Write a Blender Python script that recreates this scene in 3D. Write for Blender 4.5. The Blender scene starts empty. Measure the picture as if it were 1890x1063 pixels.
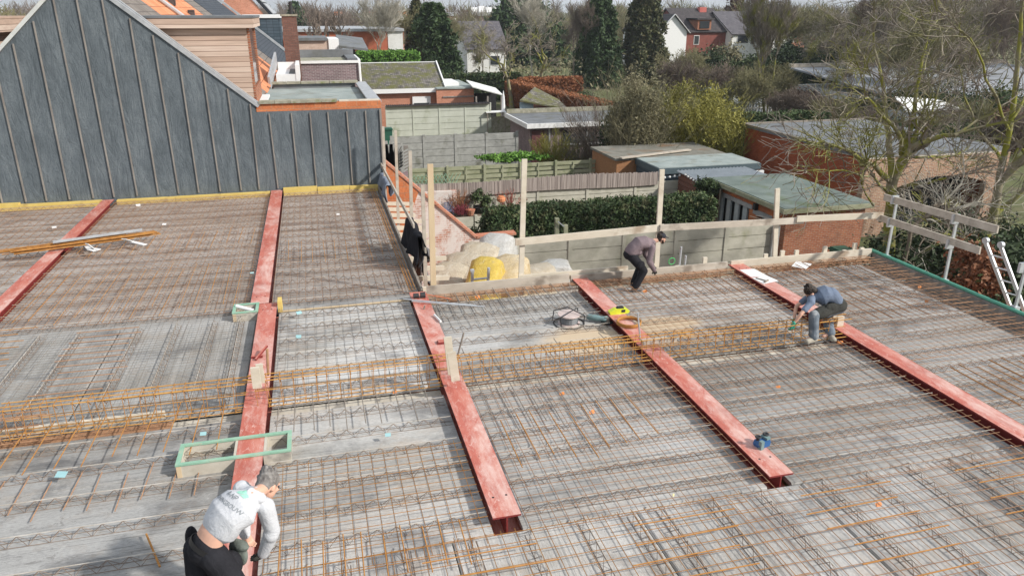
import bpy, math, random
from mathutils import Vector, Matrix
from mathutils.bvhtree import BVHTree
R=math.radians
sc=bpy.context.scene; COL=sc.collection
# ---------------------------------------------------------------- camera
FPX=1380.0; CX,CY,HZ=945.0,531.5,20.0; H=5.0
PITCH=math.atan((CY-HZ)/FPX)
YAW=math.atan2((CX-562)/FPX, math.cos(PITCH)+math.sin(PITCH)*(CY-HZ)/FPX)
cam=bpy.data.cameras.new('camera'); co=bpy.data.objects.new('camera',cam); COL.objects.link(co)
cam.sensor_width=36; cam.lens=FPX/1890*36; cam.clip_start=0.1; cam.clip_end=4000
co.location=(0,0,H); co.rotation_euler=(math.pi/2-PITCH,0,-YAW); sc.camera=co
# ---------------------------------------------------------------- world and sun
SUN_EL,SUN_AZ=R(34),R(127)      # azimuth clockwise from +Y
w=bpy.data.worlds.new('World'); sc.world=w; w.use_nodes=True
nt=w.node_tree; nt.nodes.clear()
o_=nt.nodes.new('ShaderNodeOutputWorld'); bg=nt.nodes.new('ShaderNodeBackground')
sky=nt.nodes.new('ShaderNodeTexSky'); sky.sky_type='NISHITA'; sky.sun_disc=False
sky.sun_elevation=SUN_EL; sky.sun_rotation=SUN_AZ; sky.air_density=1.0; sky.dust_density=2.5; sky.ozone_density=1.0
tc=nt.nodes.new('ShaderNodeTexCoord'); mp=nt.nodes.new('ShaderNodeMapping'); mp.inputs['Scale'].default_value=(1,1,4)
nz=nt.nodes.new('ShaderNodeTexNoise'); nz.inputs['Scale'].default_value=2.2; nz.inputs['Detail'].default_value=7
cr=nt.nodes.new('ShaderNodeValToRGB'); cr.color_ramp.elements[0].position=.36; cr.color_ramp.elements[1].position=.6
cr.color_ramp.elements[0].color=(.5,.5,.5,1); cr.color_ramp.elements[1].color=(.95,.95,.95,1)
mx=nt.nodes.new('ShaderNodeMix'); mx.data_type='RGBA'; mx.inputs['B'].default_value=(6.6,7.1,7.7,1)
nt.links.new(tc.outputs['Generated'],mp.inputs[0]); nt.links.new(mp.outputs[0],nz.inputs['Vector'])
nt.links.new(nz.outputs['Fac'],cr.inputs[0]); nt.links.new(cr.outputs[0],mx.inputs['Factor'])
nt.links.new(sky.outputs[0],mx.inputs['A']); nt.links.new(mx.outputs['Result'],bg.inputs[0])
bg.inputs[1].default_value=0.11; nt.links.new(bg.outputs[0],o_.inputs[0])
sl=bpy.data.lights.new('sun','SUN'); sl.energy=4.3; sl.angle=R(2.5); sl.color=(1,.955,.89)
so=bpy.data.objects.new('sun',sl); COL.objects.link(so)
sd=Vector((math.sin(SUN_AZ)*math.cos(SUN_EL),math.cos(SUN_AZ)*math.cos(SUN_EL),math.sin(SUN_EL)))
so.rotation_euler=sd.to_track_quat('Z','Y').to_euler(); so.location=(20,-20,40)
vs=sc.view_settings; vs.view_transform='Standard'; vs.look='None'; vs.exposure=0.12; vs.gamma=1
sc.cycles.max_bounces=5; sc.cycles.transparent_max_bounces=6
# ---------------------------------------------------------------- pixel -> place (1890x1063 frame)
def ray(x,y):
    a=(x-CX)/FPX; b=(y-CY)/FPX
    F=math.cos(PITCH)-b*math.sin(PITCH); Z=-math.sin(PITCH)-b*math.cos(PITCH)
    return a*math.cos(YAW)+F*math.sin(YAW), -a*math.sin(YAW)+F*math.cos(YAW), Z
def P(x,y,z=0.0):
    X,Y,Z=ray(x,y); t=(z-H)/Z; return Vector((X*t,Y*t,z))
def PY(x,y,Yw):
    X,Y,Z=ray(x,y); t=Yw/Y; return Vector((X*t,Yw,H+Z*t))
def PX(x,y,Xw):
    X,Y,Z=ray(x,y); t=Xw/X; return Vector((Xw,Y*t,H+Z*t))
GZ=-4.5      # garden ground level; slab top is z=-0.15, beam flange tops z=0
# ---------------------------------------------------------------- mesh builder
class MB:
    def __init__(s): s.v=[]; s.f=[]
    def box(s,x0,x1,y0,y1,z0,z1,M=None):
        n=len(s.v); c=[(x0,y0,z0),(x1,y0,z0),(x1,y1,z0),(x0,y1,z0),(x0,y0,z1),(x1,y0,z1),(x1,y1,z1),(x0,y1,z1)]
        if M is not None: c=[tuple(M@Vector(q)) for q in c]
        s.v+=c; s.f+=[(n,n+3,n+2,n+1),(n+4,n+5,n+6,n+7),(n,n+1,n+5,n+4),(n+1,n+2,n+6,n+5),(n+2,n+3,n+7,n+6),(n+3,n,n+4,n+7)]; return s
    def bar(s,p,q,wd,ht,up=(0,0,1)):      # rectangular bar between points
        p=Vector(p);q=Vector(q); d=(q-p); L=d.length; d.normalize(); u=Vector(up)
        if abs(d.dot(u))>.99: u=Vector((0,1,0))
        a=d.cross(u).normalized(); b=a.cross(d).normalized()
        M=Matrix(((a.x,d.x,b.x,p.x),(a.y,d.y,b.y,p.y),(a.z,d.z,b.z,p.z),(0,0,0,1)))
        return s.box(-wd/2,wd/2,0,L,-ht/2,ht/2,M)
    def seg(s,p,q,r0,r1=None,n=4,cap=True):
        r1=r0 if r1 is None else r1
        p=Vector(p);q=Vector(q);d=q-p
        if d.length<1e-6: return s
        d.normalize(); u=Vector((0,0,1)) if abs(d.z)<.9 else Vector((1,0,0))
        a=d.cross(u).normalized(); b=d.cross(a); k=len(s.v)
        for c,r in((p,r0),(q,r1)):
            for i in range(n):
                t=2*math.pi*(i+.5)/n; e=c+a*(math.cos(t)*r)+b*(math.sin(t)*r); s.v.append((e.x,e.y,e.z))
        for i in range(n): j=(i+1)%n; s.f.append((k+i,k+j,k+n+j,k+n+i))
        if cap: s.f.append(tuple(k+i for i in range(n))[::-1]); s.f.append(tuple(k+n+i for i in range(n)))
        return s
    def path(s,pts,rs,n=6):
        for i in range(len(pts)-1):
            s.seg(pts[i],pts[i+1],rs[i] if hasattr(rs,'__len__') else rs,rs[i+1] if hasattr(rs,'__len__') else rs,n)
        return s
    def prism(s,poly,axis,a,b):           # poly of 2-D points extruded along axis x/y/z from a to b
        n=len(poly);k=len(s.v)
        def m(u,v,t): return (t,u,v) if axis=='x' else ((u,t,v) if axis=='y' else (u,v,t))
        for t in(a,b):
            for u,v in poly: s.v.append(m(u,v,t))
        s.f.append(tuple(range(k,k+n))); s.f.append(tuple(range(k+n,k+2*n))[::-1])
        for i in range(n): j=(i+1)%n; s.f.append((k+i,k+n+i,k+n+j,k+j))
        return s
    def poly(s,pts): k=len(s.v); s.v+=[tuple(p) for p in pts]; s.f.append(tuple(range(k,k+len(pts)))); return s
    def slabq(s,pts,t):                   # quad/polygon with thickness t along its normal
        n=len(pts); pts=[Vector(p) for p in pts]; nn=(pts[1]-pts[0]).cross(pts[2]-pts[0]).normalized()*t
        k=len(s.v); s.v+=[tuple(p) for p in pts]+[tuple(p-nn) for p in pts]
        s.f.append(tuple(range(k,k+n))); s.f.append(tuple(range(k+n,k+2*n))[::-1])
        for i in range(n): j=(i+1)%n; s.f.append((k+i,k+n+i,k+n+j,k+j))
        return s
    def lathe(s,prof,c=(0,0,0),n=16):
        k=len(s.v)
        for r,z in prof:
            for i in range(n): t=2*math.pi*i/n; s.v.append((c[0]+r*math.cos(t),c[1]+r*math.sin(t),c[2]+z))
        for a in range(len(prof)-1):
            for i in range(n): j=(i+1)%n; s.f.append((k+a*n+i,k+a*n+j,k+(a+1)*n+j,k+(a+1)*n+i))
        s.f.append(tuple(k+i for i in range(n))[::-1]); s.f.append(tuple(k+(len(prof)-1)*n+i for i in range(n))); return s
    def torus(s,c,Rr,r,n=28,m=8,M=None,sq=1):
        k=len(s.v)
        for i in range(n):
            t=2*math.pi*i/n
            for j in range(m):
                u=2*math.pi*j/m; v=Vector(((Rr+r*math.cos(u))*math.cos(t),(Rr+r*math.cos(u))*math.sin(t),r*math.sin(u)*sq))
                if M is not None: v=M@v
                s.v.append((c[0]+v.x,c[1]+v.y,c[2]+v.z))
        for i in range(n):
            for j in range(m): a=(i+1)%n;b=(j+1)%m; s.f.append((k+i*m+j,k+a*m+j,k+a*m+b,k+i*m+b))
        return s
    def mesh(s,name,m,smooth=False):
        me=bpy.data.meshes.new(name); me.from_pydata(s.v,[],s.f); me.materials.append(m)
        if smooth: me.polygons.foreach_set('use_smooth',[True]*len(me.polygons))
        me.update(); return me
def link(o,parent=None):
    COL.objects.link(o)
    if parent is not None: o.parent=parent
    return o
def part(name,mb,m,parent,label=None,smooth=False):   # part in its thing's own coordinates
    o=link(bpy.data.objects.new(name,mb.mesh(name,m,smooth)),parent)
    if label: o['label']=label
    return o
def tag(o,label,cat,group=None,kind=None):
    if label: o['label']=label
    if cat: o['category']=cat
    if group: o['group']=group
    if kind: o['kind']=kind
    return o
def thing(name,label,cat,loc=(0,0,0),group=None,rz=0):
    o=link(bpy.data.objects.new(name,None)); o.location=loc; o.rotation_euler=(0,0,rz); o.empty_display_size=.3
    return tag(o,label,cat,group)
def wpart(name,mb,m,parent,label=None,smooth=False):   # part whose mesh is given in world coordinates under an unrotated thing
    off=Vector((0,0,0)); q=parent
    while q is not None: off+=q.location; q=q.parent
    mb.v=[(a-off.x,b-off.y,c-off.z) for a,b,c in mb.v]
    o=link(bpy.data.objects.new(name,mb.mesh(name,m,smooth)),parent)
    if label: o['label']=label
    return o
def wobj(name,mb,m,label,cat,group=None,kind=None,smooth=False):  # single-mesh thing in world coordinates; origin at its base centre
    xs=[v[0] for v in mb.v];ys=[v[1] for v in mb.v];zs=[v[2] for v in mb.v]
    c=((min(xs)+max(xs))/2,(min(ys)+max(ys))/2,min(zs))
    mb.v=[(a-c[0],b-c[1],d-c[2]) for a,b,d in mb.v]
    o=link(bpy.data.objects.new(name,mb.mesh(name,m,smooth))); o.location=c
    return tag(o,label,cat,group,kind)
def struct(name,mb,m,smooth=False):
    o=link(bpy.data.objects.new(name,mb.mesh(name,m,smooth))); o['kind']='structure'; return o
def dup(o,loc=None,rz=None,scale=None,label=None,group=None,parent=None,d=0):
    c=o.copy(); COL.objects.link(c)
    if parent is not None: c.parent=parent
    if loc is not None: c.location=loc
    if rz is not None: c.rotation_euler=(0,0,rz)
    if scale is not None: c.scale=scale
    if label: c['label']=label
    if group: c['group']=group
    for ch in list(o.children): dup(ch,parent=c,d=d+1)
    return c
# ---------------------------------------------------------------- materials
def lin(c): return tuple(c)+(1,) if len(c)==3 else c
class N:
    def __init__(s,name,rough=.8,spec=.3,metal=0):
        s.m=bpy.data.materials.new(name); s.m.use_nodes=True; s.t=s.m.node_tree; s.b=s.t.nodes['Principled BSDF']
        s.b.inputs['Roughness'].default_value=rough; s.b.inputs['Specular IOR Level'].default_value=spec; s.b.inputs['Metallic'].default_value=metal
        s.tc=s.t.nodes.new('ShaderNodeTexCoord')
    def n(s,t): return s.t.nodes.new(t)
    def l(s,a,b): s.t.links.new(a,b)
    def vec(s,scale=(1,1,1),world=False,rot=None):
        m=s.n('ShaderNodeMapping'); m.inputs['Scale'].default_value=scale
        if rot: m.inputs['Rotation'].default_value=rot
        if world: g=s.n('ShaderNodeNewGeometry'); s.l(g.outputs['Position'],m.inputs[0])
        else: s.l(s.tc.outputs['Object'],m.inputs[0])
        return m.outputs[0]
    def noise(s,sc_,v=None,det=5,rough=.6,dist=0):
        q=s.n('ShaderNodeTexNoise'); q.inputs['Scale'].default_value=sc_; q.inputs['Detail'].default_value=det; q.inputs['Roughness'].default_value=rough; q.inputs['Distortion'].default_value=dist
        if v is not None: s.l(v,q.inputs['Vector'])
        else: s.l(s.tc.outputs['Object'],q.inputs['Vector'])
        return q.outputs['Fac']
    def ramp(s,x,stops):
        r=s.n('ShaderNodeValToRGB'); e=r.color_ramp.elements
        while len(e)<len(stops): e.new(.5)
        for k,(p_,c) in enumerate(stops): e[k].position=p_; e[k].color=lin(c if hasattr(c,'__len__') else (c,c,c))
        s.l(x,r.inputs[0]); return r.outputs[0]
    def mix(s,f,a,b,mode='MIX'):
        q=s.n('ShaderNodeMix'); q.data_type='RGBA'; q.blend_type=mode
        for i,v in(('Factor',f),('A',a),('B',b)):
            if hasattr(v,'node'): s.l(v,q.inputs[i])
            else: q.inputs[i].default_value=v if i=='Factor' else lin(v)
        return q.outputs['Result']
    def math(s,op,a,b=0):
        q=s.n('ShaderNodeMath'); q.operation=op
        for i,v in enumerate((a,b)):
            if hasattr(v,'node'): s.l(v,q.inputs[i])
            else: q.inputs[i].default_value=v
        return q.outputs[0]
    def bump(s,h,st=.3,d=.02):
        q=s.n('ShaderNodeBump'); q.inputs['Strength'].default_value=st; q.inputs['Distance'].default_value=d
        s.l(h,q.inputs['Height']); s.l(q.outputs[0],s.b.inputs['Normal'])
    def col(s,c):
        if hasattr(c,'node'): s.l(c,s.b.inputs['Base Color'])
        else: s.b.inputs['Base Color'].default_value=lin(c)
        return s.m
def mnoise(name,c1,c2,sc_=4,rough=.8,st=.2,stretch=(1,1,1),spec=.3,metal=0,c3=None,sc3=1,p3=(.55,.7),world=False):
    a=N(name,rough,spec,metal); v=a.vec(stretch,world); f=a.noise(sc_,v,7,.65); c=a.ramp(f,[(.3,c1),(.7,c2)])
    if c3: c=a.mix(a.ramp(a.noise(sc3,a.vec((1,1,1),world),4),[(p3[0],0),(p3[1],1)]),c,c3)
    if st: a.bump(f,st)
    return a.col(c)
def mbrick(name,c1,c2,mortar,bw=.22,bh=.07,rough=.9,dirt=(.08,.07,.06),dirtamt=.5,ms=.01,white=None,wsc=.9,wp=(.45,.6)):
    a=N(name,rough,.15); sp=a.n('ShaderNodeSeparateXYZ'); a.l(a.tc.outputs['Object'],sp.inputs[0]); cb=a.n('ShaderNodeCombineXYZ')
    a.l(a.math('ADD',sp.outputs[0],sp.outputs[1]),cb.inputs[0]); a.l(sp.outputs[2],cb.inputs[1])
    b=a.n('ShaderNodeTexBrick'); b.inputs['Scale'].default_value=1; b.inputs['Brick Width'].default_value=bw; b.inputs['Row Height'].default_value=bh
    b.inputs['Mortar Size'].default_value=ms; b.inputs['Mortar Smooth'].default_value=.3; b.inputs['Color1'].default_value=lin(c1); b.inputs['Color2'].default_value=lin(c2); b.inputs['Mortar'].default_value=lin(mortar)
    a.l(cb.outputs[0],b.inputs['Vector']); c=b.outputs['Color']
    f=a.noise(1.3,None,6,.7); c=a.mix(a.ramp(f,[(.45,0),(.75,dirtamt)]),c,dirt)
    f2=a.noise(18,None,3); c=a.mix(.35,c,a.ramp(f2,[(.3,.25),(.7,.75)]),'OVERLAY')
    if white: c=a.mix(a.ramp(a.noise(wsc,None,8,.75,.4),[(wp[0],0),(wp[1],.92)]),c,white)
    a.bump(b.outputs['Fac'],-.3,.01); return a.col(c)
def mtile(name,c1,c2,axis='x',tw=.24,th=.3,moss=None,rough=.75,mp_=(.5,.65)):
    # roof tiles: columns along the ridge axis, rows along the slope (by height)
    a=N(name,rough,.25); sp=a.n('ShaderNodeSeparateXYZ'); a.l(a.tc.outputs['Object'],sp.inputs[0]); cb=a.n('ShaderNodeCombineXYZ')
    a.l(sp.outputs[0 if axis=='x' else 1],cb.inputs[0]); a.l(sp.outputs[2],cb.inputs[1])
    b=a.n('ShaderNodeTexBrick'); b.offset=0; b.inputs['Scale'].default_value=1; b.inputs['Brick Width'].default_value=tw; b.inputs['Row Height'].default_value=th
    b.inputs['Mortar Size'].default_value=.012; b.inputs['Mortar Smooth'].default_value=.6
    b.inputs['Color1'].default_value=lin(c1); b.inputs['Color2'].default_value=lin(c2); b.inputs['Mortar'].default_value=lin(tuple(x*.35 for x in c1))
    a.l(cb.outputs[0],b.inputs['Vector']); c=b.outputs['Color']
    c=a.mix(.4,c,a.ramp(a.noise(3,None,6,.7),[(.3,.3),(.7,.7)]),'OVERLAY')
    if moss: c=a.mix(a.ramp(a.noise(1.1,None,7,.75),[(mp_[0],0),(mp_[1],.85)]),c,moss)
    a.bump(b.outputs['Fac'],-.5,.02); return a.col(c)
def mplain(name,c,rough=.6,spec=.4,metal=0,var=.15,sc_=8):
    a=N(name,rough,spec,metal); f=a.noise(sc_,None,5); k=a.ramp(f,[(.3,tuple(x*(1-var) for x in c)),(.7,tuple(min(1,x*(1+var)) for x in c))]); return a.col(k)
MT={}
# concrete of the precast planks: cast streaks along the plank's own length, wet patches, rust wash
a=N('plank_concrete',.85,.25)
oi=a.n('ShaderNodeObjectInfo')
fs=a.noise(2.2,a.vec((.14,2.6,1)),8,.7); fb=a.noise(.55,a.vec((.5,1.3,1),True),5,.6,.6); ff=a.noise(55,a.vec((.35,1,1)),4,.7)
c=a.ramp(fs,[(.25,(.20,.19,.175)),(.5,(.345,.335,.315)),(.72,(.50,.485,.46))])
c=a.mix(a.ramp(fb,[(.38,0),(.62,.75)]),c,(.52,.52,.515))
c=a.mix(a.ramp(a.noise(.8,a.vec((1,1.6,1),True),6,.65,.4),[(.52,0),(.66,.75)]),c,(.14,.14,.145))
c=a.mix(.35,c,a.ramp(ff,[(.3,.2),(.65,.7)]),'OVERLAY')
pit=a.ramp(a.noise(30,a.vec((.5,1.4,1)),3,.8),[(.30,1),(.36,0)]); c=a.mix(a.math('MULTIPLY',pit,.7),c,(.05,.05,.055))
rf=a.ramp(a.noise(1.4,a.vec((1,1,1),True),8,.8,.3),[(.50,0),(.70,.38)]); c=a.mix(rf,c,(.36,.25,.155))
spl=a.ramp(a.noise(9,a.vec((1,1,1),True),7,.85,.8),[(.60,0),(.66,.55)]); c=a.mix(spl,c,(.60,.59,.57)); ft=a.ramp(a.noise(4.2,a.vec((1,1.5,1),True),6,.8,1.4),[(.60,0),(.64,.5)]); c=a.mix(ft,c,(.17,.16,.15)); grv=a.math('LESS_THAN',a.math('FRACT',a.math('MULTIPLY',a.noise(3.1,a.vec((.02,3,1)),2,.5),9)),.10); c=a.mix(a.math('MULTIPLY',grv,.45),c,(.13,.13,.13))
gp=a.n('ShaderNodeNewGeometry')
def spot(x,y,r,sy=1.0):
    m_=a.n('ShaderNodeMapping'); m_.vector_type='POINT'; m_.inputs['Location'].default_value=(-x,-y*sy,0); m_.inputs['Scale'].default_value=(1,sy,0); a.l(gp.outputs['Position'],m_.inputs[0])
    v=a.n('ShaderNodeVectorMath'); v.operation='LENGTH'; a.l(m_.outputs[0],v.inputs[0]); d=a.math('ADD',v.outputs['Value'],a.math('MULTIPLY',a.noise(2.2,a.vec((1,1,1),True),5,.7),-.9*r)); return a.ramp(d,[(max(0,.15*r),.85),(min(1,.62*r),0)])
for x_,y_p,r_,sy_ in((4.1,10.7,.85,1.3),(5.6,11.0,.75,1.8)): c=a.mix(spot(x_,y_p,r_,sy_),c,(.55,.43,.29))
c=a.mix(1.0,c,oi.outputs['Color'],'MULTIPLY'); a.bump(fs,.25,.01); MT['plank']=a.col(c)
MT['conc_rough']=mnoise('rough_joint_concrete',(.16,.155,.15),(.36,.355,.34),6,.9,.5)
MT['rust']=mnoise('rust_orange_steel',(.30,.125,.035),(.50,.255,.075),9,.75,.1,spec=.2)
MT['rustl']=mnoise('bright_rust_steel',(.40,.19,.05),(.58,.32,.09),9,.75,.1,spec=.2)
MT['rustb']=mnoise('rust_brown_steel',(.27,.145,.085),(.48,.28,.16),9,.75,.1,spec=.2)
MT['steel']=mnoise('dark_grey_steel',(.15,.135,.12),(.32,.27,.22),7,.6,.1,spec=.4)
MT['girder']=mnoise('cement_smeared_girder_wire',(.34,.29,.23),(.62,.59,.54),4,.8,0)
MT['girdz']=mnoise('girder_diagonal_wire',(.16,.13,.11),(.33,.24,.18),5,.8,0)
a=N('red_primer_paint',.55,.35); f=a.noise(3.2,a.vec((1.2,.45,1)),9,.72,.3); c=a.ramp(f,[(.3,(.36,.08,.055)),(.5,(.49,.145,.105)),(.7,(.60,.27,.21))])
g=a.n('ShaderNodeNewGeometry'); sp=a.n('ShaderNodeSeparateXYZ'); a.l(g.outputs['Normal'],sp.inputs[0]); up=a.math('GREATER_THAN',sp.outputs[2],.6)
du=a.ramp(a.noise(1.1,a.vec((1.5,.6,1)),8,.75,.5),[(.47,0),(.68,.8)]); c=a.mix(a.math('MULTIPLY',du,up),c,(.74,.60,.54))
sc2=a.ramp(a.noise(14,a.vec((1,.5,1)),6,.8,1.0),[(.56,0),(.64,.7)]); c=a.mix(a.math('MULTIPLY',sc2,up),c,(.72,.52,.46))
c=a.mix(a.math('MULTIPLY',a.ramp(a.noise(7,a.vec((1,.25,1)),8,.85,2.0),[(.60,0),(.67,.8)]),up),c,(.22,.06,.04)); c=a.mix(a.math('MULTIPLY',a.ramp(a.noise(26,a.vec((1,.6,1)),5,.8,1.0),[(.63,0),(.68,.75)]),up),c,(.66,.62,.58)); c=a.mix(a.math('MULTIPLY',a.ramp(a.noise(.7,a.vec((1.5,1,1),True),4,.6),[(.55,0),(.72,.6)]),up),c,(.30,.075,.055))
c=a.mix(a.math('SUBTRACT',1,up),c,(.20,.028,.026)); MT['primer']=a.col(c)  # faces not turned up get a darker red: side shade put into the paint
MT['timber']=mnoise('fresh_timber',(.48,.36,.22),(.66,.53,.36),3,.75,.2,(1,1,.15))
MT['timberw']=mnoise('weathered_timber',(.36,.31,.25),(.58,.52,.44),3,.8,.3,(.4,1,1),c3=(.25,.21,.17),sc3=2)
MT['timberp']=mnoise('pale_shuttering_timber',(.50,.44,.34),(.68,.62,.52),3,.8,.3,(.5,1,1),c3=(.38,.30,.22),sc3=1.6)
MT['ply']=mnoise('cement_stained_plywood',(.42,.38,.31),(.60,.56,.48),3,.8,.2,c3=(.27,.25,.22),sc3=2.5)
MT['greenp']=mnoise('green_painted_timber',(.20,.38,.27),(.32,.5,.38),5,.7,.15,c3=(.42,.45,.34),sc3=6)
MT['foam']=mnoise('yellow_insulation',(.58,.41,.10),(.72,.55,.19),3,.85,.3,c3=(.45,.31,.10),sc3=3)
MT['galv']=mnoise('galvanised_steel',(.42,.44,.46),(.62,.64,.66),6,.45,.05,metal=.4)
MT['alu']=mnoise('aluminium',(.55,.56,.57),(.72,.73,.74),6,.4,.03,metal=.4)
MT['greenpipe']=mplain('green_edge_pipe',(.10,.34,.24),.5)
# bitumen clad gable
a=N('blue_grey_roofing_felt',.85,.25); f=a.noise(1.6,a.vec((1,1,.45)),9,.75,.2); c=a.ramp(f,[(.28,(.072,.088,.098)),(.5,(.125,.147,.162)),(.72,(.195,.222,.236))])
c=a.mix(a.ramp(a.noise(20,None,7,.88),[(.52,0),(.64,.8)]),c,(.05,.06,.07)); f3=a.noise(2.2,a.vec((1.6,1,.45)),7,.72,1.1); a.bump(f3,.7,.09); MT['felt']=a.col(c)
MT['batten']=mnoise('weathered_batten',(.17,.15,.135),(.31,.285,.255),5,.85,.2,(1,1,.3))
MT['coping']=mnoise('pale_fibre_cement_coping',(.46,.47,.45),(.62,.63,.60),3,.75,.1)
MT['zinc']=mnoise('grey_metal_trim',(.34,.35,.36),(.52,.53,.54),4,.45,.05,metal=.3)
a=N('cedar_boards',.7,.25); sp=a.n('ShaderNodeSeparateXYZ'); a.l(a.tc.outputs['Object'],sp.inputs[0]); wv=a.math('FRACT',a.math('DIVIDE',sp.outputs[2],.145)); gap=a.math('LESS_THAN',wv,.08)
bi=a.math('FLOOR',a.math('DIVIDE',sp.outputs[2],.145)); wn=a.n('ShaderNodeTexWhiteNoise'); wn.noise_dimensions='1D'; a.l(bi,wn.inputs['W'])
c=a.mix(wn.outputs['Value'],(.46,.33,.255),(.60,.47,.385)); c=a.mix(.4,c,a.ramp(a.noise(3,a.vec((.3,1,6)),5),[(.3,.3),(.7,.7)]),'OVERLAY'); c=a.mix(gap,c,(.12,.07,.045)); MT['cedar']=a.col(c)
MT['white']=mplain('white_paint',(.78,.78,.77),.5,var=.04); MT['whited']=mnoise('dirty_white_render',(.60,.60,.57),(.76,.76,.74),2,.8,.05)
MT['black']=mplain('black_rubber',(.03,.03,.032),.6); MT['glass']=mplain('dark_window_glass',(.035,.04,.045),.12,.8); MT['dark']=mplain('painted_inner_shade',(.02,.02,.022),.9)  # last material: near-black colour standing in for shade inside openings
MT['brick_o']=mbrick('orange_hollow_brick',(.50,.16,.065),(.58,.21,.09),(.42,.22,.13),.3,.19)
MT['brick_paint']=mbrick('white_washed_brick',(.42,.16,.10),(.52,.26,.19),(.60,.52,.46),.22,.075,white=(.68,.64,.60),wsc=1.5,wp=(.40,.53),dirtamt=.25,ms=.014)
MT['brick_red']=mbrick('dark_red_brick',(.30,.09,.045),(.40,.15,.075),(.33,.25,.19),dirtamt=.45)
MT['brick_deep']=mbrick('deep_red_brick',(.34,.075,.03),(.42,.11,.045),(.25,.10,.06),dirtamt=.6,dirt=(.12,.05,.03))
MT['brick_mix']=mbrick('brown_mixed_brick',(.30,.14,.085),(.42,.25,.16),(.45,.40,.33),dirtamt=.5,dirt=(.12,.11,.06))
MT['brick_pink']=mbrick('salmon_brick',(.46,.17,.10),(.55,.23,.15),(.45,.30,.22),dirtamt=.2)
MT['brick_purple']=mbrick('purple_brown_brick',(.17,.115,.12),(.25,.17,.175),(.36,.33,.33),dirtamt=.3)
MT['brick_brown']=mbrick('brown_chimney_brick',(.155,.078,.06),(.21,.11,.085),(.12,.09,.08),dirtamt=.3)
MT['brick_beige']=mbrick('beige_pink_brick',(.48,.32,.24),(.58,.42,.34),(.5,.44,.38),dirtamt=.2)
MT['brick_far']=mnoise('far_red_brick',(.36,.10,.055),(.46,.16,.09),2,.9,0)
MT['bitumen']=mnoise('grey_bitumen_roofing',(.115,.122,.128),(.205,.215,.225),1.3,.8,.1,c3=(.12,.12,.10),sc3=.8)
MT['bitgreen']=mnoise('green_grey_bitumen_roofing',(.10,.13,.115),(.20,.235,.21),1.1,.85,.1,c3=(.10,.13,.06),sc3=.7)
MT['bitlight']=mnoise('pale_grey_green_roofing',(.22,.26,.25),(.36,.40,.38),1.5,.8,.1,c3=(.2,.2,.16),sc3=1.2)
MT['mossstone']=mnoise('mossy_coping_stone',(.20,.19,.14),(.40,.38,.30),5,.9,.4,c3=(.16,.18,.06),sc3=3)
MT['tile_moss']=mtile('mossy_dark_tiles',(.10,.09,.085),(.24,.22,.20),'x',.18,.09,moss=(.12,.12,.03),mp_=(.42,.58))
MT['tile_brown']=mtile('brown_grey_tiles',(.17,.145,.125),(.23,.20,.175),'y',.24,.22)
MT['tile_orange']=mtile('orange_clay_tiles',(.60,.22,.10),(.70,.29,.15),'y',.4,.26)
MT['tile_slate']=mtile('dark_blue_slates',(.045,.055,.07),(.075,.085,.10),'y',.2,.12)
MT['tile_slatex']=mtile('blue_slate_cladding',(.05,.075,.095),(.075,.10,.125),'x',.4,.2)
MT['tile_grey']=mtile('dark_grey_roof_tiles',(.095,.09,.10),(.14,.13,.14),'x',.3,.22)
MT['tile_red']=mtile('red_brown_roof_tiles',(.26,.10,.07),(.33,.14,.10),'x',.3,.22)
MT['tile_dark']=mtile('black_brown_roof_tiles',(.055,.048,.05),(.085,.075,.075),'x',.3,.22)
MT['precast']=mnoise('concrete_fence_panel',(.38,.37,.30),(.54,.52,.44),2.2,.9,.25,(1,1,1.5),c3=(.30,.30,.20),sc3=.9)
MT['precastg']=mnoise('green_grey_fence_panel',(.42,.44,.37),(.54,.56,.49),1.2,.85,.1,c3=(.30,.32,.22),sc3=.8)
MT['precastd']=mnoise('grey_weathered_fence_panel',(.25,.25,.235),(.40,.40,.38),3,.9,.25,(1,1,2),c3=(.17,.17,.14),sc3=1.1)
MT['fencewood']=mnoise('green_grey_fence_board',(.22,.23,.14),(.38,.38,.27),2.5,.85,.2,(.6,1,1),c3=(.15,.18,.08),sc3=1.2)
a=N('reed_screen',.85,.15); f=a.noise(1,a.vec((26,26,.6)),3,.6); a.bump(f,.5,.02); MT['reed']=a.col(a.ramp(f,[(.3,(.19,.155,.145)),(.5,(.32,.27,.24)),(.7,(.46,.40,.36))]))
def mleaf(name,c1,c2,sc_=.9,c3=None):
    a=N(name,.65,.25); f=a.noise(sc_,None,5,.7); f2=a.noise(22,None,2); c=a.ramp(f,[(.35,c1),(.65,c2)])
    if c3: c=a.mix(a.ramp(a.noise(3.3,None,3),[(.5,0),(.66,.8)]),c,c3)
    c=a.mix(.5,c,a.ramp(f2,[(.3,.25),(.7,.75)]),'OVERLAY'); return a.col(c)
MT['hedge']=mleaf('dark_hedge_leaves',(.030,.055,.022),(.08,.12,.045),1.3,(.13,.12,.06)); MT['laurel']=mleaf('bright_laurel_leaves',(.07,.16,.025),(.15,.29,.05))
MT['conifer']=mleaf('conifer_foliage',(.022,.045,.018),(.06,.095,.032),.6); MT['conifer2']=mleaf('brown_green_conifer_foliage',(.035,.05,.022),(.09,.10,.04),.5,(.14,.10,.05))
MT['beech']=mleaf('dry_beech_leaves',(.20,.075,.03),(.38,.16,.075),.7); MT['beechd']=mleaf('brown_beech_leaves',(.16,.07,.035),(.28,.13,.07),1.2)
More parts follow.
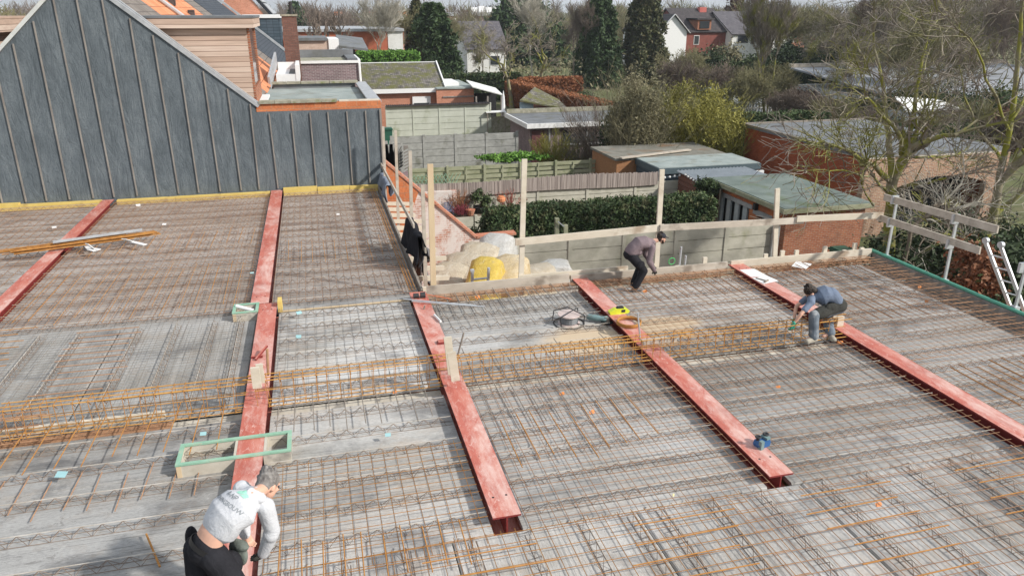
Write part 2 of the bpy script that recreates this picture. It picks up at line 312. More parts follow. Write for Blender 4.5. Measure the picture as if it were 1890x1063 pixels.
MT['willow']=mleaf('yellow_green_twigs',(.17,.165,.035),(.34,.31,.075),.5); MT['olive']=mleaf('olive_twigs',(.14,.13,.07),(.26,.235,.14),.6)
MT['dkshrub']=mleaf('dark_evergreen_leaves',(.022,.038,.017),(.055,.08,.032),.7); MT['evg']=mleaf('mid_evergreen_leaves',(.045,.07,.028),(.095,.125,.05),.5)
MT['brownshrub']=mleaf('brown_heather_twigs',(.10,.055,.035),(.19,.11,.07),.5)
MT['bark']=mnoise('grey_brown_bark',(.12,.10,.075),(.24,.20,.15),3,.9,.3,(1,1,.3)); MT['barkmoss']=mnoise('mossy_bark',(.17,.15,.10),(.30,.27,.18),5,.9,.4,(1,1,.4),c3=(.24,.24,.04),sc3=1.5,p3=(.44,.56))
MT['twig']=mnoise('grey_twigs',(.17,.145,.12),(.31,.27,.225),.4,.9,0,c3=(.20,.20,.05),sc3=.5,p3=(.5,.62)); MT['twigp']=mnoise('pale_branches',(.34,.31,.25),(.5,.47,.40),2,.8,0); MT['twigb']=mnoise('brown_twigs',(.13,.10,.08),(.22,.175,.14),.5,.9,0)
MT['twigo']=mnoise('olive_bark_twigs',(.15,.14,.07),(.26,.24,.13),.5,.9,0,c3=(.13,.10,.08),sc3=.5)
MT['grass']=mnoise('winter_grass_and_soil',(.075,.085,.035),(.14,.15,.06),1.2,.95,.3,c3=(.14,.11,.075),sc3=.15,world=True)
MT['soil']=mnoise('bare_soil',(.12,.095,.07),(.22,.18,.135),2,.95,.4)
MT['skin']=mplain('skin',(.62,.36,.26),.55,var=.08)
# ================================================================= SETTING: ground
g=MB(); n=40
g.poly([(-1500,-200,GZ-.02),(1500,-200,GZ-.02),(1500,3000,GZ-.02),(-1500,3000,GZ-.02)])
struct('ground',g,MT['grass'])
y_=MB(); y_.box(1.9,17,13.6,22.9,GZ-.1,GZ+.004); struct('yard_ground',y_,MT['soil'])
# ================================================================= SLAB
XW=[-13.0,-5.97,-5.67,-1.26,-.95,1.45,1.76,4.69,5.0,8.16,8.49,11.15]
TRIM=.005
plank_cache={}
def plank_mesh(L,Wd):
    k=(round(L,2),round(Wd,2))
    if k in plank_cache: return plank_cache[k]
    m=MB(); t=.06; ch=.018
    m.prism([(-Wd/2,-t),(Wd/2,-t),(Wd/2,-ch),(Wd/2-ch,0),(-Wd/2+ch,0),(-Wd/2,-ch)],'x',-L/2,L/2)
    plank_cache[k]=m.mesh('plank_slab',MT['plank']); return plank_cache[k]
gird_cache={}
def gird_mesh(L):
    k=round(L,2)
    if k in gird_cache: return gird_cache[k]
    a=MB(); h=.105; a.seg((-L/2+.04,0,h),(L/2-.04,0,h),.005,n=4)
    b=MB(); x=-L/2+.06; pt=.2
    while x<L/2-.1:
        for s in(-1,1):
            b.seg((x,.045*s,0),(x+pt/2,.003*s,h-.004),.0036,n=3,cap=False); b.seg((x+pt/2,.003*s,h-.004),(x+pt,.045*s,0),.0036,n=3,cap=False)
        x+=pt
    for s in(-1,1): b.seg((-L/2+.04,.045*s,.004),(L/2-.04,.045*s,.004),.004,n=3)
    gird_cache[k]=(a.mesh('top_bar',MT['girder']),b.mesh('diagonal_wires',MT['girdz'])); return gird_cache[k]
random.seed(4)
def plank(x0,x1,y0,y1,rows,direction,label,tone=1.0,z=-.15):
    cx,cy=(x0+x1)/2,(y0+y1)/2; L,Wd=((x1-x0),(y1-y0)) if direction=='u' else ((y1-y0),(x1-x0))
    t=thing('floor_plank',label,'floor plank',(cx,cy,z),'precast concrete floor planks',0 if direction=='u' else math.pi/2)
    o=link(bpy.data.objects.new('concrete_panel',plank_mesh(L-.012,Wd-.012)),t); o.color=(tone*random.uniform(.94,1.05),)*3+(1,)
    o.color=(o.color[0],o.color[1]*.995,o.color[2]*.985,1)
    for r in rows:
        off=(r-cy) if direction=='u' else -(r-cx)
        am,bm=gird_mesh(L-.02)
        g_=link(bpy.data.objects.new('lattice_girder',am),t); g_.location=(random.uniform(-.03,.03),off,0)
        link(bpy.data.objects.new('diagonal_wires',bm),g_)
    return t
ORD=['nearest','second','third','fourth','fifth','sixth','seventh','eighth']
def bay(x0,x1,edges,where,tones,sp=.6,rows=None):
    for i in range(len(edges)-1):
        y0,y1=edges[i],edges[i+1]; k=max(1,round((y1-y0)/sp)); rr=[y0+(j+.5)*(y1-y0)/k for j in range(k)]
        nm='the nearest' if i==0 else ('the farthest' if i==len(edges)-2 else 'the '+ORD[i]+' from the camera')
        plank(x0,x1,y0,y1,rr,'u','grey concrete floor plank with wire lattice girders, %s %s'%(nm,where),tones[i%len(tones)])
bay(-9.5,-1.28,[2.9,4.6,6.45,8.3,9.46],'of those left of the second red beam in front of the rebar cage',[.78,.78,.76,.74])
bay(-.93,1.45,[6.3,7.83,9.46],'of those between second and third red beams in front of the rebar cage',[1.05,1.12])
bay(-.93,1.45,[9.74,11.5,13.25],'of those between second and third red beams just behind the rebar cage',[1.16,1.08])
bay(-1.08,1.68,[13.33,15.6,17.9,20.2,22.9],'of those on the far arm of the slab beside the timber guard posts',[.78,.8,.84,.8])
bay(1.76,4.69,[6.3,7.83,9.46],'of those between third and fourth red beams in front of the rebar cage',[.98,.96])
bay(1.76,4.69,[9.74,11.35,12.95],'of those between third and fourth red beams behind the rebar cage',[1.05,.9])
bay(5.0,8.16,[6.3,7.83,9.46],'of those between fourth and fifth red beams in front of the rebar cage',[.86,.84])
bay(5.0,8.16,[9.74,11.35,12.95],'of those between fourth and fifth red beams behind the rebar cage',[1.0,.95])
bay(8.49,11.2,[4.6,6.3,8.0,9.7,11.35,12.95],'of those right of the rightmost red beam',[.85,.85,.9,.86,.88])
bay(-5.67,-1.44,[13.1,15.5,17.9,20.3,22.9],'of those between the two left red beams towards the blue wall',[.8,.84,.8,.78])
bay(-13,-5.97,[9.9,12.3,14.7,17.1,19.5,22.9],'of those left of the leftmost red beam',[.85,.85,.85,.8,.78])
xs=[-5.67,-3.55,-1.44]
for i in range(2):
    plank(xs[i],xs[i+1] if i<1 else -1.3,9.74,13.1,[xs[i]+.35+j*.6 for j in range(3)]+([xs[i]+2.0] if i==1 else []),'v','grey concrete floor plank with girders pointing away from camera, %s half of the bay left of the second beam'%('left' if i==0 else 'right'),.85)
fx=[-.93,1.0,3.05,5.1,7.15,9.2]
for i in range(5):
    plank(fx[i],fx[i+1],1.6,6.28,[fx[i]+.2+.6*j for j in range(3)]+[fx[i]+1.95] if i%2 else [fx[i]+.25+.6*j for j in range(3)],'v','grey concrete floor plank of the nearest row with girders pointing away from camera, %s from the left of its row'%(['first','second','third','fourth','fifth'][i]),[1.08,1.1,1.0,.95,.9][i])
# joint strips, edges, walls beneath
s=MB(); s.box(-9.5,-1.28,9.47,9.73,-.34,-.22); s.box(-.93,1.44,9.47,9.73,-.34,-.22); s.box(1.78,4.68,9.47,9.73,-.34,-.22); s.box(5.02,8.14,9.47,9.73,-.34,-.22)
wobj('joint_shuttering',s,MT['ply'],'narrow plywood strip lying in the gap beneath the long rebar cage','shuttering')
def box_thing(name,b,m,label,cat,group=None): 
    q=MB(); q.box(*b); return wobj(name,q,m,label,cat,group)
wl=thing('ground_floor_walls','raw brick ground floor walls that carry the concrete slab','wall',(0,10,GZ))
for b in((1.35,1.6,13.35,22.9),(1.6,11.6,13.0,13.2),(11.3,11.55,1.5,13.0),(-12.9,-12.7,3,22.9)):
    q=MB(); q.box(b[0],b[1],b[2],b[3],GZ,-.36); wpart('wall',q,MT['brick_o'],wl)
# ---- steel beams
def beam(x0,x1,y0,y1,label):
    wd=x1-x0; t=thing('steel_beam',label,'steel beam',((x0+x1)/2,(y0+y1)/2,-.3),'red primed steel beams'); L=y1-y0
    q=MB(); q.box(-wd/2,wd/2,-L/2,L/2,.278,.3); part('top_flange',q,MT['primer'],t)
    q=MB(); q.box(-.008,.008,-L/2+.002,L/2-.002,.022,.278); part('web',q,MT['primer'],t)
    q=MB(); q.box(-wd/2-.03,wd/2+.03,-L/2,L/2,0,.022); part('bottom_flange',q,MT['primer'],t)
    for sx,sy in((-.07,-L/2+.35),(.08,-L/2+.36),(-.08,L/2-.3),(.07,L/2-.32)): q=MB(); q.seg((sx,sy,.299),(sx,sy,.3025),.013,n=10); part('bolt_hole_disc',q,MT['dark'],t)  # flat black disc paints the shade of a bolt hole
    return t
beam(-5.97,-5.67,9.9,22.85,'red primed steel beam, leftmost, running from the blue wall past the bar bundle')
beam(-1.42,-1.10,13.42,22.9,'red primed steel beam from the blue wall to the small green edged box')
beam(-1.26,-.95,5.2,13.40,'red primed steel beam running under the long green edged box to the man in white')
beam(1.45,1.76,6.37,13.3,'red primed steel beam third from left, with timber blocks on it at the cage')
beam(4.69,5.0,6.3,13.3,'red primed steel beam with coil of wire, yellow tool and blue clip on it')
beam(8.16,8.49,5.9,13.3,'red primed steel beam at right beside the man in the blue T-shirt')
# ---- wire mesh mats
def mat_(x0,x1,y0,y1,sx,sy,label,m='rustb',z=-.035,r=.0042,jit=.0):
    q=MB(); n=int((x1-x0)/sx); 
    for i in range(n+1):
        x=x0+i*sx; j=random.uniform(-.012,.012); q.seg((x+j,y0+random.uniform(0,.05),z),(x-j,y1-random.uniform(0,.05),z),r,n=3)
    n=int((y1-y0)/sy)
    for i in range(n+1):
        y=y0+i*sy; j=random.uniform(-.012,.012); q.seg((x0,y+j,z+.008),(x1,y-j,z+.008),r,n=3)
    return wobj('wire_mesh_mat',q,MT[m],label,'wire mesh','welded wire mesh mats')
mat_(-.85,1.42,6.0,8.05,.145,.15,'rusty welded wire mesh mat between second and third beams in front of the cage','rust')
mat_(-.9,1.40,9.9,13.2,.15,.15,'thin grey wire mesh mat between second and third beams just behind the cage','steel',r=.0034)
mat_(-1.05,1.6,13.4,22.6,.15,.12,'dense wire mesh mat on the far arm of the slab beside the guard posts','rustb')
mat_(1.8,4.66,6.1,9.6,.15,.15,'rusty wire mesh mat between third and fourth beams in front of the cage','rustb')
mat_(1.8,4.66,11.4,13.0,.16,.3,'grey wire mesh mat between third and fourth beams at the back edge','steel',r=.004)
mat_(5.04,8.1,6.0,9.45,.15,.15,'brown wire mesh mat between the two right beams in front of the cage','rustb')
mat_(5.04,8.1,9.9,13.0,.15,.15,'brown wire mesh mat between the two right beams behind the cage','rustb')
mat_(8.55,11.5,4.0,8.7,.13,.15,'brown wire mesh mat right of the last beam, nearer half','rustb')
mat_(8.55,11.5,8.5,12.9,.13,.15,'brown wire mesh mat right of the last beam, farther half','rustb')
mat_(-.6,4.2,2.6,6.2,.16,.16,'orange wire mesh mat over the nearest row of planks, left half','rust',z=-.02)
mat_(4.0,9.0,2.6,6.1,.13,.17,'brown wire mesh mat over the nearest row of planks, right half','rustb',z=-.012)
mat_(-5.6,-1.45,13.2,22.7,.17,.11,'fine wire mesh mat on the bay between the two left beams towards the blue wall','rustb',r=.0045)
mat_(-5.6,-1.45,9.8,13.3,.2,.1,'fine dark wire mesh mat between the two left beams behind the cage','steel',r=.003)
mat_(-12.8,-6.05,10.5,22.7,.2,.13,'fine wire mesh mat left of the leftmost red beam','rustb',r=.0045)
mat_(-5.3,-3.2,3.2,5.2,.18,.18,'rusty wire mesh mat in the near left corner','rust',r=.0045)
mat_(-3.3,-.9,3.0,5.5,.19,.3,'rusty wire mesh mat beside the feet of the man in white','rust',r=.005)
# ---- loose bars
bar_cache={}
def bars(name,pts,L,r,m,direction,label,z=-.01,jl=.12,ja=.02,group='loose straight bars laid across the plank joints'):
    key=(round(L,2),r,m)
    if key not in bar_cache: q=MB(); q.seg((-L/2,0,0),(L/2,0,0),r,n=5); bar_cache[key]=q.mesh('straight_bar',MT[m])
    for (x,y) in pts:
        o=link(bpy.data.objects.new(name,bar_cache[key])); e=random.uniform(-jl,jl)
        if direction=='v': o.location=(x,y+e,z+random.uniform(0,.012)); o.rotation_euler=(0,0,math.pi/2+random.uniform(-ja,ja))
        else: o.location=(x+e,y,z+random.uniform(0,.012)); o.rotation_euler=(0,0,random.uniform(-ja,ja))
        tag(o,label,'rebar',group)
def fr(a,b,s): 
    o=[];x=a
    while x<b: o.append(x+random.uniform(-.02,.02)); x+=s
    return o
bars('reinforcing_bar',[(x,9.2) for x in fr(-5.4,-1.5,.3)],1.25,.007,'rust','v','straight orange rusty bar poking forward out of the left part of the cage')
bars('reinforcing_bar',[(x,8.15) for x in fr(-5.2,-1.5,.27)],.75,.0065,'rustb','v','short brown bar lying on the plank near the long green edged box',z=-.12)
bars('reinforcing_bar',[(x,9.3) for x in fr(-.8,1.3,.22)],1.3,.007,'steel','v','straight dark bar under the cage between second and third beams')
bars('reinforcing_bar',[(x,9.35) for x in fr(1.95,4.6,.21)],2.3,.0075,'steel','v','long dark bar passing under the cage between third and fourth beams',jl=.25)
bars('reinforcing_bar',[(x,9.3) for x in fr(5.15,8.0,.23)],2.1,.0075,'steel','v','long dark bar passing under the cage between the two right beams',jl=.25)
bars('reinforcing_bar',[(x,12.55) for x in fr(1.9,4.6,.19)],1.1,.008,'steel','v','thick dark bar reaching back to the edge between third and fourth beams')
bars('reinforcing_bar',[(x,12.4) for x in fr(5.1,8.1,.19)],1.2,.008,'rustb','v','thick brown bar reaching back to the edge near the crouching man')
bars('reinforcing_bar',[(x,12.4) for x in fr(8.6,11.1,.19)],1.1,.008,'rustb','v','thick brown bar reaching back to the edge right of the last beam')
bars('reinforcing_bar',[(x,10.7) for x in fr(8.7,11.0,.24)],1.4,.0075,'rustb','v','brown bar across the plank joint beside the orange tags right of the last beam')
bars('reinforcing_bar',[(x,7.5) for x in fr(8.9,11.2,.2)],1.2,.0075,'rust','v','orange bar lying near the right edge of the picture')
bars('reinforcing_bar',[(x,7.85) for x in fr(2.0,4.0,.23)],1.1,.007,'rust','v','orange bar across the plank joint between third and fourth beams',jl=.2)
for cx_,nm in((1.05,'left'),(3.1,'middle'),(5.15,'right'),(7.2,'rightmost')):
    bars('reinforcing_bar',[(cx_+.02*i,2.9+.27*i) for i in range(12)],1.15,.007,'rust','u','orange crosswise bar in the %s ladder-like row over the nearest plank joints'%nm,z=.005)
bars('reinforcing_bar',[(x,6.15) for x in fr(-.7,1.3,.2)],.7,.007,'rust','v','short orange bar across the joint at the near end of the third beam')
bars('reinforcing_bar',[(x,5.0) for x in fr(-4.2,-1.3,.2)],.8,.008,'rust','v','short orange bar in the row left of the man in white',z=-.05)
bars('reinforcing_bar',[(-3.6,y) for y in fr(10.6,13.0,.22)],.95,.007,'rustb','u','brown crosswise bar across the plank joint behind the left cage')
bars('reinforcing_bar',[(-5.5,y) for y in fr(10.4,13.2,.25)],1.2,.007,'rust','u','orange bar lying crosswise at the left edge of the picture',z=.02)
bars('reinforcing_bar',[(x,14.8) for x in fr(-5.3,-1.6,.24)],2.6,.0055,'rust','v','long thin orange bar in the bay below the bundle of bars',jl=.3)
bars('reinforcing_bar',[(x,18.1) for x in fr(-5.3,-1.6,.28)],1.4,.006,'rust','v','thin orange bar in the middle of the bay behind the bundle of bars',jl=.2)
bars('reinforcing_bar',[(x,16.5) for x in fr(-.8,1.4,.25)],1.6,.006,'rust','v','thin orange bar in the middle of the far arm of the slab',jl=.2)
# edge bars sticking out to the green pipe
bars('reinforcing_bar',[(11.32,y) for y in fr(5.5,13.0,.2)],.75,.005,'rustb','u','thin rusty bar end reaching over the dark gap to the green pipe',z=-.04,jl=.04)
# ---- rebar cages
def cage(x0,x1,y0,y1,z0,z1,label,m='rust',sp=.155,extra=0):
    t=thing('rebar_cage',label,'rebar cage',((x0+x1)/2,(y0+y1)/2,z0),'tied rebar cages'); o=Vector(t.location)
    q=MB()
    for y in(y0,(y0+y1)/2,y1):
        for z in((z0+.01,z1-.01) if y!=(y0+y1)/2 else (z1-.012,z0+.012)): q.seg((x0-random.uniform(0,.2),y,z),(x1+random.uniform(0,.2),y,z+random.uniform(-.01,.01)),.0078,n=6)
    q.seg((x0+.05,y0+.01,z0+(z1-z0)*.62),(x1,y0+.01,z0+(z1-z0)*.60),.006,n=5); q.seg((x0+.05,y1-.01,z0+(z1-z0)*.45),(x1,y1-.01,z0+(z1-z0)*.43),.006,n=5)
    for k in range(extra): q.seg((x0+random.uniform(0,1.5),y0+.02+.02*k,z1-.03),(x1-random.uniform(0,1),y0+.02+.02*k,z1-.025),.008,n=5)
    q.v=[(a-o.x,b-o.y,c-o.z) for a,b,c in q.v]; part('long_bars',q,MT['rustl' if m=='rust' else m],t)
    st=MB(); r=.0048
    c=[(0,y0-.012,z0),(0,y1+.012,z0),(0,y1+.012,z1),(0,y0-.012,z1)]
    for i in range(4): st.seg(c[i],c[(i+1)%4],r,n=4)
    st.seg((0,y0-.012,z1),(.01,y0+.06,z1-.09),r,n=4)
    st.v=[(a,b-o.y,cc-o.z) for a,b,cc in st.v]; me=st.mesh('stirrup',MT[m]); nst=int((x1-x0)/sp)
    for i in range(min(nst,95)):
        s_=link(bpy.data.objects.new('stirrup',me),t); s_.location=(x0+.08+i*sp-o.x+random.uniform(-.015,.015),0,0); s_.rotation_euler=(0,random.uniform(-.05,.05),random.uniform(-.03,.03))
    return t
cage(-4.1,-1.2,9.44,9.66,-.04,.38,'tall orange rebar cage left of the second red beam over the perforated strip',sp=.19,extra=2)
cage(-7.6,-3.7,9.46,9.62,-.10,.24,'low brown rebar cage entering at the left edge of the picture','rustb',.24)
cage(-1.15,1.55,9.50,9.70,-.04,.37,'orange rebar cage between the timber blocks of the second and third beams')
cage(1.65,5.3,9.5,9.71,-.03,.33,'orange rebar cage between the third and fourth red beams',extra=2)
cage(5.2,8.1,9.5,9.71,-.03,.30,'long rebar cage that the man in the blue T-shirt is tying',extra=2)
cage(1.85,8.1,13.0,13.12,-.14,-.02,'low rebar ring beam cage along the back shuttering board','rustb',.28)
cage(8.5,11.4,13.0,13.12,-.14,-.02,'low rebar ring beam cage at the back right corner','rustb',.28)
# perforated rusty strip under the left cage
q=MB()
for i in range(70): q.bar((-6.4+i*.06,9.50,-.19),(-6.4+i*.06+.05,9.68,-.19),.012,.01)
for i in range(7): q.bar((-6.4,9.51+i*.028,-.185),(-2.2,9.51+i*.028,-.185),.008,.01)
wobj('stay_in_place_mesh_strip',q,MT['rustb'],'rusty perforated expanded metal strip lying under the left rebar cage','metal strip')
box_thing('shuttering_plank',(-6.6,-2.3,9.74,9.80,-.15,-.06),MT['timberp'],'pale timber plank along the back of the left cage','plank')
box_thing('shuttering_plank',(-5.75,-5.5,6.6,9.2,-.149,-.12),MT['timberp'],'pale timber plank running to the bottom left edge','plank')
# ---- formwork along the edges
def board(p,q_,wd,ht,m,label,cat='board',name='shuttering_board',group=None,up=(0,0,1)):
    b=MB(); b.bar(p,q_,wd,ht,up); return wobj(name,b,MT[m],label,cat,group)
board((1.78,13.26,-.02),(4.62,13.26,-.02),.045,.26,'timberw','grey timber shuttering board on the back edge next to the tall thick post')
board((3.6,13.33,.06),(5.9,13.33,.06),.04,.17,'timberp','reddish timber board behind the back edge at the yellow bales')
board((4.66,13.27,-.04),(8.12,13.27,-.04),.05,.22,'timberw','weathered shuttering board on the back edge behind the crouching man')
board((8.2,13.27,-.03),(11.65,13.27,-.03),.05,.22,'timberp','pale shuttering board at the right end of the back edge')
for i,(x,h) in enumerate([(5.2,.12),(5.75,.1),(6.45,.14),(7.0,.06),(7.62,.19),(7.9,.05),(8.55,.06),(9.05,.15),(9.45,.19),(9.8,.17),(10.5,.2),(11.0,.08),(11.25,.22),(11.45,.1)]):
    q=MB(); q.box(x-.045,x+.045,13.3,13.35,-.5,h); wobj('stake',q,MT['timberp'],'short timber stake standing behind the back shuttering board','stake','short stakes holding the back shuttering board')
for i,(x,y,h) in enumerate([(1247,455,.45),(1258,478,.25)]):
    p=P(x,490,0); q=MB(); q.seg((p.x,13.36,-.3),(p.x+.02,13.36,h),.022,n=8); wobj('steel_stake',q,MT['galv'],'%s galvanised tube standing up behind the crouching man'%('taller' if i==0 else 'shorter'),'tube')
board((11.18,4.5,-.2),(11.18,13.0,-.2),.03,.1,'batten','dark brown shuttering edge beside the gap at the right of the slab')
q=MB(); q.box(11.2,11.66,4.5,13.2,-.36,-.3); wobj('shuttering_sheet',q,MT['batten'],'brown plywood sheet at the bottom of the right hand edge gap','shuttering')
board((11.69,4.5,-.16),(11.69,13.25,-.16),.03,.3,'batten','brown upright board carrying the green pipe on the right edge')
q=MB(); q.seg((11.72,4.5,.02),(11.72,13.35,.02),.035,n=12); wobj('green_pipe',q,MT['greenpipe'],'long green pipe capping the right edge of the slab','pipe')
# yellow insulation along the blue wall
fo=[(-12.5,-8.05),(-8.04,-6.0),(-5.60,-4.05),(-4.04,-2.85),(-2.84,-1.45),(-1.07,-.1),(-.09,.85),(.86,1.72)]
for i,(a_,b_) in enumerate(fo):
    q=MB(); q.box(a_,b_,22.72+random.uniform(0,.05),22.93,-.17,.02+random.uniform(-.04,.05),Matrix.Identity(4)); 
    wobj('insulation_strip',q,MT['foam'],'yellow insulation board at the foot of the blue wall, %s from the left'%(['first','second','third','fourth','fifth','sixth','seventh','last'][i]),'insulation','yellow insulation boards along the blue wall')
q=MB(); q.bar((-.95,13.29,-.142),(1.45,13.29,-.142),.035,.02); wobj('foam_strip',q,MT['timber'],'thin pale yellow foam strip in the joint behind the second and third beams','insulation')
box_thing('insulation_piece',(-.93,-.86,13.15,13.4,-.1,.1),MT['foam'],'small upright yellow foam piece at the end of the beam near the small box','insulation')
# slab side edge, far arm
board((1.71,13.4,-.12),(1.71,22.8,-.12),.04,.26,'steel','dark edge board on the right side of the far arm of the slab')
for k in range(3):
    q=MB(); q.seg((1.48+.06*k,13.5,-.02),(1.44+.06*k,22.5,-.02),.008,n=5); wobj('reinforcing_bar',q,MT['rust'],'long bar running along the right edge of the far arm of the slab','rebar','long bars along the far arm edge')
for i in range(13):
    y=13.6+i*.68; b=MB(); b.bar((1.74,y,-.32-.0*i),(2.62+random.uniform(-.1,.1),y+.25,-.45),.07,.1); wobj('formwork_joist',b,MT['timberp'],'pale timber joist end sticking out under the right side of the far slab arm','joist','row of pale joists sticking out below the far slab arm')
# ================================================================= THE HOUSE WITH THE BLUE GABLE
YG=22.95
def rz_r(x): return 5.90-.835*(x+5.69)      # roof slope falling to the right
def rz_l(x): return 5.90+.945*(x+5.69)
house=thing('gable_house','terraced house with tall blue grey felt clad gable and thin vertical battens','house',(-4,YG,GZ))
q=MB(); q.prism([(-13,GZ),(1.94,GZ),(1.94,2.28),(-1.6,2.28),(-1.6,rz_r(-1.6)),(-5.69,5.9),(-13,rz_l(-13))],'y',YG,YG+.3); wpart('gable_wall',q,MT['felt'],house)
q=MB()
q.bar((-13,YG+.1,rz_l(-13)+.05),(-5.69,YG+.1,5.98),.34,.09); wp_=wpart('verge_coping',q,MT['coping'],house,'pale left verge coping of the gable')
q=MB(); q.bar((-5.69,YG+.02,5.98),(-1.50,YG+.02,rz_r(-1.5)+.04),.13,.10); q.bar((-5.69,YG+.2,6.03),(-1.50,YG+.2,rz_r(-1.5)+.07),.14,.08); wpart('verge_trim',q,MT['zinc'],house,'grey metal trim on the right verge of the gable')
for i in range(8):
    x=-12.6+i*.95; q=MB(); z=rz_l(x)+.05; q.bar((x,YG-.075,z+.0),(x+.02,YG-.075,z+.02),.02,.12)
x=-12.9; i=0
while x<1.9:
    top=min(rz_l(x),rz_r(x))-.10 if x<-1.6 else 2.22
    q=MB(); q.bar((x+random.uniform(-.02,.02),YG-.022,.05),(x+random.uniform(-.02,.02),YG-.022,top),.034,.04,(0,1,0)); wpart('batten',q,MT['batten'],house); x+=.545+random.uniform(-.045,.045)
q=MB(); q.bar((1.92,YG-.02,-2),(1.92,YG-.02,2.25),.06,.05,(0,1,0)); wpart('corner_batten',q,MT['batten'],house)
# orange brick band, coping, annex roof
q=MB(); q.box(-1.58,1.95,YG+.0,YG+.28,2.282,2.50); wpart('parapet',q,MT['brick_o'],house,'orange brick band above the felt')
q=MB()
for i in range(5): q.box(-1.5+i*.44,-1.5+i*.44+.43,YG-.06,YG+.34,2.502,2.57+.01*(i%2))
wpart('coping',q,MT['mossstone'],house,'mossy coping stones on the low parapet')
q=MB(); q.box(.75,1.92,YG+.02,YG+.3,2.502,2.53); wpart('coping_board',q,MT['timberp'],house)
q=MB(); q.box(-1.55,1.9,YG+.32,29.6,2.1,2.3); wpart('flat_roof',q,MT['bitlight'],house)
q=MB(); q.box(-1.35,1.6,29.6,29.85,2.0,2.46); wpart('rear_parapet',q,MT['bitumen'],house)
q=MB()
for i in range(6): q.box(-1.4+i*.52,-1.4+i*.52+.5,29.5,29.95,2.462,2.53)
wpart('rear_coping',q,MT['mossstone'],house)
q=MB(); q.box(1.7,1.93,YG+.3,29.8,GZ,2.42); wpart('side_wall',q,MT['brick_brown'],house)
q=MB(); q.box(1.62,2.0,YG+.3,29.9,2.422,2.47); wpart('side_coping',q,MT['zinc'],house)
# main roof planes behind the gable (terrace runs away from the camera)
def roofR(name,y0,y1,m,par,x1=-1.55,dz=0.0,x0=-5.69,t=.12):
    q=MB(); q.slabq([(x0,y0,rz_r(x0)+dz),(x1,y0,rz_r(x1)+dz),(x1,y1,rz_r(x1)+dz),(x0,y1,rz_r(x0)+dz)],t); return wpart(name,q,m,par)
roofR('roof',YG+.3,28.2,MT['tile_brown'],house,dz=-.1)
q=MB(); q.slabq([(-13,YG+.3,rz_l(-13)-.1),(-5.69,YG+.3,5.8),(-5.69,28.2,5.8),(-13,28.2,rz_l(-13)-.1)],.12); wpart('roof',q,MT['tile_brown'],house)
# cedar dormer
dz_=PY(475,42,23.6).z; dx_=PY(462,120,23.6).x
q=MB(); q.prism([(-4.2,rz_r(-4.2)-.3),(dx_,2.45),(dx_,dz_-.142),(-4.2,dz_-.142)],'y',23.55,26.4); dm=wpart('dormer',q,MT['cedar'],house,'cedar clad dormer')
q=MB(); q.box(-5.2,dx_+.22,23.35,26.7,dz_-.14,dz_+.12); f_=wpart('dormer_fascia',q,MT['cedar'],dm)
q=MB(); q.box(-5.2,dx_+.24,23.33,26.72,dz_+.122,dz_+.18); wpart('dormer_roof',q,MT['bitumen'],dm)
q=MB(); q.box(dx_+.002,dx_+.03,23.76,26.19,2.885,dz_-.15); wpart('window',q,MT['glass'],dm)
q=MB(); q.box(dx_+.002,dx_+.07,23.56,23.75,2.5,dz_-.142); q.box(dx_+.002,dx_+.07,26.2,26.39,2.5,dz_-.142); q.box(dx_+.002,dx_+.07,23.76,26.19,2.42,2.88); wpart('brick_jamb',q,MT['brick_red'],dm)
q=MB(); q.box(dx_+.01,dx_+.3,23.5,26.5,2.36,2.415); wpart('sill',q,MT['white'],dm)
# left dormer seen past the left verge
dl=PY(0,46,23.6); q=MB(); q.box(-14,-8.2,23.6,26.5,1,dl.z-.2); d2=wpart('dormer',q,MT['cedar'],house,'cedar dormer on the far left slope')
q=MB(); q.box(-14,-7.9,23.4,26.7,dl.z-.2,dl.z+.2); wpart('dormer_fascia',q,MT['cedar'],d2)
# next terraced houses
h2=thing('terraced_house','second house in the terrace with bright orange clay tile roof','house',(-4,32,GZ))
roofR('roof',28.2,38.8,MT['tile_orange'],h2,-1.5,-.1)
q=MB(); q.box(-9.5,-1.9,28.3,38.7,GZ,1.8); wpart('wall',q,MT['brick_red'],h2)
q=MB(); q.seg((-5.4,31.3,rz_r(-5.4)+.02),(-3.2,31.6,rz_r(-3.2)+.02),.08,n=8); wpart('roof_pipe',q,MT['zinc'],h2)
for px_,py_ in((-5.0,33.6),(-4.5,34.8)):
    q=MB(); q.box(px_-.12,px_+.12,py_,py_+.25,rz_r(px_)-.15,rz_r(px_)+.12); wpart('roof_vent',q,MT['tile_dark'],h2)
q=MB(); q.slabq([(-9.8,28.2,2.0),(-5.69,28.2,5.8),(-5.69,38.8,5.8),(-9.8,38.8,2.0)],.12); wpart('roof',q,MT['tile_orange'],h2)
h3=thing('terraced_house','third house in the terrace with grey brown tiles and dark slates','house',(-4,47,GZ))
roofR('roof',38.8,42.2,MT['tile_brown'],h3,-1.4,-.08); roofR('roof',42.2,55,MT['tile_slate'],h3,-1.2,-.06)
q=MB(); q.box(-9.5,-1.9,38.8,55,GZ,1.7); wpart('wall',q,MT['brick_red'],h3)
q=MB(); q.bar((-5.69,55,6.0),(-1.1,55,rz_r(-1.1)+.1),.3,.14); wpart('verge',q,MT['zinc'],h3)
h4=thing('terraced_house','far terrace house with slate clad box dormer, red gable and solar panels','house',(-3,60,GZ))
a_=PY(486,34,57); b_=PY(523,98,57)
q=MB(); q.box(PY(450,34,57).x,b_.x,57,60,.5,a_.z); wpart('dormer',q,MT['tile_slatex'],h4)
q=MB(); q.box(PY(450,34,57).x-.1,b_.x+.1,56.9,60.1,a_.z+.002,a_.z+.22); wpart('dormer_trim',q,MT['white'],h4)
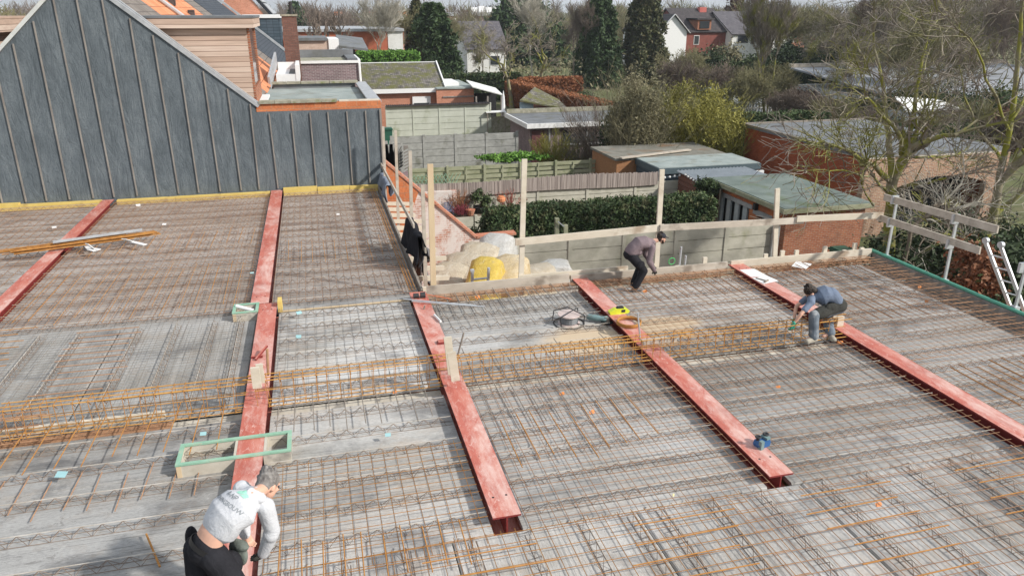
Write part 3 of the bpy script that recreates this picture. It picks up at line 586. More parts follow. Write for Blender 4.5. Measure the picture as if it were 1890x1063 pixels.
g1=PY(436,-20,60); g2=PY(492,34,60); g0=PY(395,34,60)
q=MB(); q.prism([(g0.x,1),(g0.x,g0.z),(g1.x,g1.z+.6),(g2.x,g2.z),(g2.x,1)],'y',60.2,60.5); wpart('gable',q,MT['brick_pink'],h4)
g3=PY(510,34,60)
q=MB(); q.slabq([(g1.x+.1,60,g1.z+.9),(g3.x,60,g3.z),(g3.x,68,g3.z),(g1.x+.1,68,g1.z+.9)],.2); rf=wpart('roof',q,MT['tile_slate'],h4)
A_=Vector((g1.x+.1,60.3,g1.z+1.0)); B_=Vector((g3.x,60.3,g3.z+.1))
for k in range(3): u=A_.lerp(B_,.12+.28*k); v=A_.lerp(B_,.37+.28*k); q=MB(); q.slabq([tuple(u),tuple(v),(v.x,66,v.z),(u.x,66,u.z)],.05); wpart('solar_panel',q,MT['zinc'],rf)
q=MB(); q.box(-9,-1.5,55.2,68,GZ,1.2); wpart('wall',q,MT['brick_red'],h4)
# chimney stack
p0=PY(519,28,36); p1=PY(553,122,36)
ch=thing('chimney_stack','tall brown brick chimney with black flue pipe behind the cedar dormer','chimney',(p0.x+.45,36,GZ))
q=MB(); q.box(p0.x,p1.x+.05,36,36.8,GZ,p0.z-.06); wpart('shaft',q,MT['brick_brown'],ch)
q=MB(); q.box(p0.x-.05,p1.x+.1,35.95,36.85,p0.z-.058,p0.z+.02); wpart('cap',q,MT['mossstone'],ch)
q=MB(); q.seg((p0.x+.42,36.4,p0.z+.02),(p0.x+.42,36.4,p0.z+.55),.07,n=10); q.seg((p0.x+.42,36.4,p0.z+.44),(p0.x+.42,36.4,p0.z+.5),.1,n=10); wpart('flue',q,MT['black'],ch)
# white lean-to behind the annex
we=thing('white_extension','low white rendered extension with metal edged roof behind the flat annex','extension',(-.5,33,GZ))
p=PY(500,140,32.5); p2=PY(549,122,32.5)
q=MB(); q.box(p.x+.2,p2.x,32.5,35.4,GZ,PY(520,138,32.5).z); wpart('wall',q,MT['white'],we)
zz=PY(520,138,32.5).z; q=MB(); q.box(p.x+.7,p2.x-.1,32.7,35.3,zz+.003,zz+.02); wpart('roof_felt',q,MT['bitumen'],we)
q=MB(); q.box(p2.x-.1,p2.x+.05,32.48,35.5,zz-.3,zz+.35); q.box(p.x+.2,p2.x-.11,35.42,35.5,zz,zz+.3); wpart('roof_edge',q,MT['white'],we)
pa=PY(497,155,31.0); q=MB(); q.bar((pa.x,31,pa.z),(pa.x+.2,34.5,pa.z+.75),.08,.5); wpart('metal_flashing',q,MT['zinc'],we)
# purple brick flat roofed block
p0=PY(553,114,38); p1=PY(664,165,38)
pb=thing('flat_roofed_house','purple brick flat roofed block with white gutter line','house',((p0.x+p1.x)/2,38,GZ))
q=MB(); q.box(p0.x-.3,p1.x,38,42,GZ,p0.z-.08); wpart('wall',q,MT['brick_purple'],pb)
q=MB(); q.box(p0.x-.3,p1.x+.08,37.92,38.0-.002,p0.z-.10,p0.z+.02); q.box(p1.x+.002,p1.x+.12,38,42.2,p0.z-.10,p0.z+.06); wpart('gutter',q,MT['white'],pb)
q=MB(); q.box(p0.x-.3,p1.x-.5,38.3,41.6,p0.z-.078,p0.z-.03); wpart('gravel_roof',q,MT['mossstone'],pb)
q=MB(); q.box(p0.x-.3,p1.x,41.62,41.9,p0.z-.078,p0.z+.35); q.box(p1.x-.48,p1.x-.002,38.1,41.6,p0.z-.078,p0.z+.1); wpart('parapet',q,MT['bitumen'],pb)
q=MB(); q.seg((p1.x+.05,37.95,p0.z-.1),(p1.x+.12,37.95,-2),.06,n=6); wpart('downpipe',q,MT['white'],pb)
# beige block + veranda
p0=PY(553,76,58); p1=PY(606,76,58); p2=PY(625,76,58); p3=PY(655,84,58)
bb=thing('bungalow','beige brick flat bungalow with white wall panel and dark veranda','house',((p0.x+p2.x)/2,58,GZ))
q=MB(); q.box(p0.x-1,p1.x,58,63,GZ,p0.z); wpart('wall',q,MT['brick_beige'],bb)
q=MB(); q.box(p1.x,p2.x,57.9,63,GZ,p0.z+.1); wpart('wall_panel',q,MT['white'],bb)
q=MB(); q.box(p0.x-1,p1.x-.1,57.8,63.2,p0.z+.002,p0.z+.2); wpart('roof',q,MT['bitumen'],bb)
q=MB(); q.slabq([(p2.x,57.6,p3.z),(p3.x+.9,57.6,p3.z-.25),(p3.x+.9,63,p3.z+.35),(p2.x,63,p3.z+.6)],.15); wpart('veranda_roof',q,MT['bitumen'],bb)
q=MB(); q.box(p2.x+.02,p3.x,58.2,62,GZ,p3.z-.3); wpart('veranda_glass',q,MT['glass'],bb)
q=MB(); 
for k in range(3): q.box(p2.x+.1+k*.5,p2.x+.4+k*.5,58.1,58.18,GZ+.5,GZ+2.3)
wpart('curtain',q,MT['whited'],bb)
# long orange hall
p0=PY(470,60,88); p1=PY(742,60,88)
lh=thing('brick_hall','long low orange brick hall with white roof edge behind the pollard trees','hall',((p0.x+p1.x)/2,88,GZ))
q=MB(); q.box(p0.x,p1.x,88,104,GZ,p0.z); wpart('wall',q,MT['brick_far'],lh)
q=MB(); q.box(p0.x-.2,p1.x+.2,87.7,104.3,p0.z+.002,p0.z+.28); wpart('roof_edge',q,MT['zinc'],lh)
q=MB(); q.box(p1.x-1.6,p1.x+.05,87.95,87.99,GZ+1.5,p0.z-.01); wpart('render_panel',q,MT['whited'],lh)
# mossy roofed house
e0=PY(682,168,62); e1=PY(820,163,62); r0=PY(665,118,66.5); r1=PY(804,117,66.5)
mh=thing('mossy_roofed_house','low salmon brick house with mossy dark tiled roof and white eave board','house',((e0.x+e1.x)/2,62,GZ))
q=MB(); q.slabq([(e0.x-1.1,61.7,e0.z+.1),(e1.x,61.7,e0.z+.1),(r1.x,66.5,r0.z),(r0.x-.3,66.5,r0.z)],.18); wpart('roof',q,MT['tile_moss'],mh)
q=MB(); q.slabq([(r0.x-.3,66.5,r0.z),(r1.x,66.5,r0.z),(e1.x,71.3,e0.z+.1),(e0.x-1.1,71.3,e0.z+.1)],.18); wpart('roof',q,MT['tile_moss'],mh)
q=MB(); q.box(e0.x+.0,e1.x+.06,61.5,61.68,e0.z-.2,e0.z+.12); wpart('eave_board',q,MT['white'],mh)
q=MB(); q.bar((e1.x+.05,61.7,e0.z+.15),(r1.x+.05,66.5,r0.z+.06),.1,.2); q.bar((r0.x-.3,66.5,r0.z+.05),(r1.x,66.5,r0.z+.05),.12,.06); wpart('verge_board',q,MT['white'],mh)
q=MB(); q.prism([(61.9,GZ),(71,GZ),(71,e0.z),(66.5,r0.z-.3),(61.9,e0.z-.1)],'x',e0.x-.5,e1.x-.1); wpart('wall',q,MT['brick_pink'],mh)
w0=PY(761,179,61.8); w1=PY(795,192,61.8); q=MB(); q.box(w0.x,w1.x,61.75,61.89,w0.z-.95,w0.z); wi=wpart('window',q,MT['white'],mh)
q=MB(); q.box(w0.x+.12,w1.x-.12,61.72,61.748,w0.z-.85,w0.z-.5); wpart('pane',q,MT['glass'],wi)
p0=PY(820,168,61); p1=PY(875,162,61)
an=thing('flat_annex','salmon brick flat roofed annex with white skylight next to the mossy roof','annex',((p0.x+p1.x)/2,61,GZ))
q=MB(); q.box(p0.x-.6,p1.x,61.2,68,GZ,p0.z+.1); wpart('wall',q,MT['brick_pink'],an)
q=MB(); q.box(p0.x-.6,p1.x+.1,61.1,68.1,p0.z+.102,p0.z+.22); wpart('roof',q,MT['bitlight'],an)
q=MB(); q.box(p0.x+.1,p0.x+1.5,62.5,66,p0.z+.222,p0.z+.5); wpart('skylight',q,MT['white'],an)
q=MB(); q.box(p0.x-.1,p1.x+.05,61.12,61.19,p0.z-.55,p0.z-.45); wpart('band',q,MT['batten'],an)
# pergola, parasol, garden table
p0=PY(872,160,60); p1=PY(928,175,60)
pg=thing('pergola','lean-to pergola with pale translucent roof beside the salmon annex','pergola',((p0.x+p1.x)/2,60,GZ))
q=MB(); q.slabq([(p0.x,60,p0.z),(p1.x,60,p1.z),(p1.x,62.5,p1.z+.3),(p0.x,62.5,p0.z+.3)],.08); wpart('roof',q,MT['whited'],pg)
for x in(p0.x+.3,(p0.x+p1.x)/2,p1.x-.1):
    q=MB(); q.box(x-.06,x+.06,60,60.12,GZ,p1.z-.1); wpart('post',q,MT['batten'],pg)
q=MB(); q.box(p0.x,p1.x,62.3,62.5,GZ,p1.z-.1); wpart('back_shade_sheet',q,MT['dark'],pg)  # black sheet added for the shade under the pergola roof
p=PY(929,168,58.5); pr=thing('closed_parasol','closed white parasol standing by the pergola','parasol',(p.x,58.5,GZ))
q=MB(); q.seg((0,0,0),(0,0,p.z-GZ-.1),.03,n=6); part('pole',q,MT['galv'],pr)
q=MB(); q.lathe([(.17,p.z-GZ-2.1),(.15,p.z-GZ-1.2),(.1,p.z-GZ-.5),(.02,p.z-GZ)],n=8); part('canopy',q,MT['white'],pr)
p=PY(914,207,58); tb=thing('garden_table','white topped garden table beside the closed parasol','table',(p.x,58,GZ))
q=MB(); q.box(-.8,.8,-.45,.45,p.z-GZ,p.z-GZ+.05); part('tabletop',q,MT['white'],tb)
for sx in(-.7,.7):
    for sy in(-.4,.4): q=MB(); q.box(sx-.03,sx+.03,sy-.03,sy+.03,0,p.z-GZ-.001); part('leg',q,MT['steel'],tb)
# ================================================================= GARDEN FENCES
def cfence(x0,x1,y,ztop,zb,nrow,span,m,label,pt=.12,cap=None,slope=0):
    t=thing('concrete_fence',label,'concrete fence',((x0+x1)/2,y,zb)); n=max(1,round((x1-x0)/span)); sp=(x1-x0)/n; hh=(ztop-zb)/nrow
    for i in range(n):
        q=MB()
        for r in range(nrow): q.box(x0+i*sp+pt/2,x0+(i+1)*sp-pt/2,y-.03-.006*((i+r)%2),y+.03,zb+r*hh+.014,zb+(r+1)*hh-.014); q.box(x0+i*sp+pt/2,x0+(i+1)*sp-pt/2,y+.005,y+.018,zb+r*hh-.015,zb+r*hh+.015)
        wpart('panel',q,m,t)
    for i in range(n+1): q=MB(); q.box(x0+i*sp-pt/2,x0+i*sp+pt/2,y-.07,y+.05,zb,ztop+.06); wpart('post',q,m,t)
    if cap:
        q=MB()
        k=int((x1-x0)/.16)
        for i in range(k): q.prism([(x0+i*.16,ztop+.0),(x0+i*.16+.15,ztop+.0),(x0+i*.16+.15,ztop+.05),(x0+i*.16+.075,ztop+.12),(x0+i*.16,ztop+.05)],'y',y-.28,y+.25)
        wpart('cap_sheet',q,cap,t)
    return t
def lx(px_,py_,Y): return PY(px_,py_,Y)
fz=PY(1040,438,YG).z
cfence(6.05,PY(1432,420,YG).x,YG+.06,fz,GZ,5,1.95,MT['precast'],'grey concrete panel fence right behind the back edge of the slab',.14)
p0=PY(712,197,58); p1=PY(905,192,58)
cfence(p0.x,p1.x,58,p0.z,GZ-.0,6,2.05,MT['precastg'],'pale green grey concrete fence with dark corrugated cap under the salmon house',.1,MT['tile_dark'])
p2=PY(955,214,58.1); cfence(p1.x+.1,p2.x,58.1,p2.z,GZ,4,2.0,MT['mossstone'],'lower brownish concrete fence continuing right of the pale green one')
p0=PY(722,254,47); p1=PY(957,244,47)
cfence(p0.x,p1.x-.1,47,p1.z+.0,GZ,5,2.0,MT['precastd'],'weathered grey concrete fence left of the garage with white roof edge',.16)
# reed topped concrete wall
p0=PY(800,352,31.5); p1=PY(1258,335,31.5); zr=PY(1000,347,31.5).z
cfence(p0.x,p1.x,31.5,zr,GZ,5,2.15,MT['precast'],'beige concrete fence below the reed screen behind the dark hedge',.12)
q=MB(); ra=PY(775,330,31.4); rb=PY(1214,320,31.4)
zlo=PY(1000,353,31.38).z; zhi=PY(1000,329,31.38).z; x=ra.x-1.0
while x<rb.x: q.box(x,x+.05,31.36+random.uniform(-.01,.01),31.41,zlo+.03*math.sin(x*.8),zhi+random.uniform(0,.05)+.05*math.sin(x*.7)); x+=.052
wobj('reed_screen',q,MT['reed'],'brown reed screen fixed along the top of the beige concrete fence','screen')
# wooden slat fence
p0=PY(755,304,37.5); p1=PY(1152,290,37.5); wf=thing('slatted_wood_fence','green grey woven board fence with posts above the reed screen','fence',((p0.x+p1.x)/2,37.5,GZ))
n=6; sp=(p1.x-p0.x)/n; zt=p1.z
for i in range(n):
    q=MB()
    for r in range(8): q.box(p0.x+i*sp+.07,p0.x+(i+1)*sp-.07,37.5+(.03 if r%2 else -.03),37.53+(.03 if r%2 else -.03),zt-.25-r*.24,zt-.06-r*.24)
    q.box(p0.x+(i+.5)*sp-.03,p0.x+(i+.5)*sp+.03,37.42,37.46,GZ,zt-.1)
    wpart('panel',q,MT['fencewood'],wf)
for i in range(n+1): q=MB(); q.box(p0.x+i*sp-.06,p0.x+i*sp+.06,37.4,37.56,GZ,zt); wpart('post',q,MT['fencewood'],wf)
# left trellis part with climbing wire
q=MB(); a0=p0.x-2.2
for i in range(24): q.bar((a0-.6+i*.2,37.3,zt-1.8),(a0+.2+i*.2,37.3,zt-.35),.02,.02); q.bar((a0+.2+i*.2,37.28,zt-1.8),(a0-.6+i*.2,37.28,zt-.35),.02,.02)
wobj('trellis',q,MT['greenp'],'green diagonal trellis at the left end of the wooden fence','trellis')
# painted brick party wall with sloping coping
pw=thing('painted_brick_wall','white washed brick garden wall with sloping orange coping beside the bales','wall',(4,YG,GZ))
sl_=[(1.96,PY(700,300,YG).z),(PY(880,440,YG).x,PY(880,440,YG).z),(PY(948,430,YG).x,PY(880,440,YG).z+.03)]
q=MB(); q.prism([(1.96,GZ),(sl_[2][0],GZ),(sl_[2][0],sl_[2][1]),sl_[1],sl_[0]],'y',YG+.02,YG+.26); wpart('wall',q,MT['brick_paint'],pw)
xo=PY(775,400,YG).x
q=MB(); zc=lambda x: sl_[0][1]+(sl_[1][1]-sl_[0][1])*(x-sl_[0][0])/(sl_[1][0]-sl_[0][0])
xo=2.95; q.prism([(1.97,-1.9),(2.25,-1.75),(2.5,-1.45),(2.62,-1.2),(2.7,-.95),(xo,zc(xo)-.06),(1.97,zc(1.97)-.03)],'y',YG-.01,YG+.018); wpart('unpainted_patch',q,MT['brick_o'],pw,'bare orange block masonry')
q=MB(); q.bar((sl_[0][0],YG+.14,sl_[0][1]+.03),(sl_[1][0],YG+.14,sl_[1][1]+.03),.36,.07); q.bar((sl_[1][0]-.03,YG+.14,sl_[1][1]+.035),(sl_[2][0]+.08,YG+.14,sl_[2][1]+.035),.36,.07); wpart('coping',q,MT['brick_pink'],pw)
# raised terrace behind with chair and pots
tz=PY(850,390,31.2).z; tx=P(832,400,tz)
class _T: pass
tw=_T(); tw.z=tz; tw.x=tx.x
cfence(tx.x-.3,P(905,397,tz).x+.7,30.2,tz,GZ,3,1.4,MT['precast'],'short concrete retaining panels under the blue garden chair')
q=MB(); q.box(2.5,tw.x+9.5,30.26,31.42,GZ,tw.z-.02); wobj('terrace',q,MT['soil'],'raised garden terrace between the reed screen and the painted wall','terrace')
q=MB(); b0=PY(802,352,31.2); q.box(b0.x-1.2,b0.x+.95,31.15,31.4,tw.z,b0.z-.05); wobj('block_wall',q,MT['brick_paint'],'whitish block wall piece left of the beige fence behind the chair','wall')
# ================================================================= SHEDS AND GARAGES TO THE RIGHT
# garage with white roof edge
f0=PY(972,229,46.5); zf=f0.z; x0=f0.x; x1=PY(1130,215,46.5).x+2.5; yb=PY(950,216,50).z
gr=thing('flat_roofed_garage','dark brick garage with white roof edge and flat grey roof behind the slatted fence','garage',((x0+x1)/2,46.5,GZ))
q=MB(); q.box(x0+.35,x1,46.9,52.0,GZ,zf-.22); wpart('wall',q,MT['brick_purple'],gr)
q=MB(); q.box(x0,x1+.2,46.4,46.5,zf-.3,zf); q.box(x0-.02,x0+.08,46.5,52.2,zf-.3,zf); wpart('fascia',q,MT['white'],gr)
q=MB(); q.box(x0+.08,x1+.2,46.5,52.2,zf-.2,zf-.05); wpart('roof',q,MT['bitumen'],gr)
q=MB(); q.box(x0+.1,x1+.2,52.0,52.2,zf-.04,zf+.25); wpart('rear_edge',q,MT['mossstone'],gr)
d0=PY(962,250,46.85); q=MB(); q.box(x0+.45,x0+1.3,46.84,46.898,GZ,zf-.5); wpart('door',q,mplain('maroon_door',(.13,.05,.05),.5),gr)
q=MB(); q.seg((x0+1.62,46.8,GZ),(x0+1.62,46.8,zf-.3),.06,n=8); wpart('downpipe',q,MT['galv'],gr)
wa=PY(1040,240,46.85); wb_=PY(1112,262,46.85); q=MB(); q.box(wa.x,wb_.x,46.8,46.898,wb_.z,wa.z); wn_=wpart('window',q,MT['glass'],gr)
q=MB(); q.box(wa.x-.05,wb_.x+.05,46.74,46.797,wb_.z-.1,wb_.z); q.box((wa.x+wb_.x)/2+.2,(wa.x+wb_.x)/2+.3,46.76,46.798,wb_.z,wa.z); wpart('sill',q,MT['zinc'],wn_)
# little shed with mossy roof
s0=PY(958,190,54); s1=PY(1050,198,54); sh=thing('small_shed','small brick shed with mossy sloping roof in front of the red brown hedge','shed',((s0.x+s1.x)/2,54,GZ))
q=MB(); q.slabq([(s0.x,53.8,s0.z+.2),(s1.x-.4,53.0,s1.z),(s1.x,56.5,s1.z+.3),(s0.x+2.2,57.5,s0.z+.75)],.1); wpart('roof',q,MT['tile_moss'],sh)
q=MB(); q.box(s0.x+.1,s0.x+1.1,54,54.2,GZ,s0.z); wpart('door',q,mplain('pale_blue_door',(.35,.45,.5),.6),sh)
q=MB(); q.box(s0.x+1.11,s1.x-.4,54.05,57,GZ,s1.z-.05); wpart('wall',q,MT['brick_red'],sh)
# blue grey flat shed with old board roof part
A=PY(1216,310,31.85); z=A.z; Bx=PY(1400,299,31.85).x
bs=thing('flat_roofed_shed','low blue grey shed with flat roof and orange side behind the string of lights','shed',((A.x+Bx)/2,31.9,GZ))
q=MB(); q.box(A.x,Bx,31.85,34.4,GZ,z-.30); wpart('wall',q,MT['tile_slatex'],bs)
q=MB(); q.box(A.x-.05,Bx+.1,31.75,34.5,z-.30,z-.03); wpart('roof_edge',q,mplain('blue_grey_fascia',(.07,.10,.115),.6),bs)
q=MB(); q.box(A.x,Bx+.05,31.8,34.45,z-.028,z); wpart('roof',q,MT['bitlight'],bs)
q=MB(); q.box(Bx-1.0,Bx+.2,31.6,31.72,z-.9,z-.35); wpart('white_panel',q,MT['white'],bs)
q=MB(); q.box(A.x-1.0,A.x+4,34.55,38.0,GZ,z-.12); wpart('orange_wall',q,mplain('orange_timber_wall',(.30,.145,.065),.8),bs)
q=MB(); q.box(A.x-1.1,A.x+5,34.52,38.1,z-.118,z+.0); wpart('old_roof',q,mnoise('old_board_roof',(.14,.135,.11),(.26,.25,.215),1.5,.9,.3,c3=(.20,.13,.08),sc3=.8),bs)
q=MB(); q.bar((A.x-.9,34.3,z+.06),(A.x+3.4,35.4,z+.10),.25,.06); wobj('loose_board',q,MT['timberw'],'long pale board lying on the old shed roof','board')
# corrugated roof porch and brown fence
c0=P(1268,318,-2.0); c1=P(1312,346,-2.0); xw=(c0.x+c1.x)/2
cg=thing('corrugated_porch','grey corrugated porch roof over a brown board wall with lights','porch',(xw+1.5,30,GZ))
q=MB(); x=xw-.1
while x<xw+3.4: q.prism([(x,-2.0),(x+.09,-1.95),(x+.18,-2.0),(x+.18,-2.03),(x+.09,-1.98),(x,-2.03)],'y',27.6,31.5); x+=.18
wpart('roof',q,mnoise('corrugated_grey_sheet',(.27,.30,.32),(.38,.41,.43),3,.5,.05),cg)
q=MB(); q.box(xw,xw+.08,27.7,31.4,GZ,-2.06)
for k in range(9): q.box(xw-.03,xw,27.7,31.4,-4.1+k*.22,-3.92+k*.22)
wpart('board_wall',q,mplain('red_brown_boards',(.17,.075,.05),.75),cg)
# string lights: two strings of bulbs
def bulbs(a_,b_,n,sag,label):
    t=thing('string_lights',label,'string lights',a_); q=MB(); a_=Vector(a_);b_=Vector(b_); pts=[]
    for i in range(n+1): u=i/n; p=a_.lerp(b_,u); p.z-=sag*4*u*(1-u); pts.append(p-a_)
    q.path(pts,.008,4); part('cable',q,MT['black'],t); me=None
    for p in pts:
        if me is None: b=MB(); b.lathe([(.01,-.11),(.045,-.09),(.055,-.06),(.04,-.02),(.015,0)],n=8); me=b.mesh('bulb',MT['white'])
        o=link(bpy.data.objects.new('bulb',me),t); o.location=p
bulbs(PY(1218,326,31.4),PY(1264,319,31.2),5,.04,'white bulb string above the beige fence, left string')
bulbs(PX(1265,320,xw-.15),PX(1313,347,xw-.15),9,.05,'white bulb string along the brown board wall, right string')
# green roofed shed
zr=-1.68; g0=P(1440,382,zr); g1=P(1615,376,zr); xa=g0.x-.05; xb=g1.x; xl=xa
gs=thing('green_roofed_shed','brick garden shed with green grey felt roof at the back right of the slab','shed',((xa+xb)/2,YG+2,GZ))
q=MB(); q.box(xa+.25,xb-.15,YG+.05,YG+.3,GZ,zr-.2); wpart('front_wall',q,MT['brick_red'],gs)
q=MB(); q.box(xa+.25,xa+.5,YG+.31,YG+1.0,GZ,zr-.2); q.box(xa+.25,xa+.5,YG+1.95,YG+2.5,GZ,zr-.2); q.box(xa+.26,xa+.48,YG+1.01,YG+1.94,zr-.55,zr-.2); q.box(xa+.26,xa+.48,YG+2.51,YG+5.2,zr-.45,zr-.2); wpart('side_wall',q,MT['brick_o'],gs)
q=MB(); q.box(xa+.22,xa+.3,YG+.9,YG+2.2,zr-.75,zr-.55); q.box(xa+.22,xa+.3,YG+2.3,YG+5.2,zr-.62,zr-.45); wpart('lintel',q,MT['zinc'],gs)
q=MB(); q.box(xa+.55,xa+.65,YG+.4,YG+5.2,GZ,zr-.2); wpart('opening_shade_sheet',q,MT['dark'],gs)  # black sheet stands in for the shade behind the side openings
for k in range(4): q=MB(); q.box(xa+.3,xa+.38,YG+2.75+k*.62,YG+3.05+k*.62,GZ+.2,zr-.63); wpart('pale_door_board',q,mplain('pale_grey_boards',(.45,.48,.48),.7) if k==0 else bpy.data.materials['pale_grey_boards'],gs)
q=MB(); q.box(xa+.1,xa+.25,YG+1.9,YG+2.05,zr-.55,zr-.3); wpart('wall_lamp',q,MT['black'],gs)
q=MB(); q.box(xa,xb+.1,YG-.1,YG+5.6,zr-.2,zr-.03); wpart('roof_edge',q,MT['fencewood'],gs)
q=MB(); q.box(xa+.06,xb+.04,YG-.04,YG+5.5,zr-.028,zr); wpart('roof_felt',q,MT['bitgreen'],gs)
q=MB(); q.box(xa+.5,xb-.2,YG+5.0,YG+5.3,GZ,zr-.2); wpart('rear_wall',q,MT['brick_red'],gs)
q=MB(); q.box(PY(1428,420,YG-.1).x,PY(1440,420,YG-.1).x,YG-.12,YG-.0,GZ,PY(1434,418,YG-.1).z); wobj('concrete_post',q,MT['precastd'],'grey upright concrete post where fence meets the brick shed','post')
# deep red brick building
X0=22.9
rb_=thing('red_brick_garage','long flat roofed building with deep red side and brown brick arched front','building',(25,30,GZ))
yf,yk=27.2,37.0; xr=X0+7.2; zt=-1.0
q=MB(); q.box(X0,X0+.3,yf+.31,yk,GZ,zt); wpart('side_wall',q,MT['brick_deep'],rb_)
q=MB(); ax0,ax1=X0+1.7,xr-.6; pts=[(X0,GZ),(ax0,GZ),(ax0,zt-1.35)]
for i in range(1,12): u=i/12; pts.append((ax0+(ax1-ax0)*u,zt-1.35+.42*math.sin(math.pi*u)))
pts+=[(ax1,zt-1.35),(ax1,GZ),(xr+.4,GZ),(xr+.4,zt),(X0,zt)]
q.prism(pts,'y',yf,yf+.3); wpart('front_wall',q,MT['brick_mix'],rb_)
q=MB(); q.box(ax0-.2,ax1+.2,yf+1.5,yf+1.6,GZ,zt-.5); wpart('painted_inner_shade',q,MT['dark'],rb_)  # black sheet painted as the shade inside the arch
q=MB(); q.box(xr+.1,xr+.4,yf+.31,yk,GZ,zt); q.box(X0+.31,xr+.09,yk-.3,yk,GZ,zt); wpart('rear_walls',q,MT['brick_deep'],rb_)
q=MB(); q.box(X0-.08,xr+.5,yf+.31,yk+.1,zt+.003,zt+.14); wpart('roof',q,MT['bitumen'],rb_)
q=MB(); q.box(X0-.1,X0+.0,yf+.3,yk,zt+.1,zt+.2); q.box(X0-.1,xr+.5,yk+.1,yk+.2,zt,zt+.22); wpart('roof_edge',q,MT['steel'],rb_)
# wheelie bins
def bin_(loc,label,h=1.05):
    t=thing('wheelie_bin',label,'bin',loc); gm=MT.setdefault('bin',mplain('dark_green_plastic',(.025,.10,.065),.4))
    q=MB(); q.prism([(-.24,0),(.24,0),(.29,h-.1),(-.29,h-.1)],'y',-.3,.3); part('body',q,gm,t)
    q=MB(); q.box(-.32,.32,-.36,.36,h-.098,h-.03); q.box(-.28,.28,-.3,.3,h-.03,h+.02); part('lid',q,gm,t)
    for s in(-.27,.27): q=MB(); q.seg((s-.03,.3,.1),(s+.03,.3,.1),.1,n=12); part('wheel',q,MT['black'],t)
    q=MB(); q.box(-.25,.25,.37,.41,h-.08,h-.04); part('handle',q,gm,t)
p=PY(1555,458,21.6); bin_((p.x,21.6,p.z-1.07),'dark green wheelie bin behind the back board in front of the brick shed')
# stand for that bin so that it is on the ground at this place
q=MB(); q.box(p.x-.6,p.x+.6,21.1,22.2,GZ,p.z-1.07); wobj('concrete_plinth',q,MT['precastd'],'concrete plinth under the green bin by the brick shed','plinth')
p=PY(712,236,50); bin_((p.x+.1,50,p.z-1.07),'green wheelie bin by the pale green fence left of the garden walls'); 
q=MB(); q.box(p.x-.8,p.x+1.2,49.3,51,GZ,p.z-1.07); wobj('paved_step',q,MT['precastd'],'paved step under the far green bin','step')
# concrete drain post and things by the blue wall corner
p=PY(750,282,44); q=MB(); q.box(p.x-.12,p.x+.12,44,44.2,GZ,p.z+.4); wobj('dark_post',q,MT['batten'],'dark slot like post against the weathered concrete fence','post')
p=PY(722,292,40)
for i in range(7):
    q=MB(); z0=p.z-.9+i*.17
    for a in range(8): t0=math.pi*a/8; t1=math.pi*(a+1)/8; q.bar((p.x-.1+.5*math.cos(t0),40,z0+.2*math.sin(t0)),(p.x-.1+.5*math.cos(t1),40,z0+.2*math.sin(t1)),1.2,.04,(0,1,0))
    wobj('curved_sheet',q,MT['precastd'],'dark curved sheet in the stack beside the blue wall corner','curved sheet','stack of dark curved sheets')
q=MB(); q.box(p.x-1,p.x+1,39.3,41,GZ,p.z-.95); wobj('low_brick_wall',q,MT['brick_purple'],'brown brick base under the stacked curved sheets','wall')
# ================================================================= BALES ON THE YARD
def bale(c,Rr,L,rz,tilt,label,m,sq=1.0):
    t=MB(); n=22; prof=[(-.5,.45),(-.495,.80),(-.47,.93),(-.42,1.0),(-.15,.99),(0,.965),(.15,.99),(.42,1.0),(.47,.93),(.495,.80),(.5,.45)]; pw_=lambda c_: math.copysign(abs(c_)**.48,c_)
    M=Matrix.Translation(Vector(c))@Matrix.Rotation(rz,4,'Z')@Matrix.Rotation(tilt,4,'Y')
    k=0
    for u,rr in prof:
        for i in range(n):
            a_=2*math.pi*i/n; w_=1+.035*math.sin(3*a_+c[0]*7)+.02*math.sin(7*a_+u*9); v=M@Vector((u*L+.03*math.sin(5*a_)*rr,Rr*rr*w_*pw_(math.cos(a_))*.9,Rr*rr*w_*sq*pw_(math.sin(a_))*.9)); t.v.append(tuple(v))
    for a_ in range(len(prof)-1):
        for i in range(n): j=(i+1)%n; t.f.append((a_*n+i,(a_+1)*n+i,(a_+1)*n+j,a_*n+j))
    t.f.append(tuple(range(n))); t.f.append(tuple((len(prof)-1)*n+i for i in range(n))[::-1])
    return wobj('wrapped_bale',t,m,label,'bale','plastic wrapped insulation bales',smooth=True)
def mbale(name,c1,c2,c3): 
    a=N(name,.35,.5); f=a.noise(2.2,None,7,.7,1.2); c=a.ramp(f,[(.3,c1),(.55,c2),(.75,c3)]); a.bump(a.noise(4,a.vec((.5,1,1)),7,.75,2.5),1.0,.07); return a.col(c)
MB1=mbale('cream_plastic_wrap',(.42,.34,.23),(.54,.47,.36),(.66,.62,.54)); MB2=mbale('clear_plastic_wrap',(.42,.40,.36),(.56,.55,.52),(.68,.68,.68)); MB3=mbale('yellow_plastic_wrap',(.58,.40,.05),(.68,.50,.10),(.64,.56,.38)); MB4=mbale('tan_plastic_wrap',(.55,.40,.18),(.66,.53,.33),(.72,.65,.50))
def bb_(px_,py_,Y,Rr,L,rz,tilt,label,m,sq=1): p=PY(px_,py_,Y); return bale((p.x,Y,p.z),Rr,L,rz,tilt,label,m,sq)
bb_(916,487,20.6,.66,1.4,R(68),R(-25),'big clear wrapped bale on top of the pile, rightmost of its row',MB2,1.1)
bb_(884,503,20.2,.68,1.3,R(68),R(-25),'cream wrapped bale second from the top of the pile',MB1,1.1)
bb_(855,522,19.8,.68,1.3,R(68),R(-25),'cream wrapped bale in the middle of the pile by the painted wall',MB1,1.1)
bb_(831,542,19.4,.66,1.3,R(68),R(-25),'beige wrapped bale at the lower left of the pile',MB1,1.1)
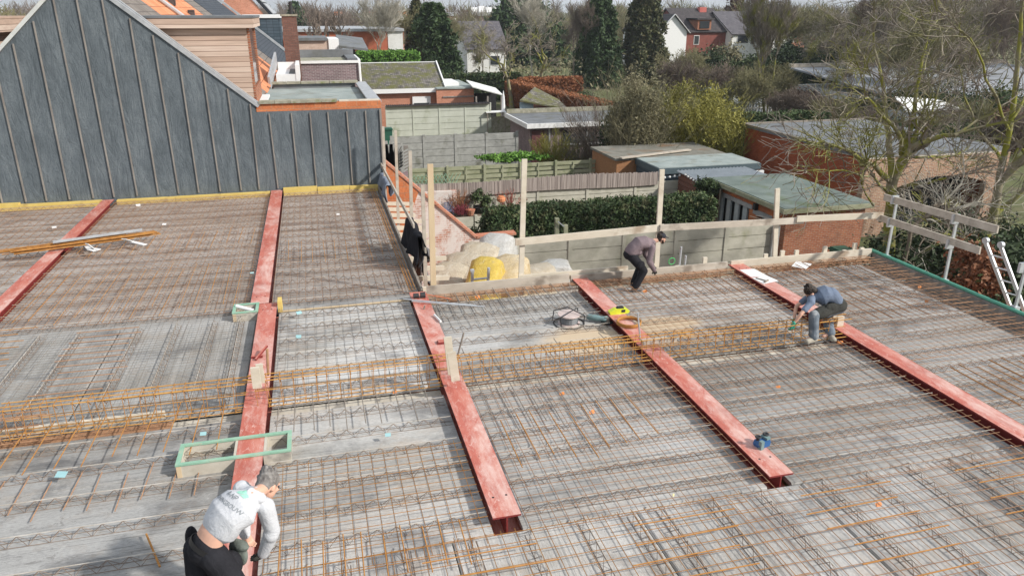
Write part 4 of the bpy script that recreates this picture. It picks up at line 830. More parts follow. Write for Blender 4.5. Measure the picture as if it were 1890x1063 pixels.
bb_(893,534,18.0,.52,1.5,R(62),R(-30),'bright yellow wrapped bale behind the small grey frame',MB3,1.1)
bb_(936,526,18.6,.58,1.5,R(60),R(-12),'tan and yellow wrapped bale beside the tall timber post',MB4,1.15)
bb_(990,520,19.5,.52,1.0,R(10),0,'cream wrapped bale lying right of the tall post',MB1)
bb_(1026,512,19.7,.50,.9,R(80),0,'white wrapped bale lying farthest right by the concrete fence',MB2)
# stack underneath
for i,(x,y) in enumerate([(2.9,18.6),(3.5,19.6),(4.1,20.4),(4.9,20.9),(5.2,19.2),(4.2,18.4),(6.0,19.9),(6.8,20.1)]):
    pass
q=MB(); q.box(3.0,7.4,18.3,21.3,GZ,-2.75); wobj('pallet_stack',q,MT['timberw'],'stack of pallets carrying the wrapped bales','pallets')
# grey steel frame by the bales
p0=PY(871,495,14.2); p1=PY(871,528,14.2)
q=MB(); q.seg(PY(872,497,14.2),PY(871,540,14.2),.03,n=8); q.seg(PY(902,494,14.2),PY(900,540,14.2),.03,n=8); q.seg(PY(872,516,14.2),PY(901,513,14.2),.02,n=8); q.bar(PY(868,500,14.2),PY(875,499,14.2),.06,.05)
wobj('scaffold_ladder_top',q,MT['galv'],'top of a small grey ladder leaning at the slab edge before the yellow bale','ladder')
# ================================================================= GUARD POSTS AND RAILS
def post(px_,py_,pb,Y,wd,label,m='timberp',zb=-.5):
    a_=PY(px_,py_,Y); b_=PY(pb[0],pb[1],Y); b=MB(); d=(b_-a_); e=b_+d.normalized()*(b_.z-zb); b.bar(tuple(e),tuple(a_),wd,.045,(0,1,0)); return wobj('guard_post',b,MT[m],label,'post','timber guard posts along the slab edge')
post(794,303,(800,530),13.34,.105,'thick pale timber post at the corner where the far arm begins','timber')
post(968,294,(962,510),13.36,.1,'tall pale timber post standing between the tan bale and the board')
post(1222,313,(1216,415),13.36,.1,'timber post behind the back of the crouching man in the cap',zb=-.5)
post(1435,348,(1430,470),13.36,.1,'shorter timber post nearest the brick shed')
for i,(px_,py_,pb,Y,nm) in enumerate([(707,234,(712,360),22.3,'first, beside the blue wall corner'),(730,241,(736,430),19.8,'second from the blue wall'),(757,279,(761,470),17.0,'third from the blue wall, by the black jacket'),(780,342,(785,500),14.9,'fourth from the blue wall, by the grey clothes')]):
    post(px_,py_,pb,Y,.075,'thin post on the far arm, '+nm,'timberw',-.9)
ra=PX(696,288,1.82); 
board(PX(697,292,1.85),PX(764,418,1.85),.035,.11,'timberw','grey timber guard rail sloping from the blue wall to the black jacket','guard rail','guard_rail')
board(PX(763,418,1.98),PX(786,463,1.98),.035,.11,'timberp','pale timber guard rail end carrying the grey clothes','guard rail','guard_rail')
p0=PY(951,447,13.3); p1=PY(1225,420,13.3); p2=PY(1618,399,13.3)
board((p0.x,13.30,p0.z),(p1.x,13.30,p1.z),.035,.14,'timberp','pale timber guard rail behind the man in the cap','guard rail','guard_rail')
board((p1.x-.1,13.26,p1.z+.01),(p1.x+3.2,13.26,PY(1440,410,13.26).z),.035,.13,'timberw','weathered timber guard rail in the middle of the back edge','guard rail','guard_rail')
board((p1.x+3.0,13.22,PY(1440,407,13.2).z),(11.75,13.22,PY(1618,399,13.2).z),.035,.13,'timberp','pale timber guard rail at the right end of the back edge','guard rail','guard_rail')
board((11.70,PX(1632,364,11.7).y,PX(1632,364,11.7).z),(11.70,PX(1842,424,11.7).y,PX(1842,424,11.7).z),.035,.14,'timberw','upper timber guard rail on the right edge above the green pipe','guard rail','guard_rail')
board((11.70,PX(1618,400,11.7).y,PX(1618,400,11.7).z),(11.70,PX(1809,463,11.7).y,PX(1809,463,11.7).z),.035,.14,'timberw','lower timber guard rail on the right edge above the green pipe','guard rail','guard_rail')
for i,(a_,b_) in enumerate([((1656,368),(1636,475)),((1768,396),(1743,520)),((1900,470),(1873,570))]):
    t=PX(*a_,11.78); u=PX(*b_,11.78); g_=thing('guard_upright','galvanised guard rail upright on the right edge, %s'%(['farthest','middle','nearest, cut by the picture edge'][i]),'upright',(11.78,u.y,u.z),'galvanised guard uprights')
    q=MB(); q.bar((0,0,-.15),(0,t.y-u.y,t.z-u.z),.05,.035,(0,1,0)); part('tube',q,MT['galv'],g_)
    q=MB(); q.box(-.05,.06,-.05,.05,-.1,.05); part('foot_clamp',q,MT['galv'],g_)
    for zz in(.78,1.28):
        if zz<t.z-u.z+.05: q=MB(); q.box(-.13,.03,-.02,.03,zz-.09,zz+.09); part('rail_bracket',q,MT['galv'],g_)
# ladder
la=PX(1819,447,11.84); lb=PX(1846,565,11.84); lc=PX(1847,455,11.84); ld=PX(1872,572,11.84)
lt=thing('aluminium_ladder','aluminium ladder with round grey end caps rising over the green pipe','ladder',(11.9,10,-1.5))
off=Vector(lt.location)
A0=Vector((11.84,10.72,1.05));A1=Vector((12.2,10.05,-1.6)); B0=Vector((11.84,10.36,1.05)); B1=Vector((12.2,9.65,-1.6))
A0=la;A1=lb+(lb-la)*.9+Vector((.4,0,0));B0=lc;B1=ld+(ld-lc)*.9+Vector((.4,0,0))
for a_,b_ in((A0,A1),(B0,B1)):
    q=MB(); q.bar(tuple(a_-off),tuple(b_-off),.03,.075,(0,1,0)); part('stile',q,MT['alu'],lt)
    q=MB(); q.seg(tuple(a_-off+Vector((-.03,0,.03))),tuple(a_-off+Vector((.03,0,.03))),.06,n=16); part('end_cap',q,MT['galv'],lt)
for k in range(1,10): u=k*.105; q=MB(); q.seg(tuple(A0.lerp(A1,u)-off),tuple(B0.lerp(B1,u)-off),.014,n=8); part('rung',q,MT['alu'],lt)
# ================================================================= HANGING CLOTHES
def mcloth(name,c,var=.25):
    a=N(name,.9,.1); f=a.noise(3.5,None,5,.6,.5); c_=a.ramp(f,[(.3,tuple(x*(1-var) for x in c)),(.7,tuple(min(1,x*(1+var)) for x in c))]); c_=a.mix(.15,c_,a.ramp(a.noise(60,None,3),[(.3,.2),(.7,.8)]),'OVERLAY'); a.bump(a.noise(9,None,4,.6,.8),.7,.02); return a.col(c_)
def drape(p0,p1,h,th,m,label,cat,seed,name='jacket',fold=.05):
    # cloth folded over a rail: inverted U section swept along the rail, with folds
    rg=random.Random(seed); p0=Vector(p0);p1=Vector(p1); d=(p1-p0); nrm=d.cross(Vector((0,0,1))).normalized(); q=MB(); nu,nv=14,20
    ph=[rg.uniform(0,6) for _ in range(4)]
    for i in range(nu+1):
        u=i/nu; b=p0+d*u; hh=h*(.62+.30*math.sin(math.pi*u)+.20*math.sin(7*u+ph[0]))
        for j in range(nv+1):
            v=j/nv; s=(v-.5)*2; r=.05+th*.5*abs(s)**.7
            side=math.copysign(1,s) if abs(s)>1e-6 else 0
            z=.04-max(0,abs(s)-.12)/.88*hh*(1 if s>0 else .72)
            o=nrm*side*min(1,abs(s)/.12)*(r+fold*1.5*math.sin(11*u+ph[1]+3*s)*abs(s)+.03*math.sin(23*u+ph[3])); c=b+o+Vector((0,0,z))+d*(.06*math.sin(4*s+ph[2])*abs(s)); q.v.append(tuple(c))
    for i in range(nu):
        for j in range(nv): a_=i*(nv+1)+j; q.f.append((a_,a_+1,a_+nv+2,a_+nv+1))
    o=wobj(name,q,m,label,cat,smooth=True); mo=o.modifiers.new('s','SOLIDIFY'); mo.thickness=.018; return o
BK=mcloth('black_fabric',(.018,.018,.022)); GY=mcloth('grey_fabric',(.15,.145,.15)); BG=mcloth('blue_grey_fabric',(.22,.25,.31))
drape(PX(756,405,1.87),PX(774,440,1.87),.72,.16,BK,'black jacket hanging over the guard rail of the far arm','jacket',1)
drape(PX(770,440,1.99),PX(784,465,1.99),.62,.14,GY,'grey jacket with dark sleeve hanging next to the black jacket','jacket',2)
drape(PX(774,452,2.02),PX(779,462,2.02),1.15,.10,GY,'long grey trousers hanging down from the rail end','trousers',5,'trousers')
drape(PX(704,318,1.87),PX(718,344,1.87),.62,.14,BG,'blue grey sweater hanging on the rail by the blue wall','sweater',3,'sweater')
# ================================================================= THINGS ON THE SLAB
def crate(x0,x1,y0,y1,z0,z1,gap,label):
    t=thing('shuttering_box',label,'wooden box',((x0+x1)/2,(y0+y1)/2,z0)); o=Vector(t.location)
    def pb_(nm,b,m): q=MB(); q.box(b[0]-o.x,b[1]-o.x,b[2]-o.y,b[3]-o.y,b[4]-o.z,b[5]-o.z); return part(nm,q,MT[m],t)
    e=.03
    for a_,b_ in(((x0,gap[0]),(gap[1],x1)) if gap else ((x0,x1),)):
        pb_('side_board',(a_,b_,y0,y0+e,z0,z1),'ply'); pb_('side_board',(a_,b_,y1-e,y1,z0,z1),'ply')
        pb_('end_board',(a_,a_+e,y0+e+.001,y1-e-.001,z0,z1-.002),'ply'); pb_('end_board',(b_-e,b_,y0+e+.001,y1-e-.001,z0,z1-.002),'ply')
    pb_('corner_block',(x0-.004,x0+.05,y0-.004,y0+.05,z0,z1-.004),'timber')
    zt_=z1+.002; q=MB(); g_=.04
    for b in((x0-.01,x1+.01,y0-.01,y0+g_),(x0-.01,x1+.01,y1-g_,y1+.01),(x0-.01,x0+g_,y0+g_+.001,y1-g_-.001),(x1-g_,x1+.01,y0+g_+.001,y1-g_-.001)): q.box(b[0]-o.x,b[1]-o.x,b[2]-o.y,b[3]-o.y,zt_-o.z,zt_+.022-o.z)
    part('green_rim',q,MT['greenp'],t); return t
crate(-1.92,-.63,8.22,8.68,-.15,.004,(-1.262,-.948),'long wooden box with green rim straddling the second red beam')
crate(P(433,565,0).x,-1.27,13.0,13.42,-.15,.004,None,'small wooden box with green rim beside the beam joint')
p=P(436,568,.02); q=MB(); q.seg((p.x,p.y+.05,.03),(p.x+.3,p.y-.12,-.02),.035,n=10); wobj('white_tube',q,MT['white'],'short white tube sticking out of the small green rimmed box','tube')
# timber blocks clamping the cage on the beams
def blocks(items,label,m='timberp',name='timber_block'):
    q=MB()
    for a_,b_,w_,h_ in items: q.bar(a_,b_,w_,h_,(0,1,0))
    return wobj(name,q,MT[m],label,'timber block')
def pz(px_,py_,Y): return tuple(PY(px_,py_,Y))
blocks([(pz(475,715,9.38),pz(470,678,9.38),.11,.05),(pz(483,706,9.50),pz(478,672,9.50),.09,.04)],'short timber block standing on the second beam in front of the cage')
blocks([(pz(841,702,9.30),pz(833,650,9.30),.12,.04),(pz(834,690,9.44),pz(826,622,9.44),.11,.04)],'two tall timber boards standing on the third beam at the cage')
blocks([((4.70,9.9,.10),(5.22,9.9,.10),.06,.10),((5.24,9.86,.06),(5.24,9.86,.2),.05,.05)],'dark timber block lying across the fourth beam behind the cage','timberw')
blocks([((8.20,9.95,0),(8.20,9.95,.36),.12,.05),((8.28,9.86,0),(8.28,9.86,.18),.12,.05)],'timber block on the rightmost beam behind the knees of the man in the blue T-shirt')
# rods standing on the beams
def rod(a_,b_,r,m,label): q=MB(); q.seg(a_,b_,r,n=6); wobj('steel_rod',q,MT[m],label,'rod')
rod(pz(495,692,9.75),pz(493,644,9.75),.018,'rustb','red brown upright rod on the second beam behind the cage')
rod(pz(845,655,10.2),pz(856,614,10.2),.014,'steel','dark rod leaning in the cage right of the third beam')
rod(pz(1182,628,9.95),pz(1177,577,9.95),.014,'galv','grey upright rod next to the wire coil')
rod(pz(780,582,12.4),pz(784,564,12.4),.014,'steel','short dark rod standing on the third beam')
# bundle of bars across the leftmost beam
bt=thing('bar_bundle','bundle of orange reinforcing bars with white straps lying over the leftmost red beam','rebar bundle',(-5,17.2,.02)); o=Vector(bt.location)
a_=P(6,466,.10); b_=P(280,430,.12); q=MB()
for k in range(26):
    dx,dy,dz=random.uniform(-.5,.3),random.uniform(-.09,.09),random.uniform(-.05,.05); v=Vector((random.uniform(-.2,.2),dy,dz)); q.seg(a_.lerp(b_,max(0,-dx*.25))-o+v,a_.lerp(b_,1-max(0,random.uniform(-.05,.2)))-o+v,.011,n=5)
part('bars',q,MT['rust'],bt); q=MB()
c_=P(98,447,.22); d_=P(262,424,.22)
for k in range(7): v=Vector((0,random.uniform(-.06,.06),random.uniform(-.02,.03))); q.seg(c_-o+v,d_-o+v,.010,n=5)
part('grey_bars',q,MT['zinc'],bt)
for pts in([(152,438),(154,447),(165,460),(176,463)],[(228,441),(243,446),(256,449),(268,452)],[(160,450),(172,459),(183,461)]):
    q=MB(); pp=[P(x,y,.17 if i==0 else .02) for i,(x,y) in enumerate(pts)]
    for i in range(len(pp)-1): q.bar(tuple(pp[i]-o),tuple(pp[i+1]-o),.10,.012)
    part('strap',q,MT['white'],bt)
# coil of wire, tool, reel, pliers etc.
p=P(1160,597,.02); q=MB()
for k in range(5): q.torus((p.x+random.uniform(-.01,.01),p.y+random.uniform(-.01,.01),.02+.012*k),.20-.006*(k%2),.012,32,6)
wobj('wire_coil',q,MT['rust'],'orange rusty coil of tying wire lying on the fourth beam','wire coil',smooth=True)
yel=mplain('fluorescent_yellow_plastic',(.62,.68,.04),.5)
p=P(1142,576,.02); t=thing('yellow_tool','fluorescent yellow and black power tool lying on the fourth beam','tool',(p.x,p.y,0))
q=MB(); q.prism([(-.17,0),(.16,0),(.19,.04),(.13,.09),(-.08,.10),(-.19,.05)],'y',-.05,.05); part('body',q,yel,t)
q=MB(); q.prism([(-.05,.10),(.09,.091),(.07,.13),(-.03,.125)],'y',-.03,.03); q.box(.03,.10,-.055,.055,.03,.08); part('grip',q,MT['black'],t)
p=P(1050,594,-.12); t=thing('cable_reel','cable reel with pale top flange and black wire frame lying on the slab','cable reel',(p.x,p.y,-.15))
q=MB(); q.lathe([(.19,.0),(.19,.02),(.12,.025),(.12,.16),(.20,.165),(.20,.185),(.05,.19)],n=20); part('spool',q,mplain('pinkish_spool',(.55,.45,.42),.5),t)
q=MB()
for k in range(6): q.torus((0,0,.04+.02*k),.15,.014,20,6)
part('cable',q,mplain('grey_cable',(.16,.17,.18),.5),t)
q=MB(); 
for s in(-1,1): q.path([(-.2*s,-.2,0),(-.22*s,-.18,.2),(0,-.1*s,.27),(.22*s,.18,.2),(.24*s,.2,0)],.01,5)
q.torus((0,0,.01),.27,.01,20,5); part('frame',q,MT['black'],t)
p=P(1103,592,-.12); t=thing('angle_grinder','grey green angle grinder lying on the slab beside the fourth beam','angle grinder',(p.x,p.y,-.12),rz=R(-35))
gg=mplain('grey_green_plastic',(.17,.26,.26),.5)
q=MB(); q.lathe([(.035,-.2),(.05,-.16),(.055,0),(.045,.05),(.05,.1),(.06,.17)],n=12); q.v=[(z,y,x+.05) for x,y,z in q.v]; part('body',q,gg,t,smooth=True)
q=MB(); q.seg((.17,0,-.0),(.17,0,.1),.05,n=12); part('gear_head',q,MT['steel'],t)
q=MB(); q.seg((.17,0,-.004),(.17,0,.004),.11,n=20); part('disc',q,MT['black'],t)
q=MB(); q.path([(-.2,0,.05),(-.32,.05,.02),(-.38,-.1,0),(-.3,-.25,0),(-.1,-.3,0),(.1,-.22,0)],.008,5); part('cord',q,MT['black'],t)
p=P(1406,822,.0); t=thing('blue_clamp_tool','small blue and grey tool with two round knobs on the end of the fourth beam','tool',(p.x,p.y,0),rz=R(15))
bl=mplain('blue_plastic',(.03,.11,.28),.4)
q=MB(); q.prism([(-.085,0),(.075,0),(.09,.05),(.07,.09),(-.08,.085),(-.1,.04)],'y',-.055,.055); part('body',q,bl,t)
q=MB(); q.box(-.095,-.045,-.075,-.03,-.0,.11); q.box(.02,.08,-.05,.05,.091,.12); part('bracket',q,gg,t)
for s in(-.06,.07): q=MB(); q.torus((s,.02,.13),.03,.011,16,6); q.seg((s,.02,.08),(s,.02,.13),.022,n=10); part('knob',q,MT['black'],t)
# papers and level on the right beam
def sheet(cn,label,m=None,name='paper_sheet',z=.006,cat='paper'):
    q=MB(); pp=[P(x,y,z) for x,y in cn]; q.slabq([pp[3],pp[2],pp[1],pp[0]],.003); return wobj(name,q,m or MT['white'],label,cat)
sheet([(1365,498),(1392,496),(1418,510),(1386,511)],'white drawing sheet on the upper end of the right beam')
sheet([(1388,513),(1416,509),(1437,518),(1410,524)],'white drawing sheet on the right beam with a dark hammer on it',z=.009)
sheet([(1461,491),(1470,482),(1499,487),(1487,497)],'white sheet lying on the wire mesh near the back right board',z=-.02)
q=MB(); q.bar(tuple(P(1395,513,.02)),tuple(P(1414,518,.02)),.02,.02); q.bar(tuple(P(1411,521,.02)),tuple(P(1418,517,.02)),.03,.03); wobj('hammer',q,MT['steel'],'small dark hammer lying on the drawing sheet','hammer')
CY_=mplain('cyan_tag_plastic',(.30,.50,.52),.5,var=.05); OR_=mplain('orange_tag_plastic',(.62,.22,.06),.5,var=.1)
tags=[(113,875,'c',24,'cyan tag on the plank at the far left of the near slab'),(375,800,'c',14,'thin cyan tag left of the long green rimmed box'),(552,577,'c',12,'cyan tag by the foam strip behind the second beam'),(551,621,'c',12,'cyan tag on the pale plank between second and third beams'),(716,802,'c',14,'cyan tag on the pale plank in front of the cage'),
(457,430,'c',0,''),(303,414,'w',8,'white tag on the bay behind the bar bundle'),(255,379,'w',8,'white tag near the yellow insulation'),(100,420,'w',8,'white tag left of the leftmost beam'),(624,560,'c',0,''),(465,504,'c',8,'blue tag left of the far second beam'),(624,396,'w',7,'white tag in the middle of the far slab arm'),
(1037,727,'o',12,'orange and white tag, upper one between third and fourth beams'),(1092,761,'o',14,'square orange tag, lower one between third and fourth beams'),(1436,714,'o',11,'orange tag between the two right beams at mid length'),(1621,931,'o',18,'orange tag over the nearest row of planks'),(1550,632,'o',14,'orange tag by the boot of the man in the blue T-shirt'),(1710,556,'o',9,'orange tag right of the last beam, nearer of two'),(1697,530,'o',8,'orange tag right of the last beam, farther of two'),(881,549,'o',11,'orange tag by the back board near the corner post'),(1190,538,'o',10,'orange and white tag at the feet of the man in the cap'),(1243,913,'y',12,'pale yellow upright tag at the near joint'),(728,724,'o',9,'orange scrap under the cage between second and third beams')]
YE_=mplain('pale_yellow_tag',(.72,.66,.36),.5)
for x,y,k,s,l in tags:
    if not s: continue
    p=P(x,y,-.03); e=s/1380*p.y*.42; q=MB(); rz=random.uniform(-.5,.5); M=Matrix.Translation(p)@Matrix.Rotation(rz,4,'Z')@Matrix.Rotation(R(random.uniform(15,40) if k!='y' else 80),4,'X')
    hx=e if k!='y' else e*.5; q.box(-hx,hx,-e*.7,e*.7,-.002,.002,M); 
    if k=='o': q.box(hx*.2,hx*1.3,-e*.3,e*.9,.004,.007,M)
    wobj('plastic_tag',q,{'c':CY_,'w':MT['white'],'o':OR_,'y':YE_}[k],l,'tag','plastic tags on the slab')
# long grey bars and bits at the third beam's far end
for i,(a_,b_,l) in enumerate([((745,552),(880,564),'upper'),((760,556),(895,566),'lower')]):
    q=MB(); q.seg(P(*a_,.04),P(*b_,.03),.011,n=8); wobj('grey_tube',q,MT['galv'],'long grey tube lying across the far end of the third beam, '+l,'tube')
q=MB(); q.seg(P(785,543,.06),P(833,552,.02),.008,n=6); wobj('orange_rod',q,mplain('orange_red_rod',(.7,.18,.08),.5),'thin orange red rod beside the grey tubes at the corner post','rod')
p=P(775,547,.03); q=MB(); q.seg((p.x-.12,p.y,.05),(p.x-.02,p.y,.05),.045,n=12); q.seg((p.x+.01,p.y,.05),(p.x+.10,p.y,.05),.055,n=12); wobj('tape_rolls',q,MT['black'],'two dark rolls on the far end of the third beam','tape roll')
p=P(805,590,.02); q=MB(); q.seg((p.x,p.y+.2,.03),(p.x+.06,p.y-.12,.03),.02,n=8); wobj('tube_of_sealant',q,MT['white'],'small white and green cartridge on the third beam','cartridge')
p=P(813,632,.01)
for k in range(3): q=MB(); q.box(p.x-.06+.01*k,p.x+.07+.01*k,p.y-.06,p.y+.05,.002+.014*k,.013+.014*k); wobj('steel_plate',q,MT['primer'],'small red steel plate in the little stack on the third beam','steel plate','stacked small red plates')
p=P(478,664,.01); q=MB(); q.bar((p.x-.05,p.y,.02),(p.x+.12,p.y+.25,.12),.03,.03); q.bar((p.x-.12,p.y+.1,.02),(p.x+.05,p.y+.1,.02),.03,.03); wobj('steel_bracket',q,MT['primer'],'small red bracket lying on the second beam behind the cage','bracket')
q=MB(); q.seg(P(270,985,-.08),P(295,1045,-.1),.011,n=6); wobj('reinforcing_bar',q,MT['rust'],'single crooked rusty bar lying left of the man in white','rebar')
p=P(960,487,0)
# hazard green loop and tape on the stake
p=PY(1240,482,13.33); q=MB(); M=Matrix.Rotation(R(90),3,'X').to_4x4(); q.torus((p.x,13.33,p.z),.07,.008,16,5,M=M); wobj('green_wire_loop',q,mplain('bright_green_wire',(.08,.55,.15),.5),'bright green wire loop hanging behind the man in the cap','wire')
# garden chair, pots, shrubs on the terrace
p=PY(829,392,30.6); gc=thing('garden_chair','blue grey slatted garden chair on the raised terrace behind the painted wall','chair',(p.x,30.6,tw.z)); gc.scale=(.72,.72,.72)
cm=mplain('blue_grey_plastic',(.15,.16,.24),.5)
q=MB(); q.box(-.25,.25,-.22,.22,.28,.31); part('seat',q,cm,gc)
q=MB()
for k in range(6): q.bar((-.22+k*.088,.2,.31),(-.22+k*.088,.3,.72-.012*abs(k-2.5)),.05,.02)
q.bar((-.25,.3,.72),(.25,.3,.72),.05,.03); part('backrest',q,cm,gc)
for sx in(-.22,.22):
    for sy in(-.2,.2): q=MB(); q.box(sx-.02,sx+.02,sy-.02,sy+.02,0,.279); part('leg',q,cm,gc)
    q=MB(); q.bar((sx*1.15,-.22,.48),(sx*1.15,.25,.48),.05,.03); part('armrest',q,cm,gc)
# ================================================================= VEGETATION
import numpy as np
def leaves(name,m,P_,size,seed=0,elong=1.6,flat=.0,parent=None):
    # many small leaf quads at the given points (n x 3)
    rg=np.random.default_rng(seed); n=len(P_); a_=rg.normal(size=(n,3)); a_/=np.linalg.norm(a_,axis=1)[:,None]; b_=rg.normal(size=(n,3)); b_[:,2]*=1-flat
    b_=np.cross(a_,b_); b_/=np.linalg.norm(b_,axis=1)[:,None]+1e-9; s=size*rg.uniform(.6,1.3,(n,1))
    A=a_*s*elong; B=b_*s; V=np.stack([P_-A,P_+B*.8,P_+A,P_-B*.8],1).reshape(-1,3)
    me=bpy.data.meshes.new(name); me.vertices.add(4*n); me.vertices.foreach_set('co',V.astype(np.float32).ravel()); me.loops.add(4*n); me.loops.foreach_set('vertex_index',np.arange(4*n,dtype=np.int32))
    me.polygons.add(n); me.polygons.foreach_set('loop_start',np.arange(0,4*n,4,dtype=np.int32)); me.polygons.foreach_set('loop_total',np.full(n,4,dtype=np.int32)); me.materials.append(m); me.update(); me.validate()
    return me
def blobpts(n,c,r,seed,clump=14,shell=.55,csz=.33):
    # points gathered in clumps spread through an ellipsoid, denser to the outside
    rg=np.random.default_rng(seed); d=rg.normal(size=(clump,3)); d/=np.linalg.norm(d,axis=1)[:,None]; cc=d*(shell+(1-shell)*rg.random((clump,1))**.6)*.8
    k=rg.integers(0,clump,n); p=cc[k]+rg.normal(size=(n,3))*csz*.5*rg.uniform(.5,1.25,(clump,1))[k]
    return p*np.array(r)+np.array(c)
def hedge(x0,x1,y0,y1,z0,z1,m,label,n=9000,size=.05,rough=.09,name='hedge',seed=1,cat='hedge'):
    rg=np.random.default_rng(seed); c=((x0+x1)/2,(y0+y1)/2,z0); X,Y_,Z=x1-x0,y1-y0,z1-z0
    t=thing(name,label,cat,c); q=MB(); q.box(-X/2+.08,X/2-.08,-Y_/2+.08,Y_/2-.08,0,Z-.08); part('inner_twigs',q,MT['dkshrub'] if m!=MT['beech'] and m!=MT['beechd'] else MT['brownshrub'],t)
    A=[X*Z,X*Z*.3,Y_*Z,Y_*Z,X*Y_*1.6]; w_=np.array(A)/sum(A); f=rg.choice(5,n,p=w_); u=rg.random(n)-.5; v=rg.random(n); e=rg.normal(size=n)*rough
    x=np.where(f<2,u*X,np.where(f==2,-X/2+e,np.where(f==3,X/2+e,u*X))); y=np.where(f==0,-Y_/2+e,np.where(f==1,Y_/2+e,np.where(f<4,u*Y_,(v-.5)*Y_))); z=np.where(f<4,v*Z,Z+e+.04*np.sin(x*2.1))
    link(bpy.data.objects.new('foliage',leaves('foliage',m,np.stack([x,y,z],1),size,seed)),t); return t
def grow(q,p,d,L,r,lev,rg,up=.12,wig=.22,nk=(3,4),ang=(.45,.9),rmin=.006,lf=.72,thick=None,steps=4,out=None):
    pts=[p.copy()]; dd=d.copy(); rr=r
    for k in range(steps):
        dd=(dd+Vector((rg.gauss(0,wig),rg.gauss(0,wig),rg.gauss(0,wig)+up))*.6).normalized(); p2=pts[-1]+dd*L/steps; r2=max(rmin,rr*(.9 if lev>1 else .8)); (thick if (thick is not None and rr>.045) else q).seg(pts[-1],p2,rr,r2,5 if rr>.05 else 3,cap=False); pts.append(p2); rr=r2
        if lev>0 and k>=(1 if lev>1 else 0):
            for _ in range(rg.randint(1,2) if k<steps-1 else rg.randint(nk[0]-1,nk[1]-1)):
                a_=rg.uniform(*ang); ax=dd.cross(Vector((rg.gauss(0,1),rg.gauss(0,1),rg.gauss(0,1)))).normalized(); nd=(Matrix.Rotation(a_,3,ax)@dd).normalized()
                grow(q,p2,nd,L*lf*rg.uniform(.7,1.1),max(rmin,rr*rg.uniform(.5,.72)),lev-1,rg,up,wig,nk,ang,rmin,lf,thick,steps if lev>2 else 3,out)
    if out is not None and lev<=0: out.append(pts[-1])
def bare(seed,h,r,lev=4,trunk=.3,up=.12,wig=.22,ang=(.45,.9),m='twig',mt='bark',rmin=.012,nk=(3,4),lf=.72,stems=1,lean=0):
    rg=random.Random(seed); q=MB(); tq=MB()
    for s in range(stems):
        d=Vector((rg.gauss(0,.08+.12*(stems>1))+lean,rg.gauss(0,.08+.12*(stems>1)),1)).normalized(); p=Vector((rg.uniform(-.2,.2)*(stems>1),rg.uniform(-.2,.2)*(stems>1),-.1)); e=p+d*h*trunk; tq.seg(p,e,r,r*.85,8,cap=False)
        grow(q,e,d,h*.36,r*.8,lev,rg,up,wig,nk,ang,rmin,lf,tq)
    return (tq.mesh('trunk',MT[mt],True),q.mesh('crown',MT[m]))
BV={}
def tree(kind,x,y,s,label,rz=0,name='bare_tree',cat='tree',z=GZ,group=None,sz=None):
    a_,b_=BV[kind]; t=thing(name,label,cat,(x,y,z),group,rz); t.scale=(s,s,sz or s)
    link(bpy.data.objects.new('trunk',a_),t); link(bpy.data.objects.new('crown',b_),t); return t
BV['a']=bare(11,11,.20,5,.22,.10,.25,rmin=.016,m='twig'); BV['b']=bare(12,12,.22,5,.28,.16,.2,(.35,.75),m='twigb',rmin=.016); BV['c']=bare(13,11,.18,5,.2,.08,.3,(.5,1.0),m='twigo',mt='barkmoss',rmin=.016)
BV['birch']=bare(14,13,.16,5,.3,.2,.2,(.3,.6),m='twigp',mt='twigp',rmin=.014); BV['pollard']=bare(15,8,.22,3,.4,.3,.15,(.3,.7),m='twigb',rmin=.03,nk=(3,4),lf=.5); BV['slim']=bare(16,12,.13,5,.3,.28,.14,(.25,.55),m='twig',mt='barkmoss',rmin=.014,stems=3)
BV['bush']=bare(17,4,.03,4,.1,.10,.25,(.3,.8),m='twigb',mt='twigb',rmin=.009,stems=7); BV['oldfruit']=bare(18,6,.16,4,.15,.06,.3,(.5,1.1),m='twig',mt='barkmoss',rmin=.014,nk=(2,3))
BV['bushy']=bare(19,4,.03,4,.1,.05,.3,(.3,.9),m='twigo',mt='twigb',rmin=.010,stems=7)
def gz(px_,D,z=GZ): return None
def at(px_,Y,z=GZ): p=PY(px_,300,Y); r=ray(px_,300); return p.x
def atx(px_,Y,z):   # x of pixel column px_ at depth Y and height z
    y=300
    for _ in range(6):
        p=PY(px_,y,Y); 
        # find pixel row where height is z
        lo,hi=-2000,3000
        for _ in range(30):
            mid=(lo+hi)/2
            if PY(px_,mid,Y).z>z: lo=mid
            else: hi=mid
        y=(lo+hi)/2
    return PY(px_,y,Y).x
